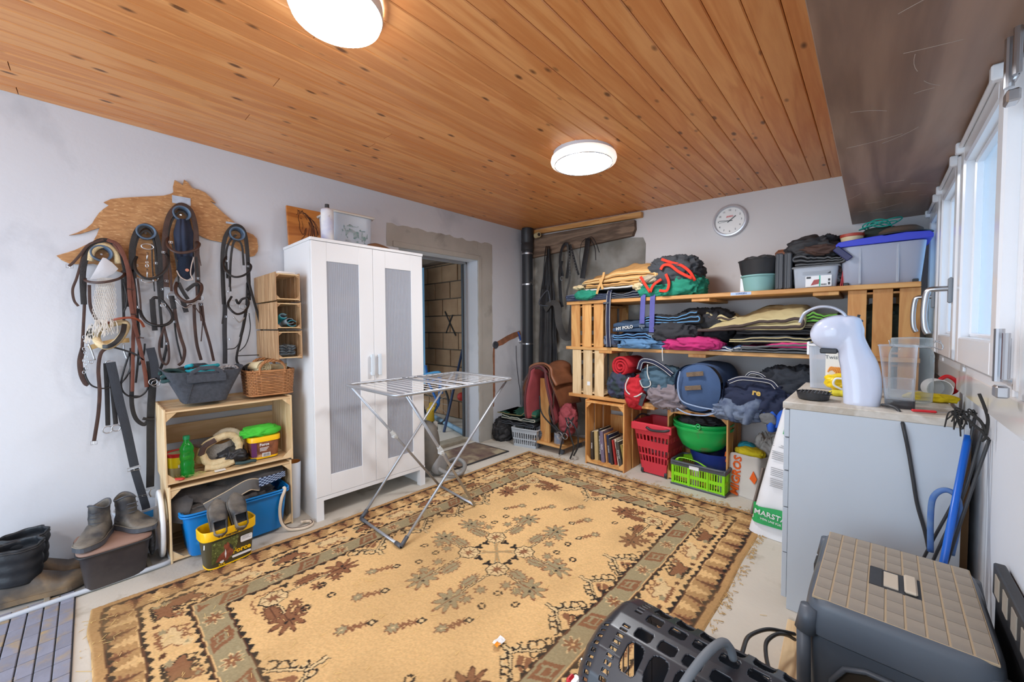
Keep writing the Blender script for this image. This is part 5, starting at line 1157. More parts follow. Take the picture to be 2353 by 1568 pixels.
g = G(); g.box(0, .03, 0, .05, 0, .002); o = g.build('paper_slip', m_white); o.location = (-2.70, .45, CZ+.004); tag(o, 'small white paper slip at the front edge of the upper crate', 'paper')

# ------------------------------------------------------------------ blue tub and horse gear in the lower crate
m_btub = mat('blue_translucent_tub', (10, 128, 206), .28, glass=.12, dirt=((60, 168, 226), 7, .62, .70))
t = thing('blue_tub', 'big blue plastic tub full of black pads in the lower crate', 'tub', (-2.745, .55, .018)); g = G(); tub(g, .27, .50, .235, .90, th=.004, n=40); g.build('tub_body', m_btub, t, auto=40)
g = G(); 
for z in (.222, .236): rimring(g, .285, .515, z, .006)
g.build('rim', m_btub, t, smooth=True)
m_neo = mat('dusty_black_padding', (62, 60, 60), .9, var=.7, rgb2=(98, 90, 82), scale=12, bump=.5, bscale=120); m_chk = mat('checked_lining', (60, 74, 100), .9)
def longpad(name, label, pts, w, th, m, m2, cat='girth', up=(0, 0, 1), edge=None):
    pp = spl([Vector(p) for p in pts], 8); t = thing(name, label, cat, pp[0]); 
    g = G(); g.tube(pp, .01, 12, flat=(up, w, th)); g.build('pad', m, t, world=True, auto=50)
    if edge:
        for s in (1, -1):
            g = G(); q = []
            for i, p in enumerate(pp):
                d = (pp[min(i+1, len(pp)-1)]-pp[max(0, i-1)]).normalized(); sd = d.cross(Vector(up)).normalized(); q.append(p+sd*s*(w/2-.004)+Vector(up)*th*.35)
            g.tube(q, .003, 6); g.build('edging', edge, t, world=True, smooth=True)
    return t
m_trim = mat('beige_trim', (198, 178, 148), .8)
longpad('girth', 'dusty black padded girth with grey lining sagging over the tub left end', [(-2.70, .29, .20), (-2.69, .30, .275), (-2.72, .33, .325), (-2.73, .42, .30), (-2.70, .50, .285), (-2.70, .58, .275)], .10, .022, m_neo, m_chk, up=(.6, -.3, .7))
longpad('girth', 'black quilted girth with checked lining rising to the upper right of the tub', [(-2.74, .36, .25), (-2.74, .46, .30), (-2.74, .58, .33), (-2.74, .70, .365), (-2.74, .80, .355)], .14, .026, m_neo, m_chk, up=(.5, -.25, .8))
longpad('leg_guard', 'grey leg guard with beige edging lying along the blue tub front', [(-2.645, .40, .250), (-2.645, .50, .285), (-2.65, .60, .320), (-2.66, .66, .300)], .07, .014, mat('grey_guard', (104, 102, 100), .85, var=.4), m_chk, up=(.85, -.15, .5), edge=m_trim)
t = thing('checked_flap', 'blue and white checked flap of padding at the right of the tub', 'pad', (-2.66, .72, .31))
g = G(); g.grid(lambda u, v: V(.02+.01*math.sin(u*3), -.07+u*.14, -.015+v*.055*(1-.4*u)+.03*u), 13, 7)
g.mi = [((i//6+i) % 2) for i in range(len(g.f))]; g.build('lining', [mat('navy_check', (36, 48, 78), .9), mat('pale_check', (150, 166, 190), .9)], t)
blob('gear_heap', (-2.75, .52, .23), (.11, .21, .07), m_neo, 17, .45, n=(50, 26), label='dark heap of padded horse gear filling the blue tub', cat='gear')
# striped rope
t = thing('striped_rope', 'brown and cream striped rope hanging over the tub and curled on the floor', 'rope', (-2.62, .80, 0))
rp = [(-2.62, .775, .262), (-2.603, .775, .25), (-2.60, .755, .20), (-2.60, .745, .13), (-2.595, .752, .06), (-2.575, .78, .018), (-2.545, .825, .011), (-2.53, .87, .011), (-2.545, .905, .012), (-2.585, .91, .014), (-2.60, .885, .016), (-2.58, .855, .03)]
m_rc, m_rb = mat('cream_cord', (220, 204, 182), .8), mat('brown_cord', (78, 54, 44), .8)
pp = spl([V(*p) for p in rp], 8)
g = G(); g.tube(pp, .0095, 10); g.mi = []; 
for i in range(len(pp)-1):
    for j in range(10): g.mi.append(1 if (j) % 5 in (0,) else 0)
g.mi += [0, 0]; g.build('rope_body', [m_rc, m_rb], t, world=True, smooth=True)
# yellow bucket with shoes
t = thing('feed_bucket', 'yellow-rimmed bucket with horse picture and dark label, holding shoes', 'bucket', (-2.495, .462, .004), .12)
m_lbl = mat('olive_label', (72, 66, 44), .45)
bucket_rr(t, .135, .235, .205, m_lbl, m_yel2, rimh=.048, tp=.86)
text('Force', .036, m_yel2, t, (.0612, .045, .062), (0, 1, 0), (.10, 0, 1), bold=.0012)
def patch(t, nm, m, pts, x, th=.0012, tiltx=.10):
    g = G(); g.prism(pts, th, (V(x, 0, 0), V(0, 1, 0), V(tiltx, 0, 1).normalized())); return g.build(nm, m, t)
def rrect(y0, y1, z0, z1, r=.006):
    out = []
    for cx, cy, a0 in ((y1-r, z0+r, -PI/2), (y1-r, z1-r, 0), (y0+r, z1-r, PI/2), (y0+r, z0+r, PI)):
        for k in range(4): a = a0+k*PI/6; out.append((cx+r*math.cos(a), cy+r*math.sin(a)))
    return out
patch(t, 'green_picture', mat('leafy_picture', (96, 104, 52), .5, var=.8, rgb2=(50, 56, 30), scale=70, dirt=((150, 160, 90), 90, .6, .65)), [(-.088, .035), (-.005, .035), (.02, .09), (.03, .148), (-.088, .148)], .0565)
m_hr = mat('bay_horse_print', (150, 78, 54), .5, var=.7, rgb2=(86, 40, 34), scale=60)
patch(t, 'horse_picture', m_hr, [(-.072, .040), (-.062, .062), (-.048, .078), (-.035, .085), (-.034, .10), (-.038, .112), (-.033, .124), (-.028, .117), (-.02, .13), (-.014, .118), (-.006, .10), (.002, .085), (.006, .065), (-.002, .048), (-.012, .044), (-.022, .030), (-.032, .030), (-.036, .042), (-.055, .038)], .0580)
patch(t, 'mane_picture', m_bpl, [(-.012, .118), (.0, .10), (.006, .08), (-.004, .085), (-.012, .10)], .0595); patch(t, 'blaze_picture', m_white, [(-.030, .095), (-.026, .07), (-.029, .045), (-.033, .07)], .0594)
patch(t, 'white_box_print', m_white, rrect(.038, .092, .098, .132), .0575); patch(t, 'white_bar_print', m_white, rrect(.0, .088, .030, .042, .0055), .0575)
g = G()
for i in range(4): g.box(.0715-.001*i, .0722-.001*i, .044, .086-.01*(i % 2), .126-i*.007, .1275-i*.007)
g.build('fine_print', m_dgrey, t)
text('marstall', .018, m_bpl, t, (.0730, .0, .166), (0, 1, 0), (.0, 0, 1), name='rim_lettering', bold=.0003)
g = G(); g.tube(spl([V(.073, .015, .176), V(.073, .035, .186), V(.073, .045, .182), V(.073, .040, .174)], 5), .0012, 5); g.build('horse_emblem', m_bpl, t)
text('3,5 kg', .011, m_yel2, t, (.0590, -.045, .020), (0, 1, 0), (.1, 0, 1), name='weight_print', bold=.0003)
patch(t, 'round_seal', m_white, [(-.045+.009*math.cos(a), .034+.009*math.sin(a)) for a in [2*PI*i/16 for i in range(16)]], .0575)
g = G(); g.tube([V(.075, -.12, .155), V(.09, -.125, .14), V(.075, -.118, .13)], .002, 6); g.build('wire_clip', m_steel, t)
def shoe(name, label, loc, rz, tilt, roll_, L_=.25, w=.09, hh=.10, m=None, msole=None, group=None, shaft=0.0, cat='shoe', lace=False):
    """low boot: sole, upper with opening, toe"""
    t = thing(name, label, cat, loc, rz, group); Rm = Matrix.Rotation(tilt, 4, 'Y') @ Matrix.Rotation(roll_, 4, 'X')
    def outw(s):  # half width along the sole, s 0 heel..1 toe
        return w/2*(.78+.12*math.sin(s*PI*1.0)+.18*math.exp(-((s-.70)/.2)**2))*min(1, (s/.10+.02)**.5)*min(1, ((1-s)/.16+.01)**.5)
    def top(s): return hh*(1.0 if s < .38 else 1-.58*min(1, (s-.38)/.32))*(1 if s < .85 else (1-(s-.85)*1.8))
    n = 22; NA = 16; vs = []; fs = []
    for i in range(n):
        s = i/(n-1); x = (s-.35)*L_; hw = outw(s); tt_ = top(s)
        for j in range(NA+1):
            a = PI*j/NA; y = hw*math.copysign(abs(math.cos(a))**.6, math.cos(a)); z = .018+(tt_-.018)*math.sin(a)**.55
            vs.append(V(x, y, z+.004*rdg((x*30, y*30, z*30), 1, 3)))
    for i in range(n-1):
        for j in range(NA):
            if i < 8 and 4 <= j < NA-4 and shaft == 0 and i > 0: continue
            fs.append((i*(NA+1)+j, i*(NA+1)+j+1, (i+1)*(NA+1)+j+1, (i+1)*(NA+1)+j))
    g = G(); g.add(vs, fs); g.xf(Rm); o = g.build('upper', m, t, smooth=True); s_ = o.modifiers.new('thick', 'SOLIDIFY'); s_.thickness = .004; s_.offset = -1
    g = G(); ol = [((i/(n-1)-.35)*L_, outw(i/(n-1))*1.06+.002) for i in range(n)]; ol2 = ol+[(x, -y) for x, y in ol[::-1]]
    ol2 = [p for k, p in enumerate(ol2) if k == 0 or (abs(p[0]-ol2[k-1][0])+abs(p[1]-ol2[k-1][1])) > 1e-5]
    g.prism(ol2, .020); g.xf(Rm); g.build('sole', msole or m_bpl, t)
    g = G(); g.tube([V((s-.35)*L_, sg*outw(s)*1.04, .023) for sg, ss in ((1, [k/20 for k in range(21)]), (-1, [1-k/20 for k in range(21)])) for s in ss], .0035, 5, closed=True); g.xf(Rm); g.build('welt', m, t, smooth=True)
    if shaft > 0:
        sh = G(); x0_, x1_ = -.34*L_, .03*L_; cx, rx, ry = (x0_+x1_)/2, (x1_-x0_)/2, w*.40
        def f(u, v):
            a = 2*PI*u; z = hh*.55+v*(shaft-hh*.55); k = 1+.05*math.sin(a*3+v*9)*(1-v)+.10*rdg((math.cos(a)*2, math.sin(a)*2, z*28), 1, 2)*(1-.5*v)
            return V(cx+rx*k*math.cos(a)+.01*(1-v), ry*k*math.sin(a), z+.012*v*math.cos(a*2+1))
        sh.grid(f, 30, 14, cu=True); sh.xf(Rm); o = sh.build('shaft', m, t, smooth=True); s_ = o.modifiers.new('thick', 'SOLIDIFY'); s_.thickness = .005; s_.offset = -1
        sh = G(); sh.tube([Rm @ (f(k/30, 1)) for k in range(30)], .004, 6, closed=True); sh.build('collar', m_dgrey, t, smooth=True)
        sh = G()
        for k in range(4): z = hh*.75+k*.022; sh.tube(spl([Rm @ V(x1_+.012+.004*k*-1, -.02, z), Rm @ V(x1_+.022, 0, z+.004), Rm @ V(x1_+.012, .02, z)], 4), .0025, 5)
        if lace: sh.build('lace', m_dgrey, t)
    return t
m_shoe = mat('dusty_black_leather', (48, 48, 52), .6, var=1.0, rgb2=(122, 114, 102), scale=11, bump=.4, bscale=60)
shoe('shoe', 'black shoe stuck heel-down in the yellow bucket, left one', (-2.485, .425, .205), PI*.98, -.95, 0, .20, .075, .075, m_shoe, m_dgrey, 'shoes in the yellow bucket')
shoe('shoe', 'black shoe stuck heel-down in the yellow bucket, right one', (-2.485, .51, .215), PI*1.02, -1.0, 0, .20, .075, .075, m_shoe, m_dgrey, 'shoes in the yellow bucket')
# ------------------------------------------------------------------ tray, boots, box
t = thing('boot_tray', 'long pale grey boot tray with raised rim and cross strips', 'tray', (-2.86, -.05, 0), .02)
g = G(); g.box(-.19, .19, -.60, .31, 0, .006); g.build('tray_floor', mat('dirty_grey_tray', (176, 178, 180), .6, rgb2=(130, 120, 100), scale=6, var=.8), t)
g = G(); pts = []
for cx, cy, a0 in ((.16, .27, 0), (-.16, .27, PI/2), (-.16, -.56, PI), (.16, -.56, 1.5*PI)):
    for k in range(5): a = a0+k*PI/8; pts.append(V(cx+.035*math.cos(a), cy+.035*math.sin(a), .016))
g.tube(pts, .011, 8, closed=True); g.build('rim', mat('pale_grey_rim', (196, 202, 210), .45), t, smooth=True)
for k in range(5):
    g = G(); g.box(-.16, .16, -.47+k*.17, -.45+k*.17, .006, .016, .003); g.build('cross_strip', mat('tray_strip', (160, 152, 136), .7, var=.6), t)
m_rub = mat('muddy_rubber', (52, 54, 58), .55, var=.9, rgb2=(128, 108, 84), scale=5, bump=.3, dirt=((140, 116, 86), 6, .52, .62)); m_nyl = mat('black_nylon', (34, 37, 42), .5, bump=.3, bscale=120)
def wellie(label, loc, rz):
    t = thing('winter_boot', label, 'boot', loc, rz, 'muddy winter boots'); L_, w = .30, .12
    g = G(); n = 24; NA = 18
    def f(i, j):
        s = i/(n-1); a = PI*j/NA; ow = w/2*(.80+.2*math.exp(-((s-.70)/.24)**2))*min(1, (s/.10+.03)**.5)*min(1, ((1-s)/.2+.01)**.5)
        tp = (.105 if s < .45 else .105-.045*min(1, (s-.45)/.25))*(1 if s < .8 else 1-((s-.8)*1.9)**2)
        return V((s-.35)*L_, ow*math.copysign(abs(math.cos(a))**.6, math.cos(a)), .0+tp*math.sin(a)**.5)
    g.add([f(i, j) for i in range(n) for j in range(NA+1)], [(i*(NA+1)+j, i*(NA+1)+j+1, (i+1)*(NA+1)+j+1, (i+1)*(NA+1)+j) for i in range(n-1) for j in range(NA)]); g.build('rubber_foot', m_rub, t, smooth=True)
    g = G(); ol = [((i/(n-1)-.35)*L_, abs(f(i, 0).y)*1.06+.002) for i in range(n)]; g.prism(ol+[(x, -y) for x, y in ol[::-1]], .022); g.build('sole', m_rub, t)
    g = G(); cx, rx, ry = -.035, .075, .058
    def sh(u, v):
        a = 2*PI*u; z = .085+v*.165; k = 1.0+.07*math.sin(v*PI*3.2)**2+.05*rdg((math.cos(a)*1.5, math.sin(a)*1.5, z*12), 1, 4)+(.10*max(0, v-.85)/.15*math.sin(a*9)*.6)
        return V(cx+rx*k*math.cos(a)*(1+.12*v), ry*k*math.sin(a)*(1+.12*v), z+.006*math.sin(a*2))
    g.grid(sh, 48, 22, cu=True); o = g.build('nylon_shaft', m_nyl, t, smooth=True); s_ = o.modifiers.new('thick', 'SOLIDIFY'); s_.thickness = .006; s_.offset = -1
    g = G(); g.tube([sh(k/48, .93)*1.0 for k in range(48)], .004, 6, closed=True); g.build('drawcord', m_bpl, t, smooth=True)
    return t
wellie('muddy rubber winter boot with black nylon shaft, front one of the pair', (-2.80, -.225, .016), PI*.5-.15); wellie('muddy rubber winter boot behind, nearly hidden by the front one', (-2.93, -.215, .016), PI*.5-.1)
t = thing('shoe_box', 'black plastic box with brown cushioned lid carrying the ankle boots', 'box', (-2.765, .05, .012), .05)
g = G(); tub(g, .26, .245, .17, .86, th=.004); g.build('box_body', mat('dirty_black_box', (48, 42, 44), .5, var=.5, rgb2=(84, 76, 72), scale=12), t, auto=40)
g = G(); g.grid(lambda u, v: V(math.copysign(abs(math.cos(2*PI*u))**.35, math.cos(2*PI*u))*.142*math.cos(PI*(v-.5))**.25, math.copysign(abs(math.sin(2*PI*u))**.35, math.sin(2*PI*u))*.132*math.cos(PI*(v-.5))**.25, .182+.016*math.sin(PI*(v-.5))), 40, 10, cu=True); g.build('padded_lid', mat('brown_lid_vinyl', (150, 120, 106), .7, var=.5, rgb2=(122, 96, 84), scale=8, bump=.2), t, smooth=True)
g = G(); rimring(g, .275, .258, .172, .005); g.build('lid_edge', m_bpl, t, smooth=True)
shoe('ankle_boot', 'worn black ankle boot on the brown box lid, left one', (-2.755, -.005, .213), -.35, 0, 0, .22, .092, .078, m_shoe, m_dgrey, 'ankle boots on the box', shaft=.155, cat='boot', lace=True)
shoe('ankle_boot', 'worn black ankle boot on the brown box lid, right one, turned sideways', (-2.79, .115, .213), .55, 0, 0, .22, .092, .078, m_shoe, m_dgrey, 'ankle boots on the box', shaft=.155, cat='boot', lace=True)
t = thing('round_bucket', 'clear white round bucket with blue mark behind the ankle boots', 'bucket', (-2.95, .155, .012)); g = G(); g.lathe([(.001, 0), (.085, 0), (.10, .24), (.104, .24), (.104, .25), (.099, .25)], 32); g.build('bucket_body', m_frost, t, auto=40)
g = G(); g.lathe([(.1055, .2), (.106, .238)], 12, a0=-.6, a1=.5); g.build('blue_label', mat('sky_blue_label', (40, 140, 220), .5), t, smooth=True)
t = thing('toilet_seat', 'white oval plastic seat ring standing against the lower crate', 'seat ring', (-2.80, .228, .02), 0)
g = G(); g.tube([V(.11*math.cos(a), .0, .165+.155*math.sin(a)) for a in [2*PI*i/36 for i in range(36)]], .02, 10, closed=True, flat=(V(0, 1, 0), .05, .022)); g.build('ring', m_white, t, smooth=True)
t = thing('grey_bag', 'grey mesh bag squeezed between box and white ring', 'bag', (-2.80, .19, .02)); g = G(); g.grid(lambda u, v: V(.05*math.cos(2*PI*u)*math.cos(PI*(v-.5)), .016*math.sin(2*PI*u)*math.cos(PI*(v-.5)), .10+.09*math.sin(PI*(v-.5))), 18, 12, cu=True); g.build('mesh', mat('grey_mesh', (112, 116, 122), .8, var=.8, rgb2=(60, 62, 66), scale=60), t, smooth=True)
# ------------------------------------------------------------------ back wall: pipe, clock, hanging gear
t = thing('drain_pipe', 'black plastic drain pipe in the far left corner with steel clamps', 'pipe', (-2.935, 3.44, 0))
g = G(); g.cyl((0, 0, 0), (0, 0, 2.36), .062, n=28); g.build('pipe', mat('black_pipe', (44, 47, 52), .45, dirt=((120, 116, 110), 5, .66, .8)), t, auto=40)
g = G(); g.lathe([(.062, 2.10), (.072, 2.11), (.072, 2.18), (.066, 2.19), (.072, 2.2), (.072, 2.34)], 28); g.build('pipe_socket', m_bpl, t, auto=40)
for z in (2.07, 1.72, 1.04, .60):
    g = G(); g.lathe([(.063, z-.008), (.067, z-.008), (.067, z+.008), (.063, z+.008)], 28); g.box(-.07, -.062, .0, .03, z-.008, z+.008); g.build('clamp', m_steel, t, auto=40)
t = thing('pipe_stub', 'short beige pipe end in the corner just under the ceiling', 'pipe', aty(1236, 541, 3.45)); g = G(); g.tube([V(-.03, 0, 0), V(.03, -.02, 0)], .03, 16, cap=True); g.build('stub', mat('beige_pipe', (196, 182, 140), .6), t, auto=40)
g = G(); g.tube([V(.031, -.0205, 0), V(.034, -.0215, 0)], .018, 14); g.build('hole', m_bpl, t)
t = thing('wall_clock', 'round silver-rimmed wall clock showing quarter to two', 'clock', (-.868, YB, 2.081))
g = G(); g.lathe([(.128, .0), (.128, -.022), (.122, -.034), (.112, -.036), (.106, -.028), (.104, -.018)], 48, axis='y'); g.v = [V(p.x, p.y, p.z) for p in g.v]; g.build('rim', mat('silver_rim', (206, 208, 214), .3, metal=.5), t, auto=40)
g = G(); g.disc((0, -.017, 0), .106, 48, axis='y'); g.build('clock_face', mat('clock_face', (232, 230, 226), .4), t)
for k in range(1, 13):
    a = PI/2-k*PI/6; text(str(k), .020, m_bpl, t, (.084*math.cos(a), -.0185, .084*math.sin(a)), (1, 0, 0), (0, 0, 1), name='numeral')
text('AWO', .020, mat('clock_red', (214, 70, 70), .5), t, (0, -.0185, .033), (1, 0, 0), (0, 0, 1), name='dial_print', bold=.0006)
for nm, a, L_, w_, m_ in (('hour_hand', PI/2-1.75*PI/6, .055, .006, m_bpl), ('minute_hand', PI/2-46*PI/30, .078, .004, m_bpl), ('second_hand', PI/2-44*PI/30, .080, .0015, m_bpl)):
    g = G(); g.beam((-.02*math.cos(a), -.021, -.02*math.sin(a)), (L_*math.cos(a), -.021, L_*math.sin(a)), .001, w_, up=(-math.sin(a), 0, math.cos(a))); g.build(nm, m_, t)
g = G(); g.cyl((0, -.019, 0), (0, -.024, 0), .005, n=12); g.build('pin', m_bpl, t)
m_blkf = mat('black_waxed_cloth', (40, 40, 44), .7, var=.6, rgb2=(66, 64, 62), scale=7, bump=.3, bscale=70)
def wb(u, v, d=.06): return aty(u, v, YB-d)
t = thing('riding_coat', 'long black coat hanging in the corner beside the black pipe', 'coat', wb(1262, 570, .03))
def coat(u, v):
    uc = 1259+(2 if v < .3 else 2+(v-.3)*10)-v*8; hw = (3+14*min(1, v/.35)+9*max(0, v-.35))*1.0; uu = uc+(u-.5)*2*hw
    vv = 572+v*298+6*math.sin(u*9)*v; return wb(uu, vv, .045+.06*math.sin(PI*u)+.016*math.sin(u*19+v*3)*min(1, v*2)+.012*rdg((u*4, v*5, 1), 1, 2))
g = G(); g.grid(coat, 46, 50); g.build('coat_body', m_blkf, t, world=True, smooth=True)
g = G()
for u0, u1 in ((1255, 1247), (1259, 1254), (1263, 1262)): g.tube(spl([wb(u0, 566, .07), wb((u0+u1)/2, 600, .12), wb(u1, 665, .11)], 6), .006, 6)
g.build('reins', m_blk, t, world=True, smooth=True)
g = G(); g.tube(spl([wb(1258, 668, .12), wb(1243, 685, .13), wb(1240, 700, .13), wb(1262, 702, .13), wb(1263, 685, .13)], 6, True), .007, 8, closed=True); g.build('stirrup', m_dgrey, t, world=True, smooth=True)
m_gw = mat('grey_girth_web', (74, 72, 70), .85, var=.4, bump=.4, bscale=260)
def wstrap(t, nm, px, w, m, th=.005, up=(0, -1, 0), n=7, edge=False):
    g = G(); g.tube(spl([wb(*p) for p in px], n), .01, 8, flat=(up, w/1000, th)); return g.build(nm, m, t, world=True, auto=50)
t = thing('girth', 'wide grey elastic girth looping down between coat and shelf', 'girth', wb(1310, 560, .03))
wstrap(t, 'web', [(1252, 712, .12), (1266, 697, .14), (1280, 703, .15), (1284, 740, .15), (1292, 765, .14), (1302, 776, .12), (1312, 765, .11), (1316, 730, .10), (1318, 700, .09)], 78, m_gw, .010, up=(.5, -.7, .45))
wstrap(t, 'strap', [(1291, 600, .08), (1286, 630, .09), (1289, 690, .10), (1292, 706, .10)], 40, m_blk)
t = thing('studded_strap', 'black studded leather strap loop hanging from the timber lintel', 'strap', wb(1300, 562, .03))
wstrap(t, 'strap_loop', [(1293, 635, .08), (1287, 600, .09), (1292, 570, .09), (1302, 560, .09), (1308, 580, .08), (1306, 610, .08), (1302, 640, .08)], 34, m_blk); wstrap(t, 'strap_end', [(1304, 562, .10), (1308, 600, .10), (1309, 640, .10), (1303, 670, .10), (1302, 700, .09)], 22, m_gw)
wstrap(t, 'strap_end', [(1310, 562, .10), (1318, 590, .10), (1326, 620, .10), (1330, 632, .10)], 24, m_blk)
g = G()
for k in range(9): c = wb(1308.5+.2*k, 576+k*7, .106); g.cyl(c, c+V(0, -.004, 0), .0035, n=8); c = wb(1313+k*1.6, 572+k*6.4, .106); g.cyl(c, c+V(0, -.004, 0), .0035, n=8)
g.build('stud', m_steel, t, world=True)
g = G(); c = wb(1291, 640, .10); g.tube([c+V(.018*math.cos(a), 0, .022*math.sin(a)) for a in [2*PI*i/16 for i in range(16)]], .003, 6, closed=True); g.build('ring', m_steel, t, world=True)
t = thing('wide_strap', 'wide black strap with thin laces hanging right of the studded one', 'strap', wb(1350, 550, .03))
wstrap(t, 'strap_body', [(1351, 548, .08), (1348, 575, .09), (1343, 605, .10), (1338, 640, .10)], 60, m_blk, .008)
g = G(); g.tube(spl([wb(1349, 548, .08), wb(1360, 545, .12), wb(1370, 560, .13), wb(1377, 580, .13)], 6), .004, 6); g.tube(spl([wb(1349, 550, .08), wb(1358, 552, .12), wb(1367, 570, .13), wb(1369, 598, .13)], 6), .005, 6); g.tube(spl([wb(1346, 548, .08), wb(1336, 560, .12), wb(1332, 590, .12), wb(1334, 620, .10)], 6), .003, 6); g.build('lace', m_blk, t, world=True)

# ------------------------------------------------------------------ pile in the corner: basket, pads, saddle on its stand
def vbasket(name, label, loc, rz, lx, ly, h, m, tp, rows, cat='basket', nslot=12, wall=.004, rim=None, group=None, post=.012, rb=.014):
    """plastic basket: walls made of real bars with open slots. rows = list of (z0, z1) slot bands"""
    t = thing(name, label, cat, loc, rz, group)
    def f(s, z): return tp+(1-tp)*z/h
    g = G(); zs = sorted(set([0, h]+[z for r in rows for z in r]))
    def face(ax, sg, L_, O):
        def pt(s, z, o=0):
            k = f(0, z); a, b = s*L_/2*k, sg*(O/2*k-o); return V(a, b, z) if ax == 0 else V(b, a, z)
        def quadbox(s0, s1, z0, z1):
            P_ = [pt(s, z, o) for o in (0, wall) for s, z in ((s0, z0), (s1, z0), (s1, z1), (s0, z1))]
            g.add(P_, [(0, 1, 2, 3), (7, 6, 5, 4), (0, 4, 5, 1), (1, 5, 6, 2), (2, 6, 7, 3), (3, 7, 4, 0)])
        for a, b in zip(zs[:-1], zs[1:]):
            if (a, b) in rows:
                n = max(3, int(nslot*L_/max(lx, ly))); 
                for k in range(n+1):
                    s = -1+2*k/n; w = .18/n*2.2; quadbox(max(-1, s-w), min(1, s+w), a, b)
            else: quadbox(-1, 1, a, b)
    face(0, -1, lx, ly); face(0, 1, lx, ly); face(1, -1, ly, lx); face(1, 1, ly, lx)
    k = f(0, 0); g.box(-lx/2*k, lx/2*k, -ly/2*k, ly/2*k, 0, wall); g.build('basket_body', m, t)
    g = G(); rimring(g, lx+.01, ly+.01, h, rb/2, 40, .2); g.build('rim', rim or m, t, smooth=True)
    return t
m_gpl = mat('light_grey_plastic', (176, 180, 184), .5)
vbasket('laundry_basket', 'light grey slotted plastic basket under the saddle pads in the corner', (-2.62, 3.10, 0), .2, .30, .26, .19, m_gpl, .86, [(.03, .075), (.09, .145)], nslot=11)
foldpad('saddle_pad', 'dark green quilted saddle pad draped on top of the grey basket pile', 'saddle pad', (-2.98, 2.98, .31), (1, .10, 0), .50, .36, 1, .016, mat('green_quilt', (34, 92, 74), .85, quilt=.7, bscale=9), 4, mat('olive_edging', (120, 112, 74), .8), .035, lean=.10, piper=.006, sag=.03)
foldpad('saddle_pad', 'folded pale lined saddle pad below the green one', 'saddle pad', (-2.92, 2.98, .255), (1, .12, 0), .42, .34, 2, .02, mat('dark_green_pad', (52, 68, 62), .9, bump=.3), 5, mat('cream_edging', (200, 196, 180), .8), .014)
foldpad('saddle_pad', 'folded black saddle pad, lowest on the grey basket', 'saddle pad', (-2.94, 2.99, .195), (1, .12, 0), .42, .34, 2, .018, m_blkf, 6, m_dgrey, .012)
blob('dark_bundle', (-2.97, 3.08, .10), (.09, .12, .13), m_blkf, 22, .5, label='dark crumpled bundle of straps left of the grey basket', cat='bundle', flat=0)
t = thing('saddle_stand', 'wooden saddle stand on castors with one upright board', 'stand', (-2.30, 3.22, 0), 0)
g = G(); g.box(-.24, .16, -.20, .20, .065, .085, .003); g.build('base_board', m_orx, t)
g = G(); g.box(-.15, -.035, -.16, -.135, .085, .72, .003); g.build('upright', m_or, t)
g = G(); g.box(-.14, -.045, -.14, .16, .655, .68, .003); g.build('rail', m_or, t); g = G(); g.box(-.15, -.035, .14, .165, .085, .70, .003); g.build('upright', m_or, t)
for x, y in ((-.19, -.15), (.11, -.15), (-.19, .15), (.11, .15)):
    g = G(); g.tube([V(x, y-.012, .028), V(x, y+.012, .028)], .027, 16); g.box(x-.016, x+.016, y-.018, y+.018, .045, .066); g.build('castor', m_dgrey, t, auto=40)
m_sad = mat('tan_saddle_leather', (146, 92, 62), .45, var=.6, rgb2=(108, 66, 44), scale=9, bump=.2, bscale=120); m_redf = mat('dusty_red_felt', (158, 72, 78), .9, var=.4, rgb2=(128, 56, 62), scale=8, bump=.4, bscale=160)
t = thing('saddle', 'tan leather saddle with red felt pad riding on the wooden stand', 'saddle', (-2.38, 3.16, .68), 0)
def sad(u, v, R_=.20, d=0, y0=-.17, y1=.20, drop=.30, flare=.0):
    a = (u-.5)*2; y = y0+(y1-y0)*v; s = abs(a); 
    w = R_*(1-.12*math.sin(v*PI))
    if s < .35: q = s/.35*PI/2; x = w*.62*math.sin(q); z = .075*math.cos(q)+.05
    else: q = (s-.35)/.65; x = w*(.62+.42*math.sin(q*1.6)+flare*q); z = .05-drop*q
    z += .045*(2*v-1)**2 if s < .3 else 0
    return V(math.copysign(x, a)*(1+d), y-.05*math.sin(s*PI)*1.0, z+d*.12)
g = G(); g.grid(lambda u, v: sad(u, v, .17, 0, -.185, .22, .42), 40, 12); o = g.build('felt_pad', m_redf, t, smooth=True); s_ = o.modifiers.new('thick', 'SOLIDIFY'); s_.thickness = .018
g = G(); g.grid(lambda u, v: sad(u, v, .20, .08, -.165, .20, .27), 44, 14); o = g.build('flap', m_sad, t, smooth=True); s_ = o.modifiers.new('thick', 'SOLIDIFY'); s_.thickness = .008
g = G(); g.grid(lambda u, v: sad(.5+(u-.5)*.62, v, .20, .2, -.15, .18, .2)+V(0, 0, .012), 30, 12); o = g.build('seat', m_sad, t, smooth=True); s_ = o.modifiers.new('thick', 'SOLIDIFY'); s_.thickness = .02
g = G(); g.tube([sad(k/40, 0, .20, .09, -.168, .2, .27) for k in range(41)], .006, 6); g.build('edge_welt', mat('dark_tan_edge', (92, 54, 36), .5), t, smooth=True)
g = G(); g.tube([sad(k/40, 0, .17, .0, -.190, .2, .42) for k in range(41)], .012, 8); g.build('pad_binding', mat('dark_red_binding', (92, 48, 50), .8), t, smooth=True)
g = G()
for x, zz in ((-.19, -.0), (.17, -.02)): g.tube(spl([V(x*.6, -.20, .10), V(x, -.21, 0), V(x*1.05, -.21, -.15), V(x*.9, -.2, -.25)], 6), .01, 8, flat=(V(0, 1, 0), .018, .005))
g.tube(spl([V(-.10, -.20, .13), V(.0, -.21, .15), V(.12, -.21, .10)], 6), .01, 8, flat=(V(0, 1, .4), .02, .005)); g.build('strap', m_brl, t)
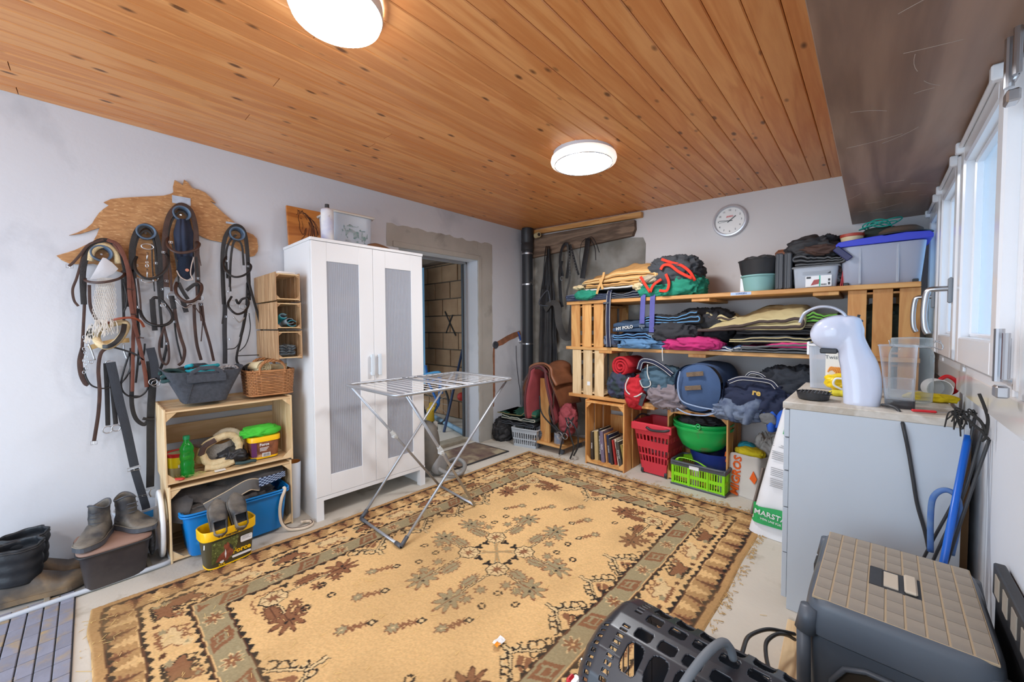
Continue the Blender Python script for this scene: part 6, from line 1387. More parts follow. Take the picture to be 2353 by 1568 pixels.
t = thing('bridle', 'black bridle tangle hanging from the saddle to the castor board', 'bridle', (-2.28, 2.97, .6))
g = G()
for pts in (([(1270, 905), (1262, 950), (1280, 985), (1300, 1000)]), ([(1300, 960), (1310, 1000), (1318, 1030), (1310, 1055)]), ([(1318, 960), (1300, 990), (1290, 1020), (1285, 1045)]), ([(1305, 960), (1325, 990), (1328, 1025), (1318, 1048)]), ([(1240, 910), (1245, 950), (1275, 985), (1300, 1010)])):
    g.tube(spl([aty(u, v, 2.98) for u, v in pts], 6), .01, 8, flat=(V(0, 1, 0), .016, .006))
g.build('strap', m_blk, t, world=True)
g = G()
for u, v in ((1298, 1003), (1308, 975), (1285, 1000)): c = aty(u, v, 2.97); g.tube([c+V(.028*math.cos(a), 0, .028*math.sin(a)) for a in [2*PI*i/18 for i in range(18)]], .004, 6, closed=True)
g.build('bit_ring', m_steel, t, world=True)
t = thing('tin_can', 'small tin on the castor board behind the upright', 'tin', (-2.26, 3.12, .085)); g = G(); g.lathe([(.001, 0), (.05, 0), (.05, .10), (.047, .104), (.001, .104)], 24); g.build('can', mat('printed_tin', (150, 140, 136), .4, var=.9, rgb2=(96, 110, 130), scale=26), t, auto=40)
blob('red_blanket', (-2.14, 3.10, .34), (.08, .08, .14), m_redf, 31, .3, label='dusty red felt hanging at the right side of the saddle', cat='blanket')
blob('grey_bag_bundle', (-2.46, 3.14, .16), (.05, .08, .07), m_dgrey, 32, .4, label='grey crumpled bag on the castor board left of the upright', cat='bag', flat=.085)

# ------------------------------------------------------------------ the shelf of crates and boards
SY = 3.05
t = thing('shelf_unit', 'long shelf of orange pine boards resting on crates along the back wall', 'shelf', (-2.1, SY, 0))
for nm, x0, x1, z0, z1, dy in (('top_board', -2.115, .185, 1.437, 1.466, -.01), ('middle_board', -2.13, .19, 1.022, 1.050, 0), ('lower_board', -2.10, .19, .583, .611, 0)):
    for k in range(3):
        g = G(); g.box(x0, x1, SY+dy+k*.166, SY+dy+k*.166+.162, z0, z1, .003); g.build('board', m_orx, t, world=True)
for x, z in ((-1.00, 1.437), (-.28, 1.437), (-1.02, 1.022), (-1.78, 1.022), (-1.12, .583), (-1.40, .583)):
    g = G(); g.box(x, x+.125, SY+.002, SY+.49, z-.024, z, .003); g.build('cleat', m_or, t, world=True)
g = G(); g.box(-.735, -.61, SY-.0112, SY-.0102, 1.443, 1.463); g.build('blue_tape_label', mat('pale_blue_label', (176, 196, 226), .5), t, world=True)
text('LONGEN', .016, mat('ink_blue', (40, 60, 120), .6), t, (-.67-t.location.x, -.0125, 1.453), (1, 0, 0), (0, 0, 1), name='label_lettering')
g = G(); g.box(-.93, -.83, SY-.001, SY, .588, .606); g.build('white_label', m_white, t, world=True)
kk = dict(nside=3, gap=.026, nback=3, slat=.012, tri=.05)
crate('shelf_crate', 'orange pine crate at the left end between top and middle boards', (-1.742, SY+.008, 1.050), .49, .386, .332, m_or, m_orx, 'crates carrying the shelf boards', **kk)
crate('shelf_crate', 'orange pine crate at the left end between middle and lower boards', (-1.735, SY+.008, .611), .49, .410, .325, m_pine, m_pine, 'crates carrying the shelf boards', **kk)
crate('shelf_crate', 'pale pine crate at the window end under the top board', (-.115, SY+.49, 1.050), .47, .386, .302, m_or, m_or, 'crates carrying the shelf boards', rz=PI, **kk)
crate('shelf_crate', 'pine crate at the window end between middle and lower boards', (-.115, SY+.49, .611), .47, .410, .302, m_or, m_or, 'crates carrying the shelf boards', rz=PI, **kk)
crate('book_crate', 'upright pine crate on the floor holding a row of books', (-1.888, 3.005, 0), .378, .582, .45, m_or, m_or, None, rz=-PI/2, **kk)
crate('open_crate', 'upright pine crate on the floor behind the green bowl', (-1.20, 3.13, 0), .44, .582, .38, m_or, m_or, None, rz=-PI/2, **kk)
g = G(); g.box(0, .03, -.0015, 0, 0, .035); o = g.build('price_label', m_white); o.location = (-1.90, SY+.007, .70); tag(o, 'tiny white sticker on the left pine crate of the shelf', 'sticker')
# books
bk_ = [(.024, .255, (70, 62, 52), 'dark mottled'), (.034, .262, (196, 172, 120), 'beige and brown'), (.020, .285, (36, 36, 40), 'black with white lettering'), (.032, .275, (120, 108, 128), 'mauve grey'), (.010, .255, (222, 160, 100), 'thin orange'), (.022, .245, (30, 44, 84), 'navy blue'), (.022, .225, (60, 56, 58), 'small dark'), (.016, .215, (176, 50, 44), 'red'), (.013, .225, (224, 216, 196), 'thin white'), (.030, .21, (76, 72, 66), 'grey brown'), (.020, .19, (150, 130, 70), 'short olive yellow')]
x = -1.862; titles = {0: 'PFERDE', 2: 'DasKönnenderPferde', 3: 'REITEN', 5: 'DRESSUR', 8: 'SPRINGEN', 9: 'HALTUNG'}
for i, (w, h, c_, nm) in enumerate(bk_):
    tl = .02+.018*i; yb = 3.06+.012*(i % 3); t = thing('book', '%s book in the floor crate, leaning, number %s from the left' % (nm, ['one', 'two', 'three', 'four', 'five', 'six', 'seven', 'eight', 'nine', 'ten', 'eleven'][i]), 'book', (x, yb, .026), 0, 'books in the floor crate')
    x += w+.0095
    Rm = Matrix.Rotation(-tl, 4, 'Y'); g = G(); m_ = mat('cover_%d' % i, c_, .5, var=.5, rgb2=tuple(max(0, q-30) for q in c_), scale=30); c0 = .0018
    g.box(0, c0, 0, .19, 0, h, 0, Rm); g.box(w-c0, w, 0, .19, 0, h, 0, Rm); g.box(c0, w-c0, 0, c0, 0, h, 0, Rm); g.build('cover', m_, t)
    g = G(); g.box(c0, w-c0, c0, .185, .003, h-.003, 0, Rm); g.build('pages', mat('book_pages', (226, 216, 190), .9), t)
    if i in titles: text(titles[i], .016 if i != 2 else .019, m_white if c_[0] < 150 else m_bpl, t, Rm @ V(w/2, -.0008, h*.5), Rm @ V(0, 0, 1), Rm @ V(-1, 0, 0), name='spine_lettering')
    t['label'] = '%s book leaning in the floor crate, %s' % (nm, ['at the far left', 'second from the left', 'third from the left', 'fourth from the left', 'fifth from the left', 'sixth from the left', 'between navy and red ones', 'before the thin white one', 'right of the red one', 'next to last at the right', 'at the far right'][i])
for o in bpy.data.objects:
    if o.get('category') == 'book' and 'group' not in o: o['group'] = 'books in the floor crate'

# ------------------------------------------------------------------ textiles on the shelf
def sx(u, v, y=SY+.03): return aty(u, v, y).x
def fab(nm, c, c2=None, **k): return mat(nm, c, .9, var=k.pop('var', .4), rgb2=c2 or tuple(int(q*.75) for q in c), scale=k.pop('scale', 9), bump=k.pop('bump', .3), bscale=k.pop('bscale', 180), **k)
f_tan = fab('tan_quilt', (206, 158, 98), quilt=.6); f_tan = mat('tan_quilt2', (210, 162, 100), .85, var=.3, rgb2=(190, 142, 84), scale=6, quilt=.8, bscale=5)
f_navy = fab('navy_cloth', (38, 46, 72)); f_grn = fab('green_fleece', (34, 136, 108)); f_blu = fab('mid_blue_cloth', (92, 132, 170)); f_blk = fab('black_ripstop', (48, 48, 52)); f_mag = fab('magenta_cloth', (190, 44, 110)); f_bei = mat('beige_quilt', (206, 190, 142), .85, var=.3, rgb2=(190, 172, 124), scale=6, quilt=.8, bscale=4.5)
f_red = fab('red_fleece', (196, 34, 46)); f_den = fab('denim_blue', (66, 90, 128)); f_mau = fab('mauve_grey', (136, 124, 128)); f_gr = fab('charcoal_felt', (70, 72, 76)); f_pla = fab('grey_blue_plaid', (112, 124, 144), (54, 66, 96), scale=18, var=.9); f_dpl = fab('dark_green_plaid', (46, 62, 62), (66, 66, 96), scale=16, var=1.0); f_roy = fab('royal_blue', (44, 96, 196)); f_pnk = fab('pink_quilt', (226, 60, 130)); f_teal = fab('dusty_teal', (74, 100, 116)); f_purp = fab('purple_web', (92, 92, 158)); f_gry = fab('grey_fleece', (136, 132, 132))
p_wht = fab('white_piping', (218, 216, 210)); p_blu = fab('light_blue_piping', (104, 160, 206)); p_red = fab('scarlet_binding', (232, 60, 40)); p_brn = fab('brown_binding', (82, 68, 62)); p_nav = fab('navy_binding', (34, 40, 66)); p_gry = fab('grey_binding', (110, 112, 114))
def fp(name, label, cat, u0, u1, v, z, D_, layers, th, m, seed, pipe=None, yo=.0, **k):
    x0, x1 = sx(u0, v, SY+yo), sx(u1, v, SY+yo); return foldpad(name, label, cat, (x0, SY+yo, z), (1, 0, 0), x1-x0, D_, layers, th, m, seed, pipe, **k)
Z1, Z2, Z3 = 1.467, 1.051, .612
# top board, left to right
fp('horse_blanket', 'blue grey plaid blanket folded at the left end of the top board', 'blanket', 1302, 1400, 690, Z1, .34, 3, .016, f_pla, 41, p_nav, yo=-.02, lean=-.02)
fp('horse_blanket', 'navy blanket with dark edge under the tan quilts', 'blanket', 1372, 1470, 685, Z1, .36, 3, .016, f_navy, 42, p_gry)
blob('green_cover', (sx(1352, 675), SY-.0, Z1+.05), (.11, .05, .045), f_grn, 43, .3, label='green cloth corner poking out left of the tan quilts', cat='cloth', flat=Z1-.05)
fp('saddle_pad', 'dark pad with white piping directly under the tan quilts', 'saddle pad', 1340, 1480, 660, Z1+.085, .36, 1, .018, f_gr, 44, p_wht, sag=-.0, lean=.02, piper=.008)
fp('saddle_pad', 'tan quilted saddle pad, lower of the two tan ones', 'saddle pad', 1345, 1490, 655, Z1+.108, .36, 1, .030, f_tan, 45, mat('tan_dark_binding', (150, 108, 64), .8), lean=.02, rise=.04)
fp('saddle_pad', 'tan quilted saddle pad with pale piping, topmost of the pile', 'saddle pad', 1335, 1503, 640, Z1+.145, .38, 2, .034, f_tan, 46, mat('pale_tan_piping', (226, 196, 140), .8), amp=.016, lean=.06, sag=.03, rise=.09)
t = thing('tan_strap', 'tan webbing strap hanging crosswise over the tan quilt edge', 'strap', aty(1384, 620, SY-.02)); g = G()
g.tube(spl([aty(1388, 626, SY-.01), aty(1384, 642, SY-.03), aty(1376, 660, SY-.03), aty(1371, 676, SY-.03)], 5), .01, 8, flat=(V(0, 1, 0), .022, .004)); g.tube(spl([aty(1378, 640, SY-.025), aty(1382, 655, SY-.03), aty(1385, 665, SY-.03)], 5), .01, 8, flat=(V(0, 1, 0), .022, .004)); g.build('webbing', f_tan, t, world=True)
blob('fleece_roll', (sx(1330, 650), SY+.05, Z1+.125), (.055, .05, .022), m_fleece, 47, .4, label='cream fleece end sticking out left under the tan quilts', cat='fleece')
blob('fleece_roll', (sx(1468, 662), SY+.03, Z1+.09), (.04, .05, .03), m_fleece, 48, .4, label='cream fleece edge between tan quilts and green fleece', cat='fleece')
blob('fleece_rug', (sx(1500, 672), SY+.08, Z1+.05), (.13, .10, .06), f_grn, 49, .3, n=(60, 30), p=.75, label='green fleece rug bulging out at the left below the red-bound rug', cat='blanket', flat=Z1)
blob('fleece_rug', (sx(1565, 665), SY+.10, Z1+.07), (.15, .12, .085), f_grn, 50, .3, n=(60, 30), p=.75, label='green fleece rug at the right below the red-bound rug', cat='blanket', flat=Z1)
blob('bound_rug', (sx(1540, 630), SY+.13, Z1+.185), (.19, .15, .125), f_gr, 51, .34, n=(70, 36), p=.8, label='charcoal rug with scarlet binding heaped on the green fleece', cat='blanket')
t = thing('scarlet_binding', 'scarlet bound edges running over the charcoal rug', 'binding', aty(1540, 640, SY)); 
bindp = [[(1472, 636), (1480, 650), (1494, 672)], [(1494, 672), (1502, 655), (1520, 642)], [(1518, 620), (1525, 610), (1540, 610), (1560, 625), (1590, 640)], [(1530, 630), (1537, 650), (1532, 668), (1515, 668)], [(1520, 596), (1540, 603), (1565, 610), (1585, 625), (1597, 645)]]
g = G()
for k, b_ in enumerate(bindp): g.tube(spl([aty(u, v, SY-.055+.03*(k == 4)) for u, v in b_], 6), .01, 8, flat=(V(0, 1, 0), .022, .008))
g.build('binding', p_red, t, world=True, smooth=True)
blob('grey_lining', (sx(1495, 640), SY+.02, Z1+.14), (.075, .06, .035), f_gry, 52, .3, label='light grey fleece lining showing left in the charcoal rug', cat='lining')
for (u0, lab, c_, L0, L1) in ((1477, 'purple webbing strap with metal clip hanging from the top board, left one', f_purp, 682, 748), (1499, 'purple webbing strap with metal clip hanging lower, right one', f_purp, 682, 768)):
    t = thing('blanket_strap', lab, 'strap', aty(u0, 690, SY-.02)); g = G(); g.tube(spl([aty(u0+2, 676, SY+.02), aty(u0+1, 681, SY-.022), aty(u0, 700, SY-.026), aty(u0-2, L1-4, SY-.026)], 6), .01, 8, flat=(V(0, 1, .0), .042, .005)); g.build('webbing', c_, t, world=True, auto=50)
    c = aty(u0-2, L1, SY-.026); g = G(); g.tube([c+V(-.024, 0, 0), c+V(.024, 0, 0), c+V(.02, 0, -.012), c+V(-.02, 0, -.012)], .003, 6, closed=True); g.tube([c+V(0, 0, -.012), c+V(0, 0, -.026), c+V(.008, 0, -.03)], .003, 6); g.build('clip', m_steel, t, world=True)
t = thing('striped_strap', 'long navy strap with white edges hanging across the upper left crate', 'strap', aty(1397, 700, SY-.02)); pts = [aty(1402, 668, SY+.01), aty(1399, 680, SY-.02), aty(1397, 720, SY-.028), aty(1397, 760, SY-.028), aty(1399, 797, SY-.02)]
g = G(); g.tube(spl(pts, 6), .01, 8, flat=(V(0, 1, 0), .046, .005)); g.build('webbing', p_nav, t, world=True, auto=50)
for s in (-.017, .017): g = G(); g.tube(spl([p+V(s, -.003, 0) for p in pts], 6), .0018, 5); g.build('white_edge', p_wht, t, world=True)
g = G(); g.box(-.028, .028, -.036, -.024, -.008, .008, .002, Matrix.Translation(aty(1397, 697, SY))); g.build('slide_buckle', m_dgrey, t, world=True)
# tubs and boxes on the top board
def X1(u): return aty(u, 660, 3.15).x
g = G(); g.box(-.02, .02, 0, .006, 0, .20, 0, Matrix.Rotation(.03, 4, 'Y')); o = g.build('paper_sheet', m_white); o.location = (X1(1700)+.01, 3.20, Z1); tag(o, 'white paper standing behind the aqua tub', 'paper')
t = thing('aqua_tub', 'round aqua plastic tub on the top board', 'tub', (X1(1742), 3.19, Z1)); g = G(); g.lathe([(.001, 0), (.090, 0), (.106, .105), (.114, .105), (.114, .115), (.104, .115), (.09, .01), (.001, .008)], 36); g.build('tub_body', mat('aqua_plastic', (128, 172, 168), .5), t, auto=40)
t = thing('black_tub', 'black rubber tub full of dark gear, stacked in the aqua tub', 'tub', (X1(1740), 3.19, Z1+.10)); g = G(); g.lathe([(.001, 0), (.09, 0), (.108, .03), (.122, .11), (.128, .118), (.118, .118), (.10, .04), (.001, .03)], 36); g.build('tub_body', m_bpl, t, auto=40)
blob('dark_gear', (X1(1742), 3.19, Z1+.21), (.09, .09, .035), m_blkf, 60, .5, label='dark crumpled gear heaped in the black tub', cat='gear')
t = thing('tool_case', 'dark grey ribbed plastic case standing on edge on the top board', 'case', (X1(1782), 3.12, Z1)); g = G(); x_ = X1(1820)-X1(1782)
for k in range(2): g.box(k*x_*.52, k*x_*.52+x_*.48, 0, .24, 0.002, .245, .008)
g.box(x_*.42, x_*.58, .01, .23, .01, .235, .004); 
for k in range(4): g.box(.012+k*x_*.24, .022+k*x_*.24, -.004, .01, .012, .236, .002)
g.build('case_body', mat('charcoal_case', (74, 76, 80), .5), t)
t = thing('leather_satchel', 'brown leather bag partly hidden behind the dark case', 'bag', (X1(1805), 3.42, Z1+.13)); g = G(); g.box(-.10, .12, -.05, .08, -.13, .18, .02); g.build('bag_body', mat('worn_brown_leather', (150, 92, 62), .6, var=.6, scale=8), t)
t = thing('clear_box', 'clear lidded box with a printed white label on the top board', 'box', (X1(1872), 3.22, Z1)); lx = X1(1926)-X1(1822)
g = G(); tub(g, lx, .20, .135, .92); g.build('box_body', m_frost, t, auto=40); g = G(); rimring(g, lx+.012, .212, .137, .006); g.build('lid_rim', m_clear, t, smooth=True)
g = G(); g.box(-.045, .085, -.099, -.097, .01, .078); g.build('product_label', m_white, t)
g = G(); g.prism([(-.018, .018), (.022, .026), (.026, .055), (-.002, .052)], .001, (V(0, -.0995, 0), V(1, 0, 0), V(0, 0, 1))); g.build('red_print', mat('red_print', (170, 76, 74), .5), t)
g = G(); g.box(.024, .030, -.1005, -.099, .012, .078); g.build('green_stripe', mat('mint_stripe', (70, 190, 160), .5), t)
for a, b, c_, d_ in ((-.040, -.018, .062, .074), (.068, .078, .018, .035), (.068, .078, .042, .056)): g = G(); g.box(a, b, -.1005, -.099, c_, d_); g.build('black_print', m_bpl, t)
g = G()
for i in range(7): g.box(.034+i*.004, .036+i*.004, -.1005, -.099, .016, .026)
g.build('barcode', m_bpl, t)['kind'] = 'stuff'
g = G(); g.box(-.06, .08, -.097, -.09, .088, .108); g.build('dark_contents_strip', m_bpl, t)
blob('box_contents', (X1(1872), 3.22, Z1+.06), (.115, .075, .05), m_gryb, 61, .4, label='grey wrapped things inside the clear labelled box', cat='gear', flat=Z1+.004)
foldpad('boot_pads', 'black folded boots and pads on the clear labelled box', 'pad', (X1(1825), 3.13, Z1+.145), (1, 0, 0), .24, .16, 3, .02, m_blkf, 62, p_gry, .02)
blob('dark_bag', (X1(1868), 3.24, Z1+.26), (.14, .10, .075), m_blkf, 63, .5, n=(60, 34), label='dark bag with straps heaped on the clear labelled box', cat='bag')
blob('brown_strap_heap', (X1(1880), 3.16, Z1+.24), (.09, .05, .03), mat('dark_brown_heap', (78, 56, 48), .8), 64, .5, label='brown folded strap on the dark heap of gear', cat='strap')
g = G(); g.box(0, .006, 0, .17, 0, .13, 0, Matrix.Rotation(.12, 4, 'Y')); g.box(.01, .014, 0, .17, 0, .12, 0, Matrix.Rotation(.08, 4, 'Y')); o = g.build('red_folder', mat('red_folder', (190, 40, 52), .5)); o.location = (X1(1929), 3.16, Z1); tag(o, 'red folder wedged between the clear box and the blue-lidded tub', 'folder')
t = thing('storage_tub', 'large clear tub with blue lid beside the window on the top board', 'tub', (.025, 3.27, Z1)); lx = .37
g = G(); tub(g, lx, .30, .235, .90, n=48); g.build('tub_body', mat('tub_grey_clear', (196, 200, 216), .25, glass=.42), t, auto=40)
g = G()
for x in (-.09, .07): g.box(x-.006, x+.006, -.150, -.138, .01, .225, .003)
g.build('rib', m_frost, t)
g = G(); pts = [(-.20, .236), (-.205, .252), (-.19, .268), (-.10, .276), (.0, .282), (.012, .278), (.10, .284), (.19, .276), (.205, .262), (.205, .240)]
g.prism(pts, -.33, (V(0, -.165, 0), V(1, 0, 0), V(0, 0, 1))); g.build('lid', mat('royal_blue_lid', (58, 70, 206), .4), t, bevel=.004)
g = G(); g.beam((-.205, -.165, .235), (-.135, -.172, .160), .010, .036, up=(.7, 0, .7), c=.004); g.build('handle', mat('navy_handle', (44, 48, 92), .4), t)
g = G(); g.box(-.165, -.14, -.145, -.13, 0, .022, .003); g.box(.13, .155, -.145, -.13, 0, .022, .003); g.build('foot', m_bpl, t)
blob('tub_contents', (.02, 3.28, Z1+.09), (.15, .11, .085), fab('dim_contents', (112, 108, 118)), 66, .3, p=.6, label='dim grey cloth inside the blue-lidded tub', cat='cloth', flat=Z1+.006)
t = thing('brush_tub', 'small cream tub with red rim on the blue lid', 'tub', (aty(1958, 545, 3.2).x, 3.2, Z1+.278)); g = G(); g.lathe([(.001, -.002), (.05, -.002), (.056, .030)], 28); g.build('tub_body', mat('cream_tub', (222, 202, 160), .5), t, auto=40); g = G(); g.lathe([(.055, .026), (.058, .028), (.058, .044), (.05, .046), (.001, .046)], 28); g.build('red_rim', mat('brick_red_rim', (176, 66, 50), .5), t, auto=40)
def hat(name, label, c, R_, h, m, m2):
    t = thing(name, label, 'hat', c); g = G(); g.lathe([(R_*1.35, .0), (R_*1.33, .006), (R_, .012), (R_*.96, h*.6), (R_*.7, h*.95), (.001, h)], 32, sx=1.1); g.build('crown', m, t, smooth=True)
    g = G(); g.tube([V(1.1*R_*1.35*math.cos(a), R_*1.35*math.sin(a), .003) for a in [2*PI*i/32 for i in range(32)]], .004, 6, closed=True); g.build('brim_edge', m2, t, smooth=True)
hat('felt_hat', 'brown felt hat lying on the blue lid beside the window', (.105, 3.22, Z1+.285), .088, .05, mat('brown_felt_hat', (98, 80, 68), .9, bump=.3), m_bpl)
hat('felt_hat', 'dark green soft hat behind the brown one on the blue lid', (.02, 3.30, Z1+.283), .09, .075, mat('dark_green_hat', (48, 58, 52), .9, bump=.3), fab('teal_edge', (40, 150, 132)))
coil('teal_cord', 'thin teal cord tangled over the hats on the blue lid', (.02, 3.24, Z1+.36), (.07, .05), .0035, fab('teal_cord', (32, 168, 150)), 4, 7, wob=.5, hz=.02)
t = thing('cream_string', 'cream string and card behind the dark case', 'string', (X1(1790), 3.25, Z1+.20)); g = G(); g.tube(spl([V(-.06, 0, -.02), V(-.03, 0, .03), V(.0, 0, .05), V(.03, 0, .04)], 5), .004, 6); g.build('string', m_crm, t)
# middle board
blob('plaid_cover', (sx(1400, 780), SY+.14, Z2+.055), (.09, .12, .055), f_pla, 70, .35, p=.7, label='plaid cover stuffed behind the white-edged strap', cat='blanket', flat=Z2)
fp('folded_rug', 'mid blue rug with light blue edge low in the left stack', 'blanket', 1418, 1535, 800, Z2, .32, 2, .024, f_blu, 71, None, yo=-.015, amp=.02)
fp('folded_rug', 'navy ripstop rug with light blue edging in the left stack', 'blanket', 1410, 1500, 775, Z2+.06, .34, 3, .019, f_navy, 72, p_blu, yo=0, amp=.014)
t = fp('lettered_pad', 'blue black pad with white lettering on the left stack', 'saddle pad', 1408, 1500, 750, Z2+.135, .34, 2, .032, fab('petrol_pad', (56, 78, 104)), 73, None, amp=.008, rise=.04)
text('HY POLO', .036, p_wht, t, (.11, -.005, .034), (1, 0, .14), (0, 0, 1), bold=.0012)
fp('folded_rug', 'dark rug with blue edging on top of the left stack, under the board', 'blanket', 1480, 1605, 725, Z2+.20, .34, 3, .020, f_blk, 74, p_blu, amp=.02, lean=.05)
blob('puffy_rug', (sx(1545, 765), SY+.10, Z2+.13), (.19, .14, .085), f_blk, 75, .32, n=(70, 36), p=.75, label='black puffy rug bulging between the left stack and the beige pads', cat='blanket', flat=Z2+.02)
blob('dark_rug', (sx(1600, 740), SY+.25, Z2+.17), (.20, .16, .14), f_blk, 76, .3, p=.7, label='dark rug filling the gap behind the puffy black one', cat='blanket', flat=Z2)
blob('light_blue_cover', (sx(1475, 790), SY+.02, Z2+.035), (.15, .08, .04), f_blu, 77, .36, n=(64, 32), p=.7, label='light blue crumpled cover at the front of the middle board', cat='cover', flat=Z2)
blob('magenta_cover', (sx(1590, 792), SY+.04, Z2+.045), (.20, .10, .052), f_mag, 78, .34, n=(80, 36), p=.75, label='magenta crumpled cover at the front of the middle board', cat='cover', flat=Z2)
g = G(); g.tube(spl([aty(1522, 800, SY-.02), aty(1522, 815, SY-.03), aty(1523, 830, SY-.028)], 4), .004, 6); o = g.build('twine', p_wht); tag(o, 'short white twine hanging from the magenta cover', 'twine')
fp('striped_pad', 'denim pad with striped edge beside the magenta cover', 'saddle pad', 1630, 1700, 812, Z2, .30, 2, .014, f_den, 79, p_wht, yo=-.01)
fp('saddle_pad', 'dark grey felt saddle pad, lowest of the right-hand pile', 'saddle pad', 1680, 1866, 814, Z2, .36, 2, .016, f_gr, 80, p_gry, yo=-.015)
fp('saddle_pad', 'pink quilted saddle pad with grey binding in the right-hand pile', 'saddle pad', 1702, 1866, 800, Z2+.036, .36, 1, .020, f_pnk, 81, p_gry, yo=-.01, lean=.03, piper=.007)
fp('saddle_pad', 'charcoal pad with beige lining above the pink one', 'saddle pad', 1675, 1866, 785, Z2+.066, .36, 2, .022, f_gr, 82, fab('beige_lining', (206, 190, 140)), lean=.01)
fp('saddle_pad', 'black folded pad in the middle of the right-hand pile', 'saddle pad', 1690, 1880, 770, Z2+.122, .36, 2, .018, f_blk, 83, None, amp=.015)
fp('saddle_pad', 'pale cream pad with brown edge behind the coffee machine handle', 'saddle pad', 1790, 1905, 745, Z2+.165, .34, 2, .014, fab('cream_pad', (206, 196, 170)), 84, p_brn, yo=.02)
fp('saddle_pad', 'green bordered pad at the right of the pile, behind the machine handle', 'saddle pad', 1815, 1925, 730, Z2+.20, .34, 3, .016, fab('sage_pad', (110, 132, 90)), 85, fab('lime_piping', (120, 206, 70)), yo=.03)
t = fp('saddle_pad', 'large beige quilted saddle pad with brown rope-edged binding, topmost', 'saddle pad', 1600, 1838, 770, Z2+.15, .42, 2, .026, f_bei, 86, p_brn, yo=-.02, amp=.02, lean=.11, sag=.02, piper=.010, gap=1.05, rise=.09)
fp('saddle_pad', 'beige quilted pad turned up at the left behind the topmost one', 'saddle pad', 1622, 1760, 720, Z2+.215, .30, 1, .024, f_bei, 87, p_brn, yo=.10, amp=.03, lean=-.09, piper=.008)
blob('green_bag', (.03, 3.30, Z2+.15), (.13, .16, .14), fab('olive_bag', (74, 84, 74)), 88, .3, p=.7, label='olive bag in clear foil inside the crate by the window', cat='bag', flat=Z2+.016)
# lower board
roll('fleece_blanket', 'red fleece blanket rolled at the top left of the lower board', (sx(1430, 840), SY+.15, Z3+.275), (.15, 1, 0), .26, .075, f_red, 3, cat='blanket')
blob('quilted_rug', (sx(1420, 880), SY+.12, Z3+.11), (.105, .13, .115), f_dpl, 90, .34, n=(60, 34), p=.8, label='dark green plaid quilted rug rolled beside the left crate', cat='blanket', flat=Z3)
blob('red_blanket', (sx(1462, 890), SY+.05, Z3+.07), (.085, .10, .13), f_red, 91, .3, n=(50, 30), p=.8, label='scarlet blanket with white edge hanging over the lower board', cat='blanket')
g = G(); g.tube(spl([aty(u, v, SY-.055) for u, v in [(1445, 868), (1438, 885), (1440, 900), (1458, 912), (1476, 904)]], 6), .006, 6); o = g.build('white_edging', p_wht, None, smooth=True); tag(o, 'white edging along the scarlet blanket corner', 'edging')
t = thing('dark_strap', 'charcoal strap end hanging below the scarlet blanket', 'strap', aty(1472, 920, SY-.03)); g = G(); g.tube(spl([aty(1480, 905, SY-.03), aty(1474, 918, SY-.035), aty(1470, 932, SY-.03)], 5), .01, 8, flat=(V(0, 1, 0), .045, .008)); g.build('webbing', f_gr, t, world=True)
t = blob('striped_blanket', (sx(1515, 862), SY+.10, Z3+.17), (.16, .14, .12), f_teal, 93, .28, n=(70, 36), p=.75, label='dusty teal blanket with navy and white striped border', cat='blanket', flat=Z3)
def edging(name, label, px, y, w, m, stripes=True, mw=None):
    t = thing(name, label, 'border', aty(px[0][0], px[0][1], y)); P_ = spl([aty(u, v, y) for u, v in px], 6); g = G(); g.tube(P_, .01, 8, flat=(V(0, 1, 0), w, .008)); g.build('band', m, t, world=True, smooth=True)
    if stripes:
        g = G()
        for s in (-.3, .3):
            q = []
            for i, p in enumerate(P_):
                d = (P_[min(i+1, len(P_)-1)]-P_[max(i-1, 0)]).normalized(); q.append(p+d.cross(V(0, 1, 0))*s*w+V(0, -.004, 0))
            g.tube(q, .0022, 5)
        g.build('white_stripe', mw or p_wht, t, world=True)
    return t
edging('blanket_border', 'navy band with white stripes arching over the dusty teal blanket', [(1468, 850), (1476, 830), (1500, 832), (1525, 846), (1545, 862)], SY-.045, .045, p_nav)
edging('blanket_border', 'thin pale edging running down the dusty teal blanket', [(1488, 838), (1488, 860), (1495, 885), (1478, 890), (1470, 875)], SY-.05, .008, p_wht, False)
blob('mauve_rug', (sx(1545, 895), SY+.03, Z3+.07), (.16, .11, .09), f_mau, 94, .42, n=(80, 40), p=.8, label='mauve grey crumpled rug spilling over the lower board', cat='blanket')
def drape(name, label, px0, px1, vt, vb, m, seed, y=SY-.03, fold=.03, nf=3, th=.006, tap=.6, cat='blanket'):
    t = thing(name, label, cat, aty((px0+px1)/2, vt, y)); g = G()
    def f(u, v):
        k = 1-(1-tap)*v*v; uu = (px0+px1)/2+(u-.5)*(px1-px0)*k; vv = vt+(vb-vt)*v*(1-.25*abs(2*u-1)**2); p = aty(uu, vv, y); return p+V(0, fold*math.sin(u*nf*2*PI+seed+v)*(.4+.6*v)-.02*math.sin(v*PI)+(.10*(1-v)**3), 0)
    g.grid(f, 40, 22); o = g.build('cloth', m, t, world=True, smooth=True); s_ = o.modifiers.new('thick', 'SOLIDIFY'); s_.thickness = th; g = G(); g.tube([f(k/40, 1) for k in range(41)], .004, 6); return t, g
t, gg = drape('mauve_flap', 'mauve grey flap with pale edge hanging below the lower board', 1528, 1572, 895, 946, f_mau, 3); gg.build('edging', p_wht, t, world=True)
g = G(); g.box(-.02, .02, -.055, -.04, -.03, .03, .006, Matrix.Translation(aty(1534, 908, SY))); tag(g.build('velcro_tab', m_bpl), 'black velcro tab on the mauve grey flap', 'tab')
t = thing('denim_blanket', 'denim blue rolled blanket with brown velcro patches bulging forward', 'blanket', (sx(1616, 880), SY+.06, Z3+.02))
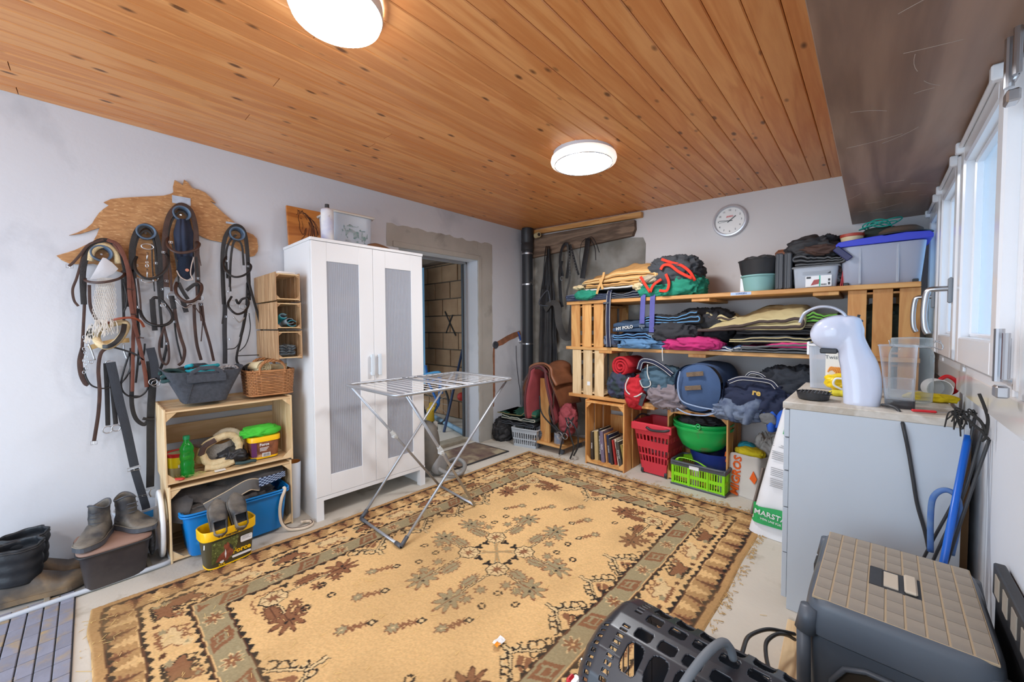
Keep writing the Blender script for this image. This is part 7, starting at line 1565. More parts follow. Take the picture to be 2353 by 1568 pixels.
def den(u, v):
    a = 2*PI*u; y = -.15+.42*v; return V(.165*math.copysign(abs(math.cos(a))**.8, math.cos(a))*(1-.06*math.sin(v*6)), y+.02*math.sin(a*2), .150+.17*math.copysign(abs(math.sin(a))**.8, math.sin(a))*(1+.05*rdg((u*6, v*5, 2), 1, 3)))
den2 = lambda u, v: (lambda s, a: V(.15*s*math.copysign(abs(math.cos(a))**.8, math.cos(a)), -.15-.035*(1-s*s), .15+.165*s*math.copysign(abs(math.sin(a))**.85, math.sin(a))+.01*rdg((s*3, a, 1), 1, 4)))(v, 2*PI*u)
g = G(); g.grid(den, 50, 20, cu=True); g.grid(den2, 50, 12, cu=True); g.build('cloth', f_den, t, smooth=True)
g = G(); g.tube(spl([V(-.11, -.195, .27), V(-.125, -.195, .16), V(-.10, -.195, .06), V(0, -.20, .03), V(.12, -.195, .02)], 8), .005, 6); g.tube(spl([V(-.14, -.17, -.01), V(-.05, -.19, -.035), V(.06, -.19, -.03), V(.13, -.18, .0)], 8), .005, 6); g.build('stitched_edge', mat('pale_blue_edge', (150, 168, 196), .8), t)
m_vel = mat('brown_velcro', (124, 104, 84), .95, bump=1, bscale=200, var=.6, scale=30)
for z, x0, x1 in ((.255, -.065, .05), (.155, -.075, .035)): g = G(); g.beam((x0, -.196, z-.006), (x1, -.196, z+.012), .006, .032, c=.002); g.build('velcro_patch', m_vel, t)
t, gg = drape('denim_flap', 'lower denim blue flap curling under the rolled blanket', 1570, 1660, 912, 940, fab('dark_denim', (50, 66, 104)), 1, fold=.02, nf=2, tap=.8); gg.build('edging', p_gry, t, world=True)
blob('striped_rug', (sx(1735, 885), SY+.05, Z3+.10), (.23, .14, .12), f_navy, 96, .36, n=(90, 44), p=.75, label='navy rug with double white stripes heaped on the lower board', cat='blanket', flat=Z3-.01)
edging('rug_border', 'double white striped border across the navy rug', [(1675, 878), (1700, 870), (1735, 872), (1770, 878), (1785, 892)], SY-.095, .035, p_nav)
edging('rug_border', 'white striped curve at the top of the navy rug', [(1712, 868), (1725, 857), (1745, 860), (1758, 868)], SY-.06, .020, p_nav)
o = text('re', .055, mat('gold_thread', (206, 170, 80), .6), None, aty(1738, 903, SY-.112), (1, 0, -.1), (.1, 0, 1), name='embroidery', bold=.002); tag(o, 'gold embroidered letters on the navy striped rug', 'embroidery')
t, gg = drape('plaid_blanket', 'grey blue plaid blanket hanging below the navy rug', 1648, 1768, 905, 975, f_pla, 2, y=SY-.10, fold=.035, nf=2, tap=.5, th=.012); gg.build('edging', p_nav, t, world=True)
blob('plaid_heap', (sx(1700, 915), SY-.04, Z3+.03), (.15, .09, .06), f_pla, 97, .36, n=(70, 36), p=.8, label='rolled top of the grey blue plaid blanket', cat='blanket')
t, gg = drape('royal_blue_rug', 'royal blue rug end with white piping hanging beside the cabinet', 1752, 1802, 930, 990, f_roy, 5, y=SY-.08, fold=.03, nf=2, tap=.7, th=.015); gg.build('piping', p_wht, t, world=True)
blob('royal_blue_heap', (sx(1835, 893), SY-.02, Z3+.10), (.14, .05, .05), f_roy, 98, .3, rz=.1, label='royal blue rug strip between navy rug and cabinet', cat='blanket')
blob('grey_buckle_strap', (sx(1775, 925), SY-.11, Z3+.02), (.045, .02, .035), p_gry, 99, .3, label='grey plastic buckle on the royal blue rug', cat='buckle')
blob('black_cover', (sx(1820, 860), SY+.16, Z3+.17), (.20, .16, .16), fab('slate_black', (50, 54, 62)), 100, .34, n=(70, 36), p=.75, label='slate black cover stuffed at the right under the middle board', cat='cover', flat=Z3)

# ------------------------------------------------------------------ on the floor under the shelf
m_rbk = mat('red_basket_plastic', (206, 52, 66), .45, dirt=((150, 92, 84), 9, .66, .8))
t = vbasket('red_basket', 'red shopping basket on wheels with black handle under the shelf', (-1.30, 3.24, .012), -.05, .31, .34, .42, m_rbk, .66, [(.10, .15), (.165, .215), (.28, .325)], nslot=10, rb=.02)
g = G(); g.box(-.17, .17, -.185, -.168, .365, .425, .005); g.build('front_band', m_rbk, t)
g = G(); g.tube(spl([V(-.03, -.192, .40), V(.02, -.20, .385), V(.12, -.20, .395), V(.165, -.17, .41)], 5), .010, 8); g.tube(spl([V(-.165, -.15, .42), V(-.165, -.02, .46), V(-.15, .10, .43)], 5), .008, 8); g.build('handle', m_bpl, t, smooth=True)
for x in (-.10, .10): g = G(); g.tube([V(x-.01, -.10, .014), V(x+.01, -.10, .014)], .026, 16); g.build('wheel', m_bpl, t, auto=40)
m_gbw = mat('green_bowl_plastic', (26, 176, 84), .3, dirt=((110, 128, 84), 5, .60, .66))
t = thing('green_bowl', 'dusty bright green plastic bowl with loops standing in front of the crate', 'bowl', (-.965, 3.24, .262))
g = G(); g.lathe([(.001, 0), (.09, .002), (.15, .04), (.185, .11), (.195, .175), (.213, .18), (.215, .200), (.20, .202), (.205, .22), (.216, .222), (.214, .232), (.194, .232), (.185, .18), (.14, .06), (.001, .02)], 48); g.build('bowl', m_gbw, t, auto=50)
g = G(); g.tube([V(.03+.015*math.cos(a), -.214, .225+.02*math.sin(a)) for a in [2*PI*i/16 for i in range(16)]], .005, 6, closed=True); g.build('loop', m_gbw, t, smooth=True)
blob('bowl_gear', (-.965, 3.26, .48), (.15, .14, .05), m_blkf, 110, .45, label='dark gear heaped in the green bowl', cat='gear')
t = thing('navy_bowl', 'navy blue plastic bowl carrying the green bowl', 'bowl', (-.90, 3.29, .13)); g = G(); g.lathe([(.001, 0), (.13, 0), (.165, .10), (.172, .135), (.16, .135), (.12, .02), (.001, .015)], 40); g.build('bowl', mat('navy_plastic', (28, 48, 128), .35), t, auto=40)
t = thing('carton', 'plain brown cardboard box inside the crate behind the bowls', 'box', (-.97, 3.33, .014)); g = G(); g.box(-.16, .16, -.12, .10, 0, .115, .003); g.build('carton_body', mat('cardboard', (150, 112, 76), .9), t)
m_lime = mat('lime_plastic', (142, 216, 20), .4)
t = vbasket('folding_crate', 'lime green slotted folding crate with dark rim under the shelf', (-.945, 3.035+.14, 0), -.03, .385, .24, .185, m_lime, .985, [(.03, .075), (.10, .150)], nslot=22, rim=m_dgrey, rb=.02)
g = G(); 
for z0, z1 in ((0, .016), (.155, .188)): g.box(-.197, .197, -.126, -.116, z0, z1, .003); g.box(-.197, .197, .116, .126, z0, z1, .003); g.box(-.198, -.188, -.12, .12, z0, z1, .003); g.box(.188, .198, -.12, .12, z0, z1, .003)
g.build('dark_band', m_dgrey, t)
g = G()
for x in (-.19, -.066, .066, .178): g.box(x, x+.014, -.124, -.116, .012, .157, .002)
g.build('post', m_lime, t)
g = G()
for q, s in ((-.10, 1), (-.03, .9)): g.tube(spl([V(-.17+.02*(q > -.05), -.11, .18), V(-.13, -.10, .215), V(-.02, -.08, .205), V(.06*s, -.10, .185)], 6), .008, 8, flat=(V(0, .3, 1), .02, .007))
g.tube(spl([V(-.15, .10, .185), V(-.06, .02, .225), V(.06, -.02, .20)], 6), .008, 8, flat=(V(0, .3, 1), .016, .007)); g.build('handle', m_lime, t)
g = G(); g.box(-.055, .015, -.1275, -.1262, .150, .180); g.build('white_label', m_white, t)
for k, (c_, lab) in enumerate((((226, 226, 226), 'white and red milk carton in the lime crate'), ((232, 206, 40), 'yellow packet in the lime crate'), ((190, 196, 196), 'silvery packet at the right in the lime crate'))):
    g = G(); g.box(-.03, .03, -.05, .05, 0, .13, .006); o = g.build('packet', mat('packet_%d' % k, c_, .4, var=.8, rgb2=[(200, 60, 50), (90, 160, 60), (120, 130, 130)][k], scale=22)); o.location = (-.98+k*.09, 3.16, .008); o.rotation_euler = (0, 0, .2*k); tag(o, lab, 'packet')
# carrier bag
m_bag = mat('white_paper_bag', (216, 210, 202), .6, var=.3, rgb2=(192, 186, 178), scale=6, bump=.5, bscale=14)
t = thing('paper_bag', 'white carrier bag with orange lettering, full of cloth, beside the lime crate', 'bag', (-.655, 3.235, 0), -.32)
def bagf(u, v):
    a = 2*PI*u; k = .28; w = .105+.012*math.sin(v*3); d = .085+.012*v; x = math.copysign(abs(math.cos(a))**k, math.cos(a))*w; y = math.copysign(abs(math.sin(a))**k, math.sin(a))*d
    n = .012*rdg((x*9, y*9, v*2.4), 1, 3); return V(x*(1+n*4)+.02*v, y*(1+n*5), v*(.29+.06*max(0, math.sin(a))+.03*math.cos(a+1.0)))
g = G(); g.grid(bagf, 72, 26, cu=True); g.add([bagf(k/72, 0) for k in range(72)], [tuple(range(72))[::-1]]); o = g.build('bag_body', m_bag, t, smooth=True); s_ = o.modifiers.new('thick', 'SOLIDIFY'); s_.thickness = .002
m_org = mat('orange_print', (232, 98, 26), .5)
text('MIGROS', .080, m_org, t, (-.022, -.1005, .150), (.10, 0, 1), (-1, 0, .10), bold=.002, ext=.003)
g = G(); g.prism([(-.115, .235), (-.09, .215), (-.075, .29), (-.09, .31), (-.105, .30)], .003, (V(0, -.100, 0), V(1, 0, 0), V(0, 0, 1))); g.prism([(.075, .16), (.11, .13), (.125, .17), (.10, .22)], .003, (V(0, -.104, 0), V(1, 0, 0), V(0, 0, 1))); g.build('orange_patch', m_org, t)
blob('yellow_cloth', (-.64, 3.22, .31), (.085, .06, .04), fab('yellow_cloth', (236, 214, 40)), 120, .35, label='yellow cloth stuffed in the white carrier bag', cat='cloth')
blob('turquoise_cloth', (-.67, 3.27, .33), (.05, .05, .04), fab('turquoise_cloth', (40, 150, 170)), 121, .35, label='turquoise cloth stuffed in the white carrier bag', cat='cloth')
blob('clear_bag', (-.545, 3.36, .22), (.10, .08, .2), mat('pale_crumpled_film', (190, 186, 180), .5, var=.5, bump=.6, bscale=20), 122, .35, n=(50, 30), label='crumpled pale plastic bag behind the white carrier bag', cat='bag', flat=0)
t = thing('feed_sack', 'tall white paper sack with green print leaning beside the cabinet', 'sack', (-.365, 2.80, 0), 0)
def sack(u, v):
    a = 2*PI*u; k = .45; w = .165-.050*v; d = (.075+.02*math.sin(v*PI))*(1-.75*v**3); x = math.copysign(abs(math.cos(a))**k, math.cos(a))*w; y = math.copysign(abs(math.sin(a))**k, math.sin(a))*d
    n = rdg((x*9, y*6+2, v*5), 1, 7)*.5*min(1, abs(v-.15)*6); return V(x+.10*v, y-n*.022-.09+.14*v, .002+v*.78)
g = G(); g.grid(sack, 80, 36, cu=True); g.add([sack(k/80, 0) for k in range(80)], [tuple(range(80))[::-1]]); g.build('sack_body', mat('white_sack_paper', (226, 226, 228), .55, var=.2, rgb2=(206, 206, 210), scale=5, bump=.5, bscale=12), t, smooth=True)
def onsack(x, z, o=.004):
    v = z/.78; xc = .10*v; w = .165-.050*v; d = (.075+.02*math.sin(v*PI))*(1-.75*v**3); c_ = max(-1, min(1, (x-xc)/w)); ca = math.copysign(abs(c_)**(1/.45), c_); sa = math.sqrt(max(0, 1-ca*ca))**.45; return V(x, -d*sa-.09+.14*v-o-.016, z)
g = G(); g.grid(lambda u, v: onsack(-.150+u*.30, .075+v*(.085+.02*math.sin(u*3))), 20, 8); g.build('green_panel', mat('green_print', (34, 160, 84), .5), t, smooth=True)
text('MARSTALL', .042, m_white, t, onsack(-.03, .135, .010), (1, 0, -.10), (.0, -.1, 1), ext=.002, bold=.0004); text('VON UNS FÜR SIE', .016, m_white, t, onsack(-.035, .103, .010), (1, 0, -.12), (0, -.1, 1), ext=.002, name='small_lettering')
g = G()
for zb in (.30, .36, .45, .52):
    for i in range(5): g.add([onsack(x, zb+i*.010+dz, .003) for x, dz in ((-.06, 0), (.03-.01*(i % 2), -.006), (.03-.01*(i % 2), -.002), (-.06, .004))], [(0, 1, 2, 3)])
g.build('printed_text_lines', mat('grey_ink', (150, 152, 156), .6), t)
g = G(); g.prism([(-.01, .60), (.05, .58), (.05, .64), (.0, .66)], .002, (V(0, -.075, 0), V(1, 0, 0), V(0, 0, 1))); g.build('green_corner', mat('green_print'), t)
t = thing('metal_rail', 'brown metal strip standing between carrier bag and feed sack', 'strip', (-.56, 2.92, 0)); g = G(); g.beam((0, -.03, 0), (.05, .05, .30), .012, .02, c=.002); g.build('strip', mat('brown_strip', (122, 108, 98), .5), t)
# ------------------------------------------------------------------ drawer cabinet by the window
KX0, KX1, KY0, KY1, KZ = -.275, .235, 2.022, 2.78, .905
m_cab = mat('pale_grey_cabinet', (196, 204, 212), .45, var=.25, rgb2=(184, 192, 202), scale=3)
t = thing('drawer_cabinet', 'tall pale grey drawer cabinet beside the window wall', 'cabinet', (KX0, KY0, 0))
w, d = KX1-KX0, KY1-KY0
g = G(); g.box(.02, w, 0, .018, 0, KZ-.03, .001); g.box(.02, w, d-.018, d, 0, KZ-.03, .001); g.box(w-.008, w, .018, d-.018, 0, KZ-.03); g.box(.02, w, .018, d-.018, .04, .05); g.build('carcass', m_cab, t)
g = G(); g.box(-.005, w+.002, -.004, d+.004, KZ-.03, KZ, .003); g.build('top_panel', mat('grey_top_wood', (212, 206, 196), .6, rgb2=(180, 168, 150), wood=True, scale=2, stretch=(5, .8, 5), bump=.1), t)
zz = [.045, .245, .445, .605, .75, KZ-.034]
for a, b in zip(zz[:-1], zz[1:]): g = G(); g.box(0, .019, .001, d-.001, a+.003, b-.001, .0015); dr_ = g.build('drawer', m_cab, t); g = G(); g.cyl((-.022, d/2, (a+b)/2), (0, d/2, (a+b)/2), .012, .008, 12); g.build('knob', m_white, dr_)
g = G(); g.box(w+.002, w+.03, .10, .14, 0, .86); o = g.build('cardboard_strip', mat('cardboard', (150, 112, 76), .9)); o.location = (KX0, KY0, 0); tag(o, 'torn brown cardboard strip between cabinet and window wall', 'cardboard')
m_ltop = KZ
# coffee machine
m_cof = mat('glossy_pale_plastic', (208, 214, 232), .16)
CB = aty(1935, 932, 2.13); 
t = thing('coffee_machine', 'glossy white capsule coffee machine with curved arm on the cabinet', 'coffee machine', (-.03, 2.16, KZ))
def cp(u, v): p = aty(u, v, 2.16); return (p.x+.03, p.z-KZ)
# silhouette of the body: rounded tower leaning into a bulbous head; given as centre line with radii
lf = [(932, 1937), (905, 1936), (880, 1934), (850, 1931), (825, 1926), (800, 1926), (775, 1928), (750, 1926), (733, 1930), (726, 1945)]; rt = [(932, 2022), (905, 2027), (880, 2028), (850, 2024), (825, 2015), (800, 2000), (775, 1988), (750, 1984), (733, 1979), (726, 1962)]
g = G(); vs = []; NA = 26; pl = spl([V(*[cp(u, v)[0], 0, cp(u, v)[1]]) for v, u in lf], 4); pr_ = spl([V(*[cp(u, v)[0], 0, cp(u, v)[1]]) for v, u in rt], 4)
for k, (a, b) in enumerate(zip(pl, pr_)):
    c = (a+b)/2; h_ = (b.x-a.x)/2; q = k/(len(pl)-1); hw = (.058-.016*q)*(1-max(0, (q-.8)/.2)**2*.6)
    for j in range(NA): an = 2*PI*j/NA; vs.append(V(c.x+h_*math.copysign(abs(math.cos(an))**.8, math.cos(an)), hw*math.copysign(abs(math.sin(an))**.8, math.sin(an)), c.z))
n = len(pl); g.add(vs, [(i*NA+j, i*NA+(j+1) % NA, (i+1)*NA+(j+1) % NA, (i+1)*NA+j) for i in range(n-1) for j in range(NA)]+[tuple(range(NA))[::-1], tuple((n-1)*NA+j for j in range(NA))])
hx, hz = cp(1922, 765); ra = (cp(1985, 766)[0]-cp(1860, 766)[0])/2; tl = Matrix.Rotation(-.25, 3, 'Y')
g.grid(lambda u, v: V(hx, 0, hz)+tl @ V(ra*1.02*math.cos(PI*(v-.5))**.9*math.cos(2*PI*u), .052*math.cos(PI*(v-.5))**.9*math.sin(2*PI*u), ra*.84*math.sin(PI*(v-.5))), 40, 24, cu=True); o = g.build('machine_body', m_cof, t, smooth=True); q = o.modifiers.new('r', 'REMESH'); q.mode = 'VOXEL'; q.voxel_size = .003; q.use_smooth_shade = True; q = o.modifiers.new('s', 'SMOOTH'); q.factor = .7; q.iterations = 22
g = G(); a_ = [V(cp(u, v)[0], 0, cp(u, v)[1]) for u, v in [(1838, 742), (1848, 722), (1868, 710), (1890, 705), (1915, 708), (1935, 718), (1944, 728)]]; pp = spl(a_, 8); g.tube(pp, .01, 10, flat=(V(.3, 0, 1), .050, .012)); g.build('lever_handle', mat('silvery_plastic', (196, 200, 212), .2, metal=.3), t, smooth=True)
g = G(); x_, z_ = cp(1968, 738); g.lathe([(.022, 0), (.020, .008), (.001, .012)], 20, c=(x_, 0, z_-.004)); g.tube([V(x_+.002, 0, z_+.004), V(x_+.008, 0, z_+.026)], .006, 10, rs=[.006, .005]); g.build('control_stick', m_bpl, t, smooth=True)
g = G(); g.box(cp(1885, 810)[0], cp(1925, 810)[0], -.03, .03, cp(1900, 812)[1], cp(1900, 800)[1], .004); g.build('capsule_holder', m_bpl, t)
g = G(); x0, x1 = cp(1848, 0)[0], cp(1935, 0)[0]; g.grid(lambda u, v: V((x0+x1)/2+(x1-x0)/2*math.cos(2*PI*u)*(1 if math.cos(2*PI*u) < 0 else .9)*(.9+.1*v), .062*math.sin(2*PI*u)*(.92+.08*v), .004+v*.03), 36, 4, cu=True); g.disc(((x0+x1)/2, 0, .028), .045, 24, sx=(x1-x0)/.09, sy=1.3); g.build('drip_tray', m_bpl, t, auto=50)
g = G()
for k in range(9): x = x0+.016+k*(x1-x0-.025)/8; g.box(x, x+.003, -.045, .045, .033, .036)
g.build('drip_grille', m_dgrey, t)
g = G(); g.tube(spl([V(.062, -.05, .012), V(.085, -.075, .014), V(.108, -.10, .0), V(.120, -.152, -.06)]+[V(aty(u, v, 2.01).x+.03, -.150, aty(u, v, 2.01).z-KZ) for u, v in [(2088, 1040), (2098, 1100), (2108, 1160), (2125, 1220), (2134, 1262)]], 7), .006, 8); g.build('power_cord', m_bpl, t, smooth=True)
# water tank and jars
t = thing('water_tank', 'clear plastic water tank standing right of the coffee machine', 'water tank', (.082, 2.17, KZ))
def rr_loft(g, secs, n=36, k=.45):
    vs = []
    for (lx, ly, z, ox) in secs:
        for j in range(n):
            a = 2*PI*j/n; vs.append(V(ox+math.copysign(abs(math.cos(a))**k, math.cos(a))*lx/2, math.copysign(abs(math.sin(a))**k, math.sin(a))*ly/2, z))
    m = len(secs); g.add(vs, [(i*n+j, i*n+(j+1) % n, (i+1)*n+(j+1) % n, (i+1)*n+j) for i in range(m-1) for j in range(n)]+[tuple(range(n))[::-1]])
g = G(); rr_loft(g, [(.085, .08, .0, 0), (.088, .082, .06, -.003), (.098, .09, .15, -.006), (.112, .10, .245, -.010)]); g.build('tank_wall', m_clear, t, smooth=True)
g = G(); rr_loft(g, [(.086, .081, .001, 0), (.086, .081, .032, 0)]); g.disc((0, 0, .032), .03, 24); g.build('dark_foot', mat('smoked_foot', (60, 58, 62), .3, glass=.3), t, smooth=False)
g = G(); rr_loft(g, [(.083, .077, .034, -.002), (.088, .080, .115, -.005)]); g.add([V(-.005+.044*math.cos(a), .04*math.sin(a), .115) for a in [2*PI*i/20 for i in range(20)]], [tuple(range(20))]); g.build('water', mat('clear_water', (232, 238, 244), .05, glass=.9), t, smooth=True)
g = G(); g.tube([V(-.010+math.copysign(abs(math.cos(a))**.45, math.cos(a))*.056, math.copysign(abs(math.sin(a))**.45, math.sin(a))*.05, .245) for a in [2*PI*i/36 for i in range(36)]], .0025, 6, closed=True); g.build('rim', m_clear, t, smooth=True)
t = thing('preserving_jar', 'large glass preserving jar with wire clip behind the water tank', 'jar', (.118, 2.33, KZ))
m_gl = mat('jar_glass', (190, 202, 206), .04, glass=.96)
g = G(); g.lathe([(.001, .003), (.055, .003), (.066, .012), (.068, .05), (.068, .20), (.062, .225), (.054, .235), (.056, .245), (.058, .248)], 36); g.build('glass_body', m_gl, t, smooth=True)
g = G(); g.lathe([(.062, .238), (.064, .244), (.062, .252), (.062, .258), (.064, .264), (.060, .272), (.001, .276)], 36); g.build('glass_lid', mat('lid_glass', (200, 212, 216), .04, glass=.88), t, smooth=True)
g = G(); g.tube([V(.064*math.cos(a), .064*math.sin(a), .236) for a in [2*PI*i/32 for i in range(32)]], .002, 6, closed=True); g.tube(spl([V(.062, -.01, .236), V(.085, 0, .225), V(.088, 0, .245), V(.066, .0, .262)], 5), .002, 6); g.tube(spl([V(.062, .01, .25), V(.08, .01, .262), V(.09, .0, .23)], 5), .002, 6); g.tube([V(-.064, -.012, .236), V(-.068, -.012, .262)], .002, 6); g.build('wire_clip', m_steel, t, smooth=True)
t = thing('mug', 'white mug lying on its side with a red handle', 'mug', (.205, 2.50, KZ+.05), .2)
g = G(); g.lathe([(.001, .035), (.036, .035), (.040, .03), (.041, -.045), (.038, -.045), (.036, .03), (.001, .032)], 28, axis='y'); g.build('cup', m_white, t, auto=50)
g = G(); g.tube(spl([V(.005, -.02, .04), V(.03, -.02, .055), V(.058, -.02, .03), V(.058, -.01, -.005), V(.045, .0, -.02)], 6), .008, 10); g.build('handle', mat('red_glaze', (200, 24, 32), .2), t, smooth=True)
t = blob('yellow_duster', (.185, 2.42, KZ+.016), (.075, .035, .02), fab('yellow_duster', (232, 200, 20)), 130, .35, label='yellow cloth lying under the mug and jar', cat='cloth', flat=KZ+.001)
t = thing('cutter_knife', 'red utility knife lying on the cabinet front edge', 'knife', (.155, 2.075, KZ+.003)); g = G(); g.beam((-.045, -.005, .005), (.02, .012, .005), .014, .009, c=.003); g.build('handle', mat('red_cutter', (206, 36, 44), .4), t); g = G(); g.beam((.02, .012, .005), (.065, .024, .005), .010, .0015); g.build('blade', m_steel, t)
t = thing('plastic_canister', 'clear plastic canister with white clip and twist label behind the machine', 'canister', (-.165, 2.62, KZ))
g = G(); rr_loft(g, [(.15, .15, .002, 0), (.165, .16, .225, 0)], k=.3); g.build('canister_wall', m_frost, t, smooth=False)
g = G(); g.tube([V(math.copysign(abs(math.cos(a))**.3, math.cos(a))*.085, math.copysign(abs(math.sin(a))**.3, math.sin(a))*.083, .225) for a in [2*PI*i/36 for i in range(36)]], .005, 6, closed=True); g.box(-.094, -.082, -.02, .02, .17, .24, .003); g.build('white_clip', m_white, t)
g = G(); g.box(-.01, .075, -.084, -.081, .03, .20); g.build('carton_label', mat('cream_carton', (236, 232, 222), .5), t); text('Twists', .026, m_dgrey, t, (.022, -.0845, .165), (1, 0, 0), (0, 0, 1), name='label_lettering')
g = G(); 
for k in range(9): a = k*.7; g.tube(spl([V(.0+k*.006, -.085, .09+.01*math.sin(a)), V(.01+k*.006, -.087, .115), V(.02+k*.005, -.085, .10+.012*math.cos(a))], 4), .0035, 5)
g.build('pretzel_print', mat('orange_snack', (224, 150, 70), .6), t); g = G(); g.box(.045, .07, -.0855, -.083, .08, .10); g.build('blue_print', m_bike, t)
blob('yellow_packet', (-.12, 2.50, KZ+.05), (.05, .035, .04), mat('glossy_yellow_foil', (244, 206, 20), .25), 131, .35, label='glossy yellow foil packet between canister and coffee machine', cat='packet')
t = thing('white_cup', 'white coffee cup with dark band behind the coffee machine', 'cup', (-.062, 2.42, KZ)); g = G(); g.lathe([(.001, 0), (.032, 0), (.038, .085), (.035, .085), (.03, .005), (.001, .005)], 28); g.build('cup_body', m_white, t, auto=50); g = G(); g.tube(spl([V(-.036, 0, .072), V(-.066, 0, .07), V(-.072, 0, .04), V(-.036, 0, .018)], 6), .005, 8); g.build('handle', m_white, t, smooth=True); g = G(); g.lathe([(.0355, .02), (.0375, .045)], 28); g.build('dark_band', m_navy, t, smooth=True)
blob('yellow_cloth', (-.10, 2.34, KZ+.012), (.045, .03, .014), fab('lemon_cloth', (230, 216, 60)), 132, .3, label='flat lemon cloth beside the white cup', cat='cloth', flat=KZ+.001)
# whips and pole leaning behind the kennel
t = thing('blue_pole', 'blue pole with clear plastic tip leaning at the cabinet side', 'pole', (.17, 1.95, .3)); a, b = aty(2232, 965, 1.98), aty(2172, 1272, 1.86); g = G(); e = a+(b-a)*2.1; e = a+(b-a)*((.01-a.z)/(b.z-a.z)); g.tube([a+(b-a)*.12, e], .0095, 10); g.build('shaft', mat('blue_pole_paint', (20, 96, 196), .35), t, world=True, smooth=True); g = G(); g.tube([a, a+(b-a)*.12], .012, 12, rs=[.013, .009]); g.build('clear_tip', m_frost, t, world=True, smooth=True)
t = thing('blue_hoop', 'dusty blue bent hose arching in front of the blue pole', 'hose', (.15, 1.9, .3)); g = G(); g.tube(spl([aty(u, v, 1.92) for u, v in [(2138, 1268), (2138, 1200), (2142, 1150), (2158, 1130), (2180, 1128), (2200, 1145), (2204, 1180), (2196, 1230), (2186, 1275)]], 7), .0085, 8); g.build('hose', mat('dusty_blue', (92, 122, 164), .6, var=.8, rgb2=(40, 92, 170), scale=20), t, world=True, smooth=True)
for k, (p0, p1, p2, lab) in enumerate((((2240, 960), (2205, 1120), (2135, 1258), 'thin black whip leaning leftmost in the bundle'), ((2262, 975), (2216, 1130), (2155, 1265), 'thin black whip in the middle of the bundle'), ((2273, 1010), (2228, 1140), (2182, 1275), 'thin black whip leaning rightmost in the bundle'))):
    g = G(); P_ = [aty(u, v, 1.96-.03*k) for u, v in (p0, p1, p2)]; d_ = P_[2]-P_[1]; P_.append(P_[2]+d_*((.02-P_[2].z)/d_.z)); g.tube(spl(P_, 6), .0045, 8); o = g.build('whip', m_bpl, None, smooth=True); tag(o, lab, 'whip')
t = thing('lash_tangle', 'tangle of dark whip lashes and tassels at the pole tip', 'lash', (.2, 1.97, .9)); g = G(); rr = random.Random(8)
for k in range(16): u0, v0 = 2225+rr.uniform(-15, 20), 955+rr.uniform(-8, 8); g.tube(spl([aty(u0, v0, 1.97), aty(u0-rr.uniform(0, 45), v0-rr.uniform(-4, 12), 1.95), aty(u0-rr.uniform(5, 50), v0+rr.uniform(5, 42), 1.96)], 5), .0022, 5)
for q in ([(2230, 950), (2250, 965), (2262, 985), (2265, 1005), (2255, 1015)], [(2215, 955), (2235, 975), (2255, 990), (2265, 1003), (2272, 1010)], [(2250, 905), (2262, 935), (2270, 965), (2266, 1000)]): g.tube(spl([aty(u, v, 1.86) for u, v in q], 6), .004, 6)
g.build('lash', mat('frayed_black_cord', (46, 44, 42), .9), t, world=True)['kind'] = 'stuff'

# ------------------------------------------------------------------ grey pet kennel
m_ken = mat('slate_plastic', (86, 94, 104), .42, var=.3, rgb2=(74, 80, 90), scale=3, bump=.05, dirt=((132, 124, 114), 3.5, .56, .78)); m_sand = mat('sandy_groove', (178, 158, 130), .9); m_dust = mat('dusty_lid', (158, 148, 134), .75, var=.5, rgb2=(112, 108, 104), scale=7, bump=.1, dirt=((176, 152, 118), 9, .60, .78))
KL, KW, KH = .50, .365, .395
t = thing('pet_kennel', 'large slate grey pet kennel with a dusty gridded lid', 'pet kennel', (.058, 1.53, .105), -.02)
def loft(g, secs, n=48, k=.3, c0=True, c1=True):
    vs = []
    for (lx, ly, z) in secs:
        for j in range(n): a = 2*PI*(j+.5)/n; vs.append(V(math.copysign(abs(math.cos(a))**k, math.cos(a))*lx/2, math.copysign(abs(math.sin(a))**k, math.sin(a))*ly/2, z))
    m = len(secs); f = [(i*n+j, i*n+(j+1) % n, (i+1)*n+(j+1) % n, (i+1)*n+j) for i in range(m-1) for j in range(n)]
    if c0: f.append(tuple(range(n))[::-1])
    if c1: f.append(tuple((m-1)*n+j for j in range(n)))
    g.add(vs, f)
g = G(); loft(g, [(KW*.88, KL*.90, 0), (KW*.92, KL*.93, .16), (KW*.95, KL*.95, .30)], k=.18, c1=False); g.build('lower_shell', m_ken, t, auto=40)
g = G(); loft(g, [(KW*.95, KL*.95, .295), (KW*1.0, KL*1.0, .305), (KW*1.0, KL*1.0, .325), (KW*.985, KL*.985, .345), (KW*.965, KL*.97, .375), (KW*.93, KL*.945, .390), (KW*.90, KL*.92, .395)], k=.22); g.build('upper_shell', m_ken, t, auto=50)
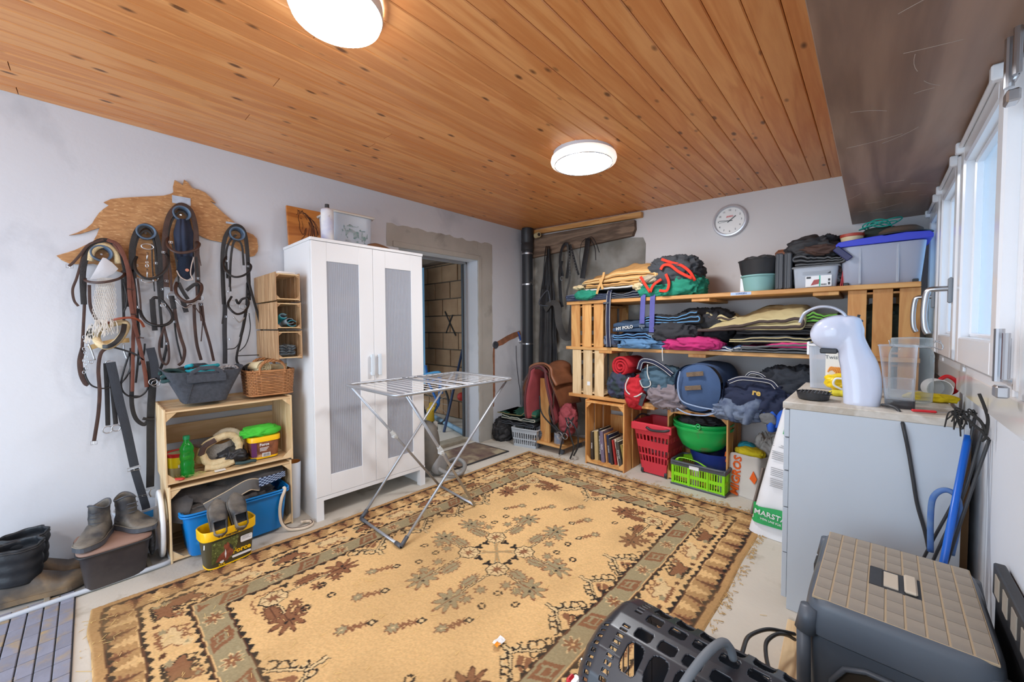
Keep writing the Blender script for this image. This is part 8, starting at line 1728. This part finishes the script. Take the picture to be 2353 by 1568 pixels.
# raised dusty grid on the lid
cell = None; nx_, ny_ = 9, 8; g = G(); g.box(-KW*.442, KW*.442, -KL*.452, KL*.452, .390, .3958, .001); g.build('lid_ground', m_sand, t); cw, cl = KW*.88/nx_, KL*.90/ny_
for i in range(nx_):
    for j in range(ny_):
        if 3 <= i <= 5 and 3 <= j <= 4: continue
        if cell is None: g = G(); g.box(-cw/2+.0022, cw/2-.0022, -cl/2+.0012, cl/2-.0012, 0, .003, .0008); cell = o = g.build('panel', m_dust, t)
        else: o = cell.copy(); COL.objects.link(o)
        o.location = (-KW*.44+cw*(i+.5), -KL*.45+cl*(j+.5), .3945)
g = G(); g.box(-cw*1.5, cw*1.5, -cl*1.05, cl*1.0, .386, .3965, .002); o = g.build('handle_recess', m_bpl, t)
g = G(); g.beam((cw*.9, -cl*.9, .402), (cw*.9, cl*.85, .402), .026, .010, c=.004); g.beam((-cw*.2, -cl*.8, .398), (-cw*.2, cl*.7, .398), .030, .005, c=.001); g.build('carry_handle', mat('pale_dusty_grip', (196, 184, 166), .7), t)
g = G(); g.box(-cw*1.45, -cw*.7, -cl*1.0, cl*.95, .396, .3985, .001); g.build('latch_plate', m_bpl, t)
for sx_ in (-1, 1):
    for sy_ in (-1, 1):
        g = G(); g.tube([V(sx_*KW*.47, sy_*KL*.465, .0), V(sx_*KW*.485, sy_*KL*.475, .31)], .016, 10); g.tube([V(sx_*KW*.47, sy_*KL*.47, .30), V(sx_*KW*.455, sy_*KL*.46, .365)], .026, 12, rs=[.026, .020]); g.build('corner_post', m_ken, t, smooth=True)
g = G(); g.box(-KW*.515, -KW*.49, .06, .13, .27, .345, .005); g.build('side_latch', m_bpl, t)
g = G(); dy = -KL*.478; pts = [(-.115, .02), (.115, .02), (.115, .20), (.09, .245), (.05, .262), (-.05, .262), (-.09, .245), (-.115, .20)]
g.tube([V(x, dy-.006+.0*z, z+.0) for x, z in pts], .007, 8, closed=True); g.build('door_frame', m_ken, t, smooth=True)
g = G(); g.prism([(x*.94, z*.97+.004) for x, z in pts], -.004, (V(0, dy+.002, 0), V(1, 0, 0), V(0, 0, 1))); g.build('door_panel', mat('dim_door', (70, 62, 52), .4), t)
g = G()
for k in range(3): g.beam((-KW*.47+.0, -KL*.4+.0, .06+.07*k), (-KW*.47, KL*.35, .06+.07*k), .004, .006)
g.build('side_rib', m_ken, t)
# what it stands on
t = thing('wood_board', 'short pale wood board on blocks under the pet kennel', 'board', (.03, 1.55, 0), .04); g = G(); g.box(-.24, -.13, -.32, .25, .08, .105, .002); g.box(-.12, -.0, -.32, .25, .08, .105, .002); g.box(.01, .13, -.32, .25, .08, .105, .002); g.build('plank', m_pineh, t); g = G(); g.box(-.24, .13, -.30, -.22, 0, .08, .002); g.box(-.24, .13, .15, .23, 0, .08, .002); g.build('block', m_pineh, t)
t = thing('slotted_panel', 'black slotted plastic panel standing between kennel and window wall', 'panel', (.262, 1.2, 0)); g = G(); g.box(-.004, .004, -.4, .45, .0, .50, .002); g.box(-.010, .012, -.4, .45, .50, .585, .003); g.build('panel_body', m_bpl, t)
for k in range(10): g = G(); g.box(-.0125, -.0095, -.38+k*.083, -.38+k*.083+.045, .515, .57, .001); g.build('slot', m_dust, t)
t = thing('black_cable', 'black cable looping over the wood board beside the kennel', 'cable', (-.2, 1.3, 0)); g = G(); g.tube(spl([atz(1700, 1530, .30), atz(1708, 1492, .28), atz(1722, 1462, .24), atz(1762, 1447, .20), atz(1800, 1452, .17), atz(1826, 1458, .15)], 6), .006, 8); g.tube(spl([atz(1768, 1545, .24), atz(1760, 1506, .22), atz(1762, 1475, .22), atz(1785, 1458, .20), atz(1808, 1460, .16), atz(1826, 1470, .13)], 6), .006, 8); g.build('cable', m_bpl, t, world=True, smooth=True)

# ------------------------------------------------------------------ black slotted pet carrier in the foreground
m_car = mat('black_carrier_plastic', (46, 49, 56), .32, bump=.04)
BX0, BX1, BY0, BY1, BZ = -.50, .085, .745, 1.075, .49
t = thing('pet_carrier', 'black pet carrier with rounded slotted top in the foreground', 'pet carrier', (BX0, (BY0+BY1)/2, .0), -.02)
WD_, LN = (BY1-BY0), (BX1-BX0)
# cross-section: straight sides, then a rounded shoulder up to the top
def sec(s):
    """s 0..1 from lower near edge over the top to the lower far edge; returns y, z"""
    pts = [(-.5, .18), (-.5, .34), (-.485, .385), (-.43, .43), (-.32, .468), (-.16, .487), (0, .49), (.16, .487), (.32, .468), (.43, .43), (.485, .385), (.5, .34), (.5, .18)]
    q = s*(len(pts)-1); i = min(len(pts)-2, int(q)); f = q-i
    p0, p1, p2, p3 = pts[max(0, i-1)], pts[i], pts[i+1], pts[min(len(pts)-1, i+2)]
    c = [(1-f)*p1[k]+f*p2[k] for k in (0, 1)]
    return c[0]*WD_, c[1]
NU, NV = 340, 230
SN = .30; S0 = .0
def hole(x, s):
    """holes laid out on the unrolled top: x metres along, s across 0..1"""
    q = 1-s if s > .5 else s          # mirrored halves, 0 = lower edge, .5 = ridge
    if x < .045:                       # vent slots in the door-end hood
        for (a, b) in ((.02, .034),):
            if a < x < b and .16 < q < .44: return int((q-.16)/.0125) % 2 == 0
        return False
    if .060 < x < .078 and .22 < q < .46: return int((q-.22)/.0125) % 2 == 0
    if x < .09 or x > LN-.03: return .13 < q < .16 and .06 < x < .085
    k = (x-.085)/.056; f = k-int(k); e = lambda a, b, lo, hi: a < f < b and lo < q < hi
    def rnd_(cx, cq, rx, rq, p=3.0): return (abs(f-cx)/rx)**p+(abs(q-cq)/rq)**p < 1
    return rnd_(.5, .355, .37, .052, 3.5) or rnd_(.5, .452, .36, .028, 3.5) or rnd_(.5, .198, .32, .014, 2.6)
vs = []
for i in range(NU+1):
    x = LN*i/NU; en = 1.0 if x > .04 else (1-((.04-x)/.04)**2*.10)
    for j in range(NV+1):
        y, z = sec(j/NV); vs.append(V(x, y*en, .18+(z-.18)*en))
fs = []
for i in range(NU):
    for j in range(NV):
        if not hole(LN*(i+.5)/NU, (j+.5)/NV): fs.append((i*(NV+1)+j, (i+1)*(NV+1)+j, (i+1)*(NV+1)+j+1, i*(NV+1)+j+1))
g = G(); g.add(vs, fs); o = g.build('upper_shell', m_car, t, smooth=True); s_ = o.modifiers.new('thick', 'SOLIDIFY'); s_.thickness = .005; s_.offset = 1
g = G(); g.box(.02, LN-.005, -WD_/2*.97, WD_/2*.97, .02, .185, .02); g.build('lower_shell', m_car, t)
for k in range(6):
    g = G(); g.box(.05+k*.078, .05+k*.078+.066, -WD_/2-.0065, -WD_/2-.001, .03, .355, .003); g.build('side_panel', mat('matt_black_panel', (40, 40, 43), .5), t)
g = G(); g.box(.0, .004, -WD_/2, WD_/2, .17, .185); 
for k in range(9): g.tube([V(-.004, -WD_*.36+k*WD_*.09, .05), V(-.004, -WD_*.36+k*WD_*.09, .42)], .0028, 6)
for z in (.06, .15, .24, .33, .41): g.tube([V(-.004, -WD_*.38, z), V(-.004, WD_*.38, z)], .0028, 6)
g.build('wire_door', m_steel, t)
g = G(); g.box(-.012, .012, -WD_/2-.004, -WD_/2+.03, .30, .395, .006); g.build('white_latch', m_white, t)
g = G(); g.box(-.016, -.004, -WD_/2-.006, -WD_/2+.02, .36, .40, .005); g.box(-.016, -.004, -WD_/2-.006, -WD_/2+.02, .22, .29, .005); g.build('red_latch', mat('red_latch_plastic', (200, 40, 50), .4), t)
g = G(); g.tube([V(.045, *sec(k/40)[:1], sec(k/40)[1]+.003) for k in range(41)], .0018, 5); g.build('hood_seam', m_bpl, t)
g = G(); pts = [V(.205, -WD_/2-.02, .38), V(.215, -WD_*.46, .45), V(.235, -WD_*.30, .505), V(.255, -WD_*.1, .535), V(.27, WD_*.06, .535), V(.28, WD_*.12, .515), V(.285, WD_*.14, .49)]
g.tube(spl(pts, 8), .009, 10); g.build('carry_handle', mat('dusty_grey_handle', (110, 116, 122), .55), t, smooth=True)
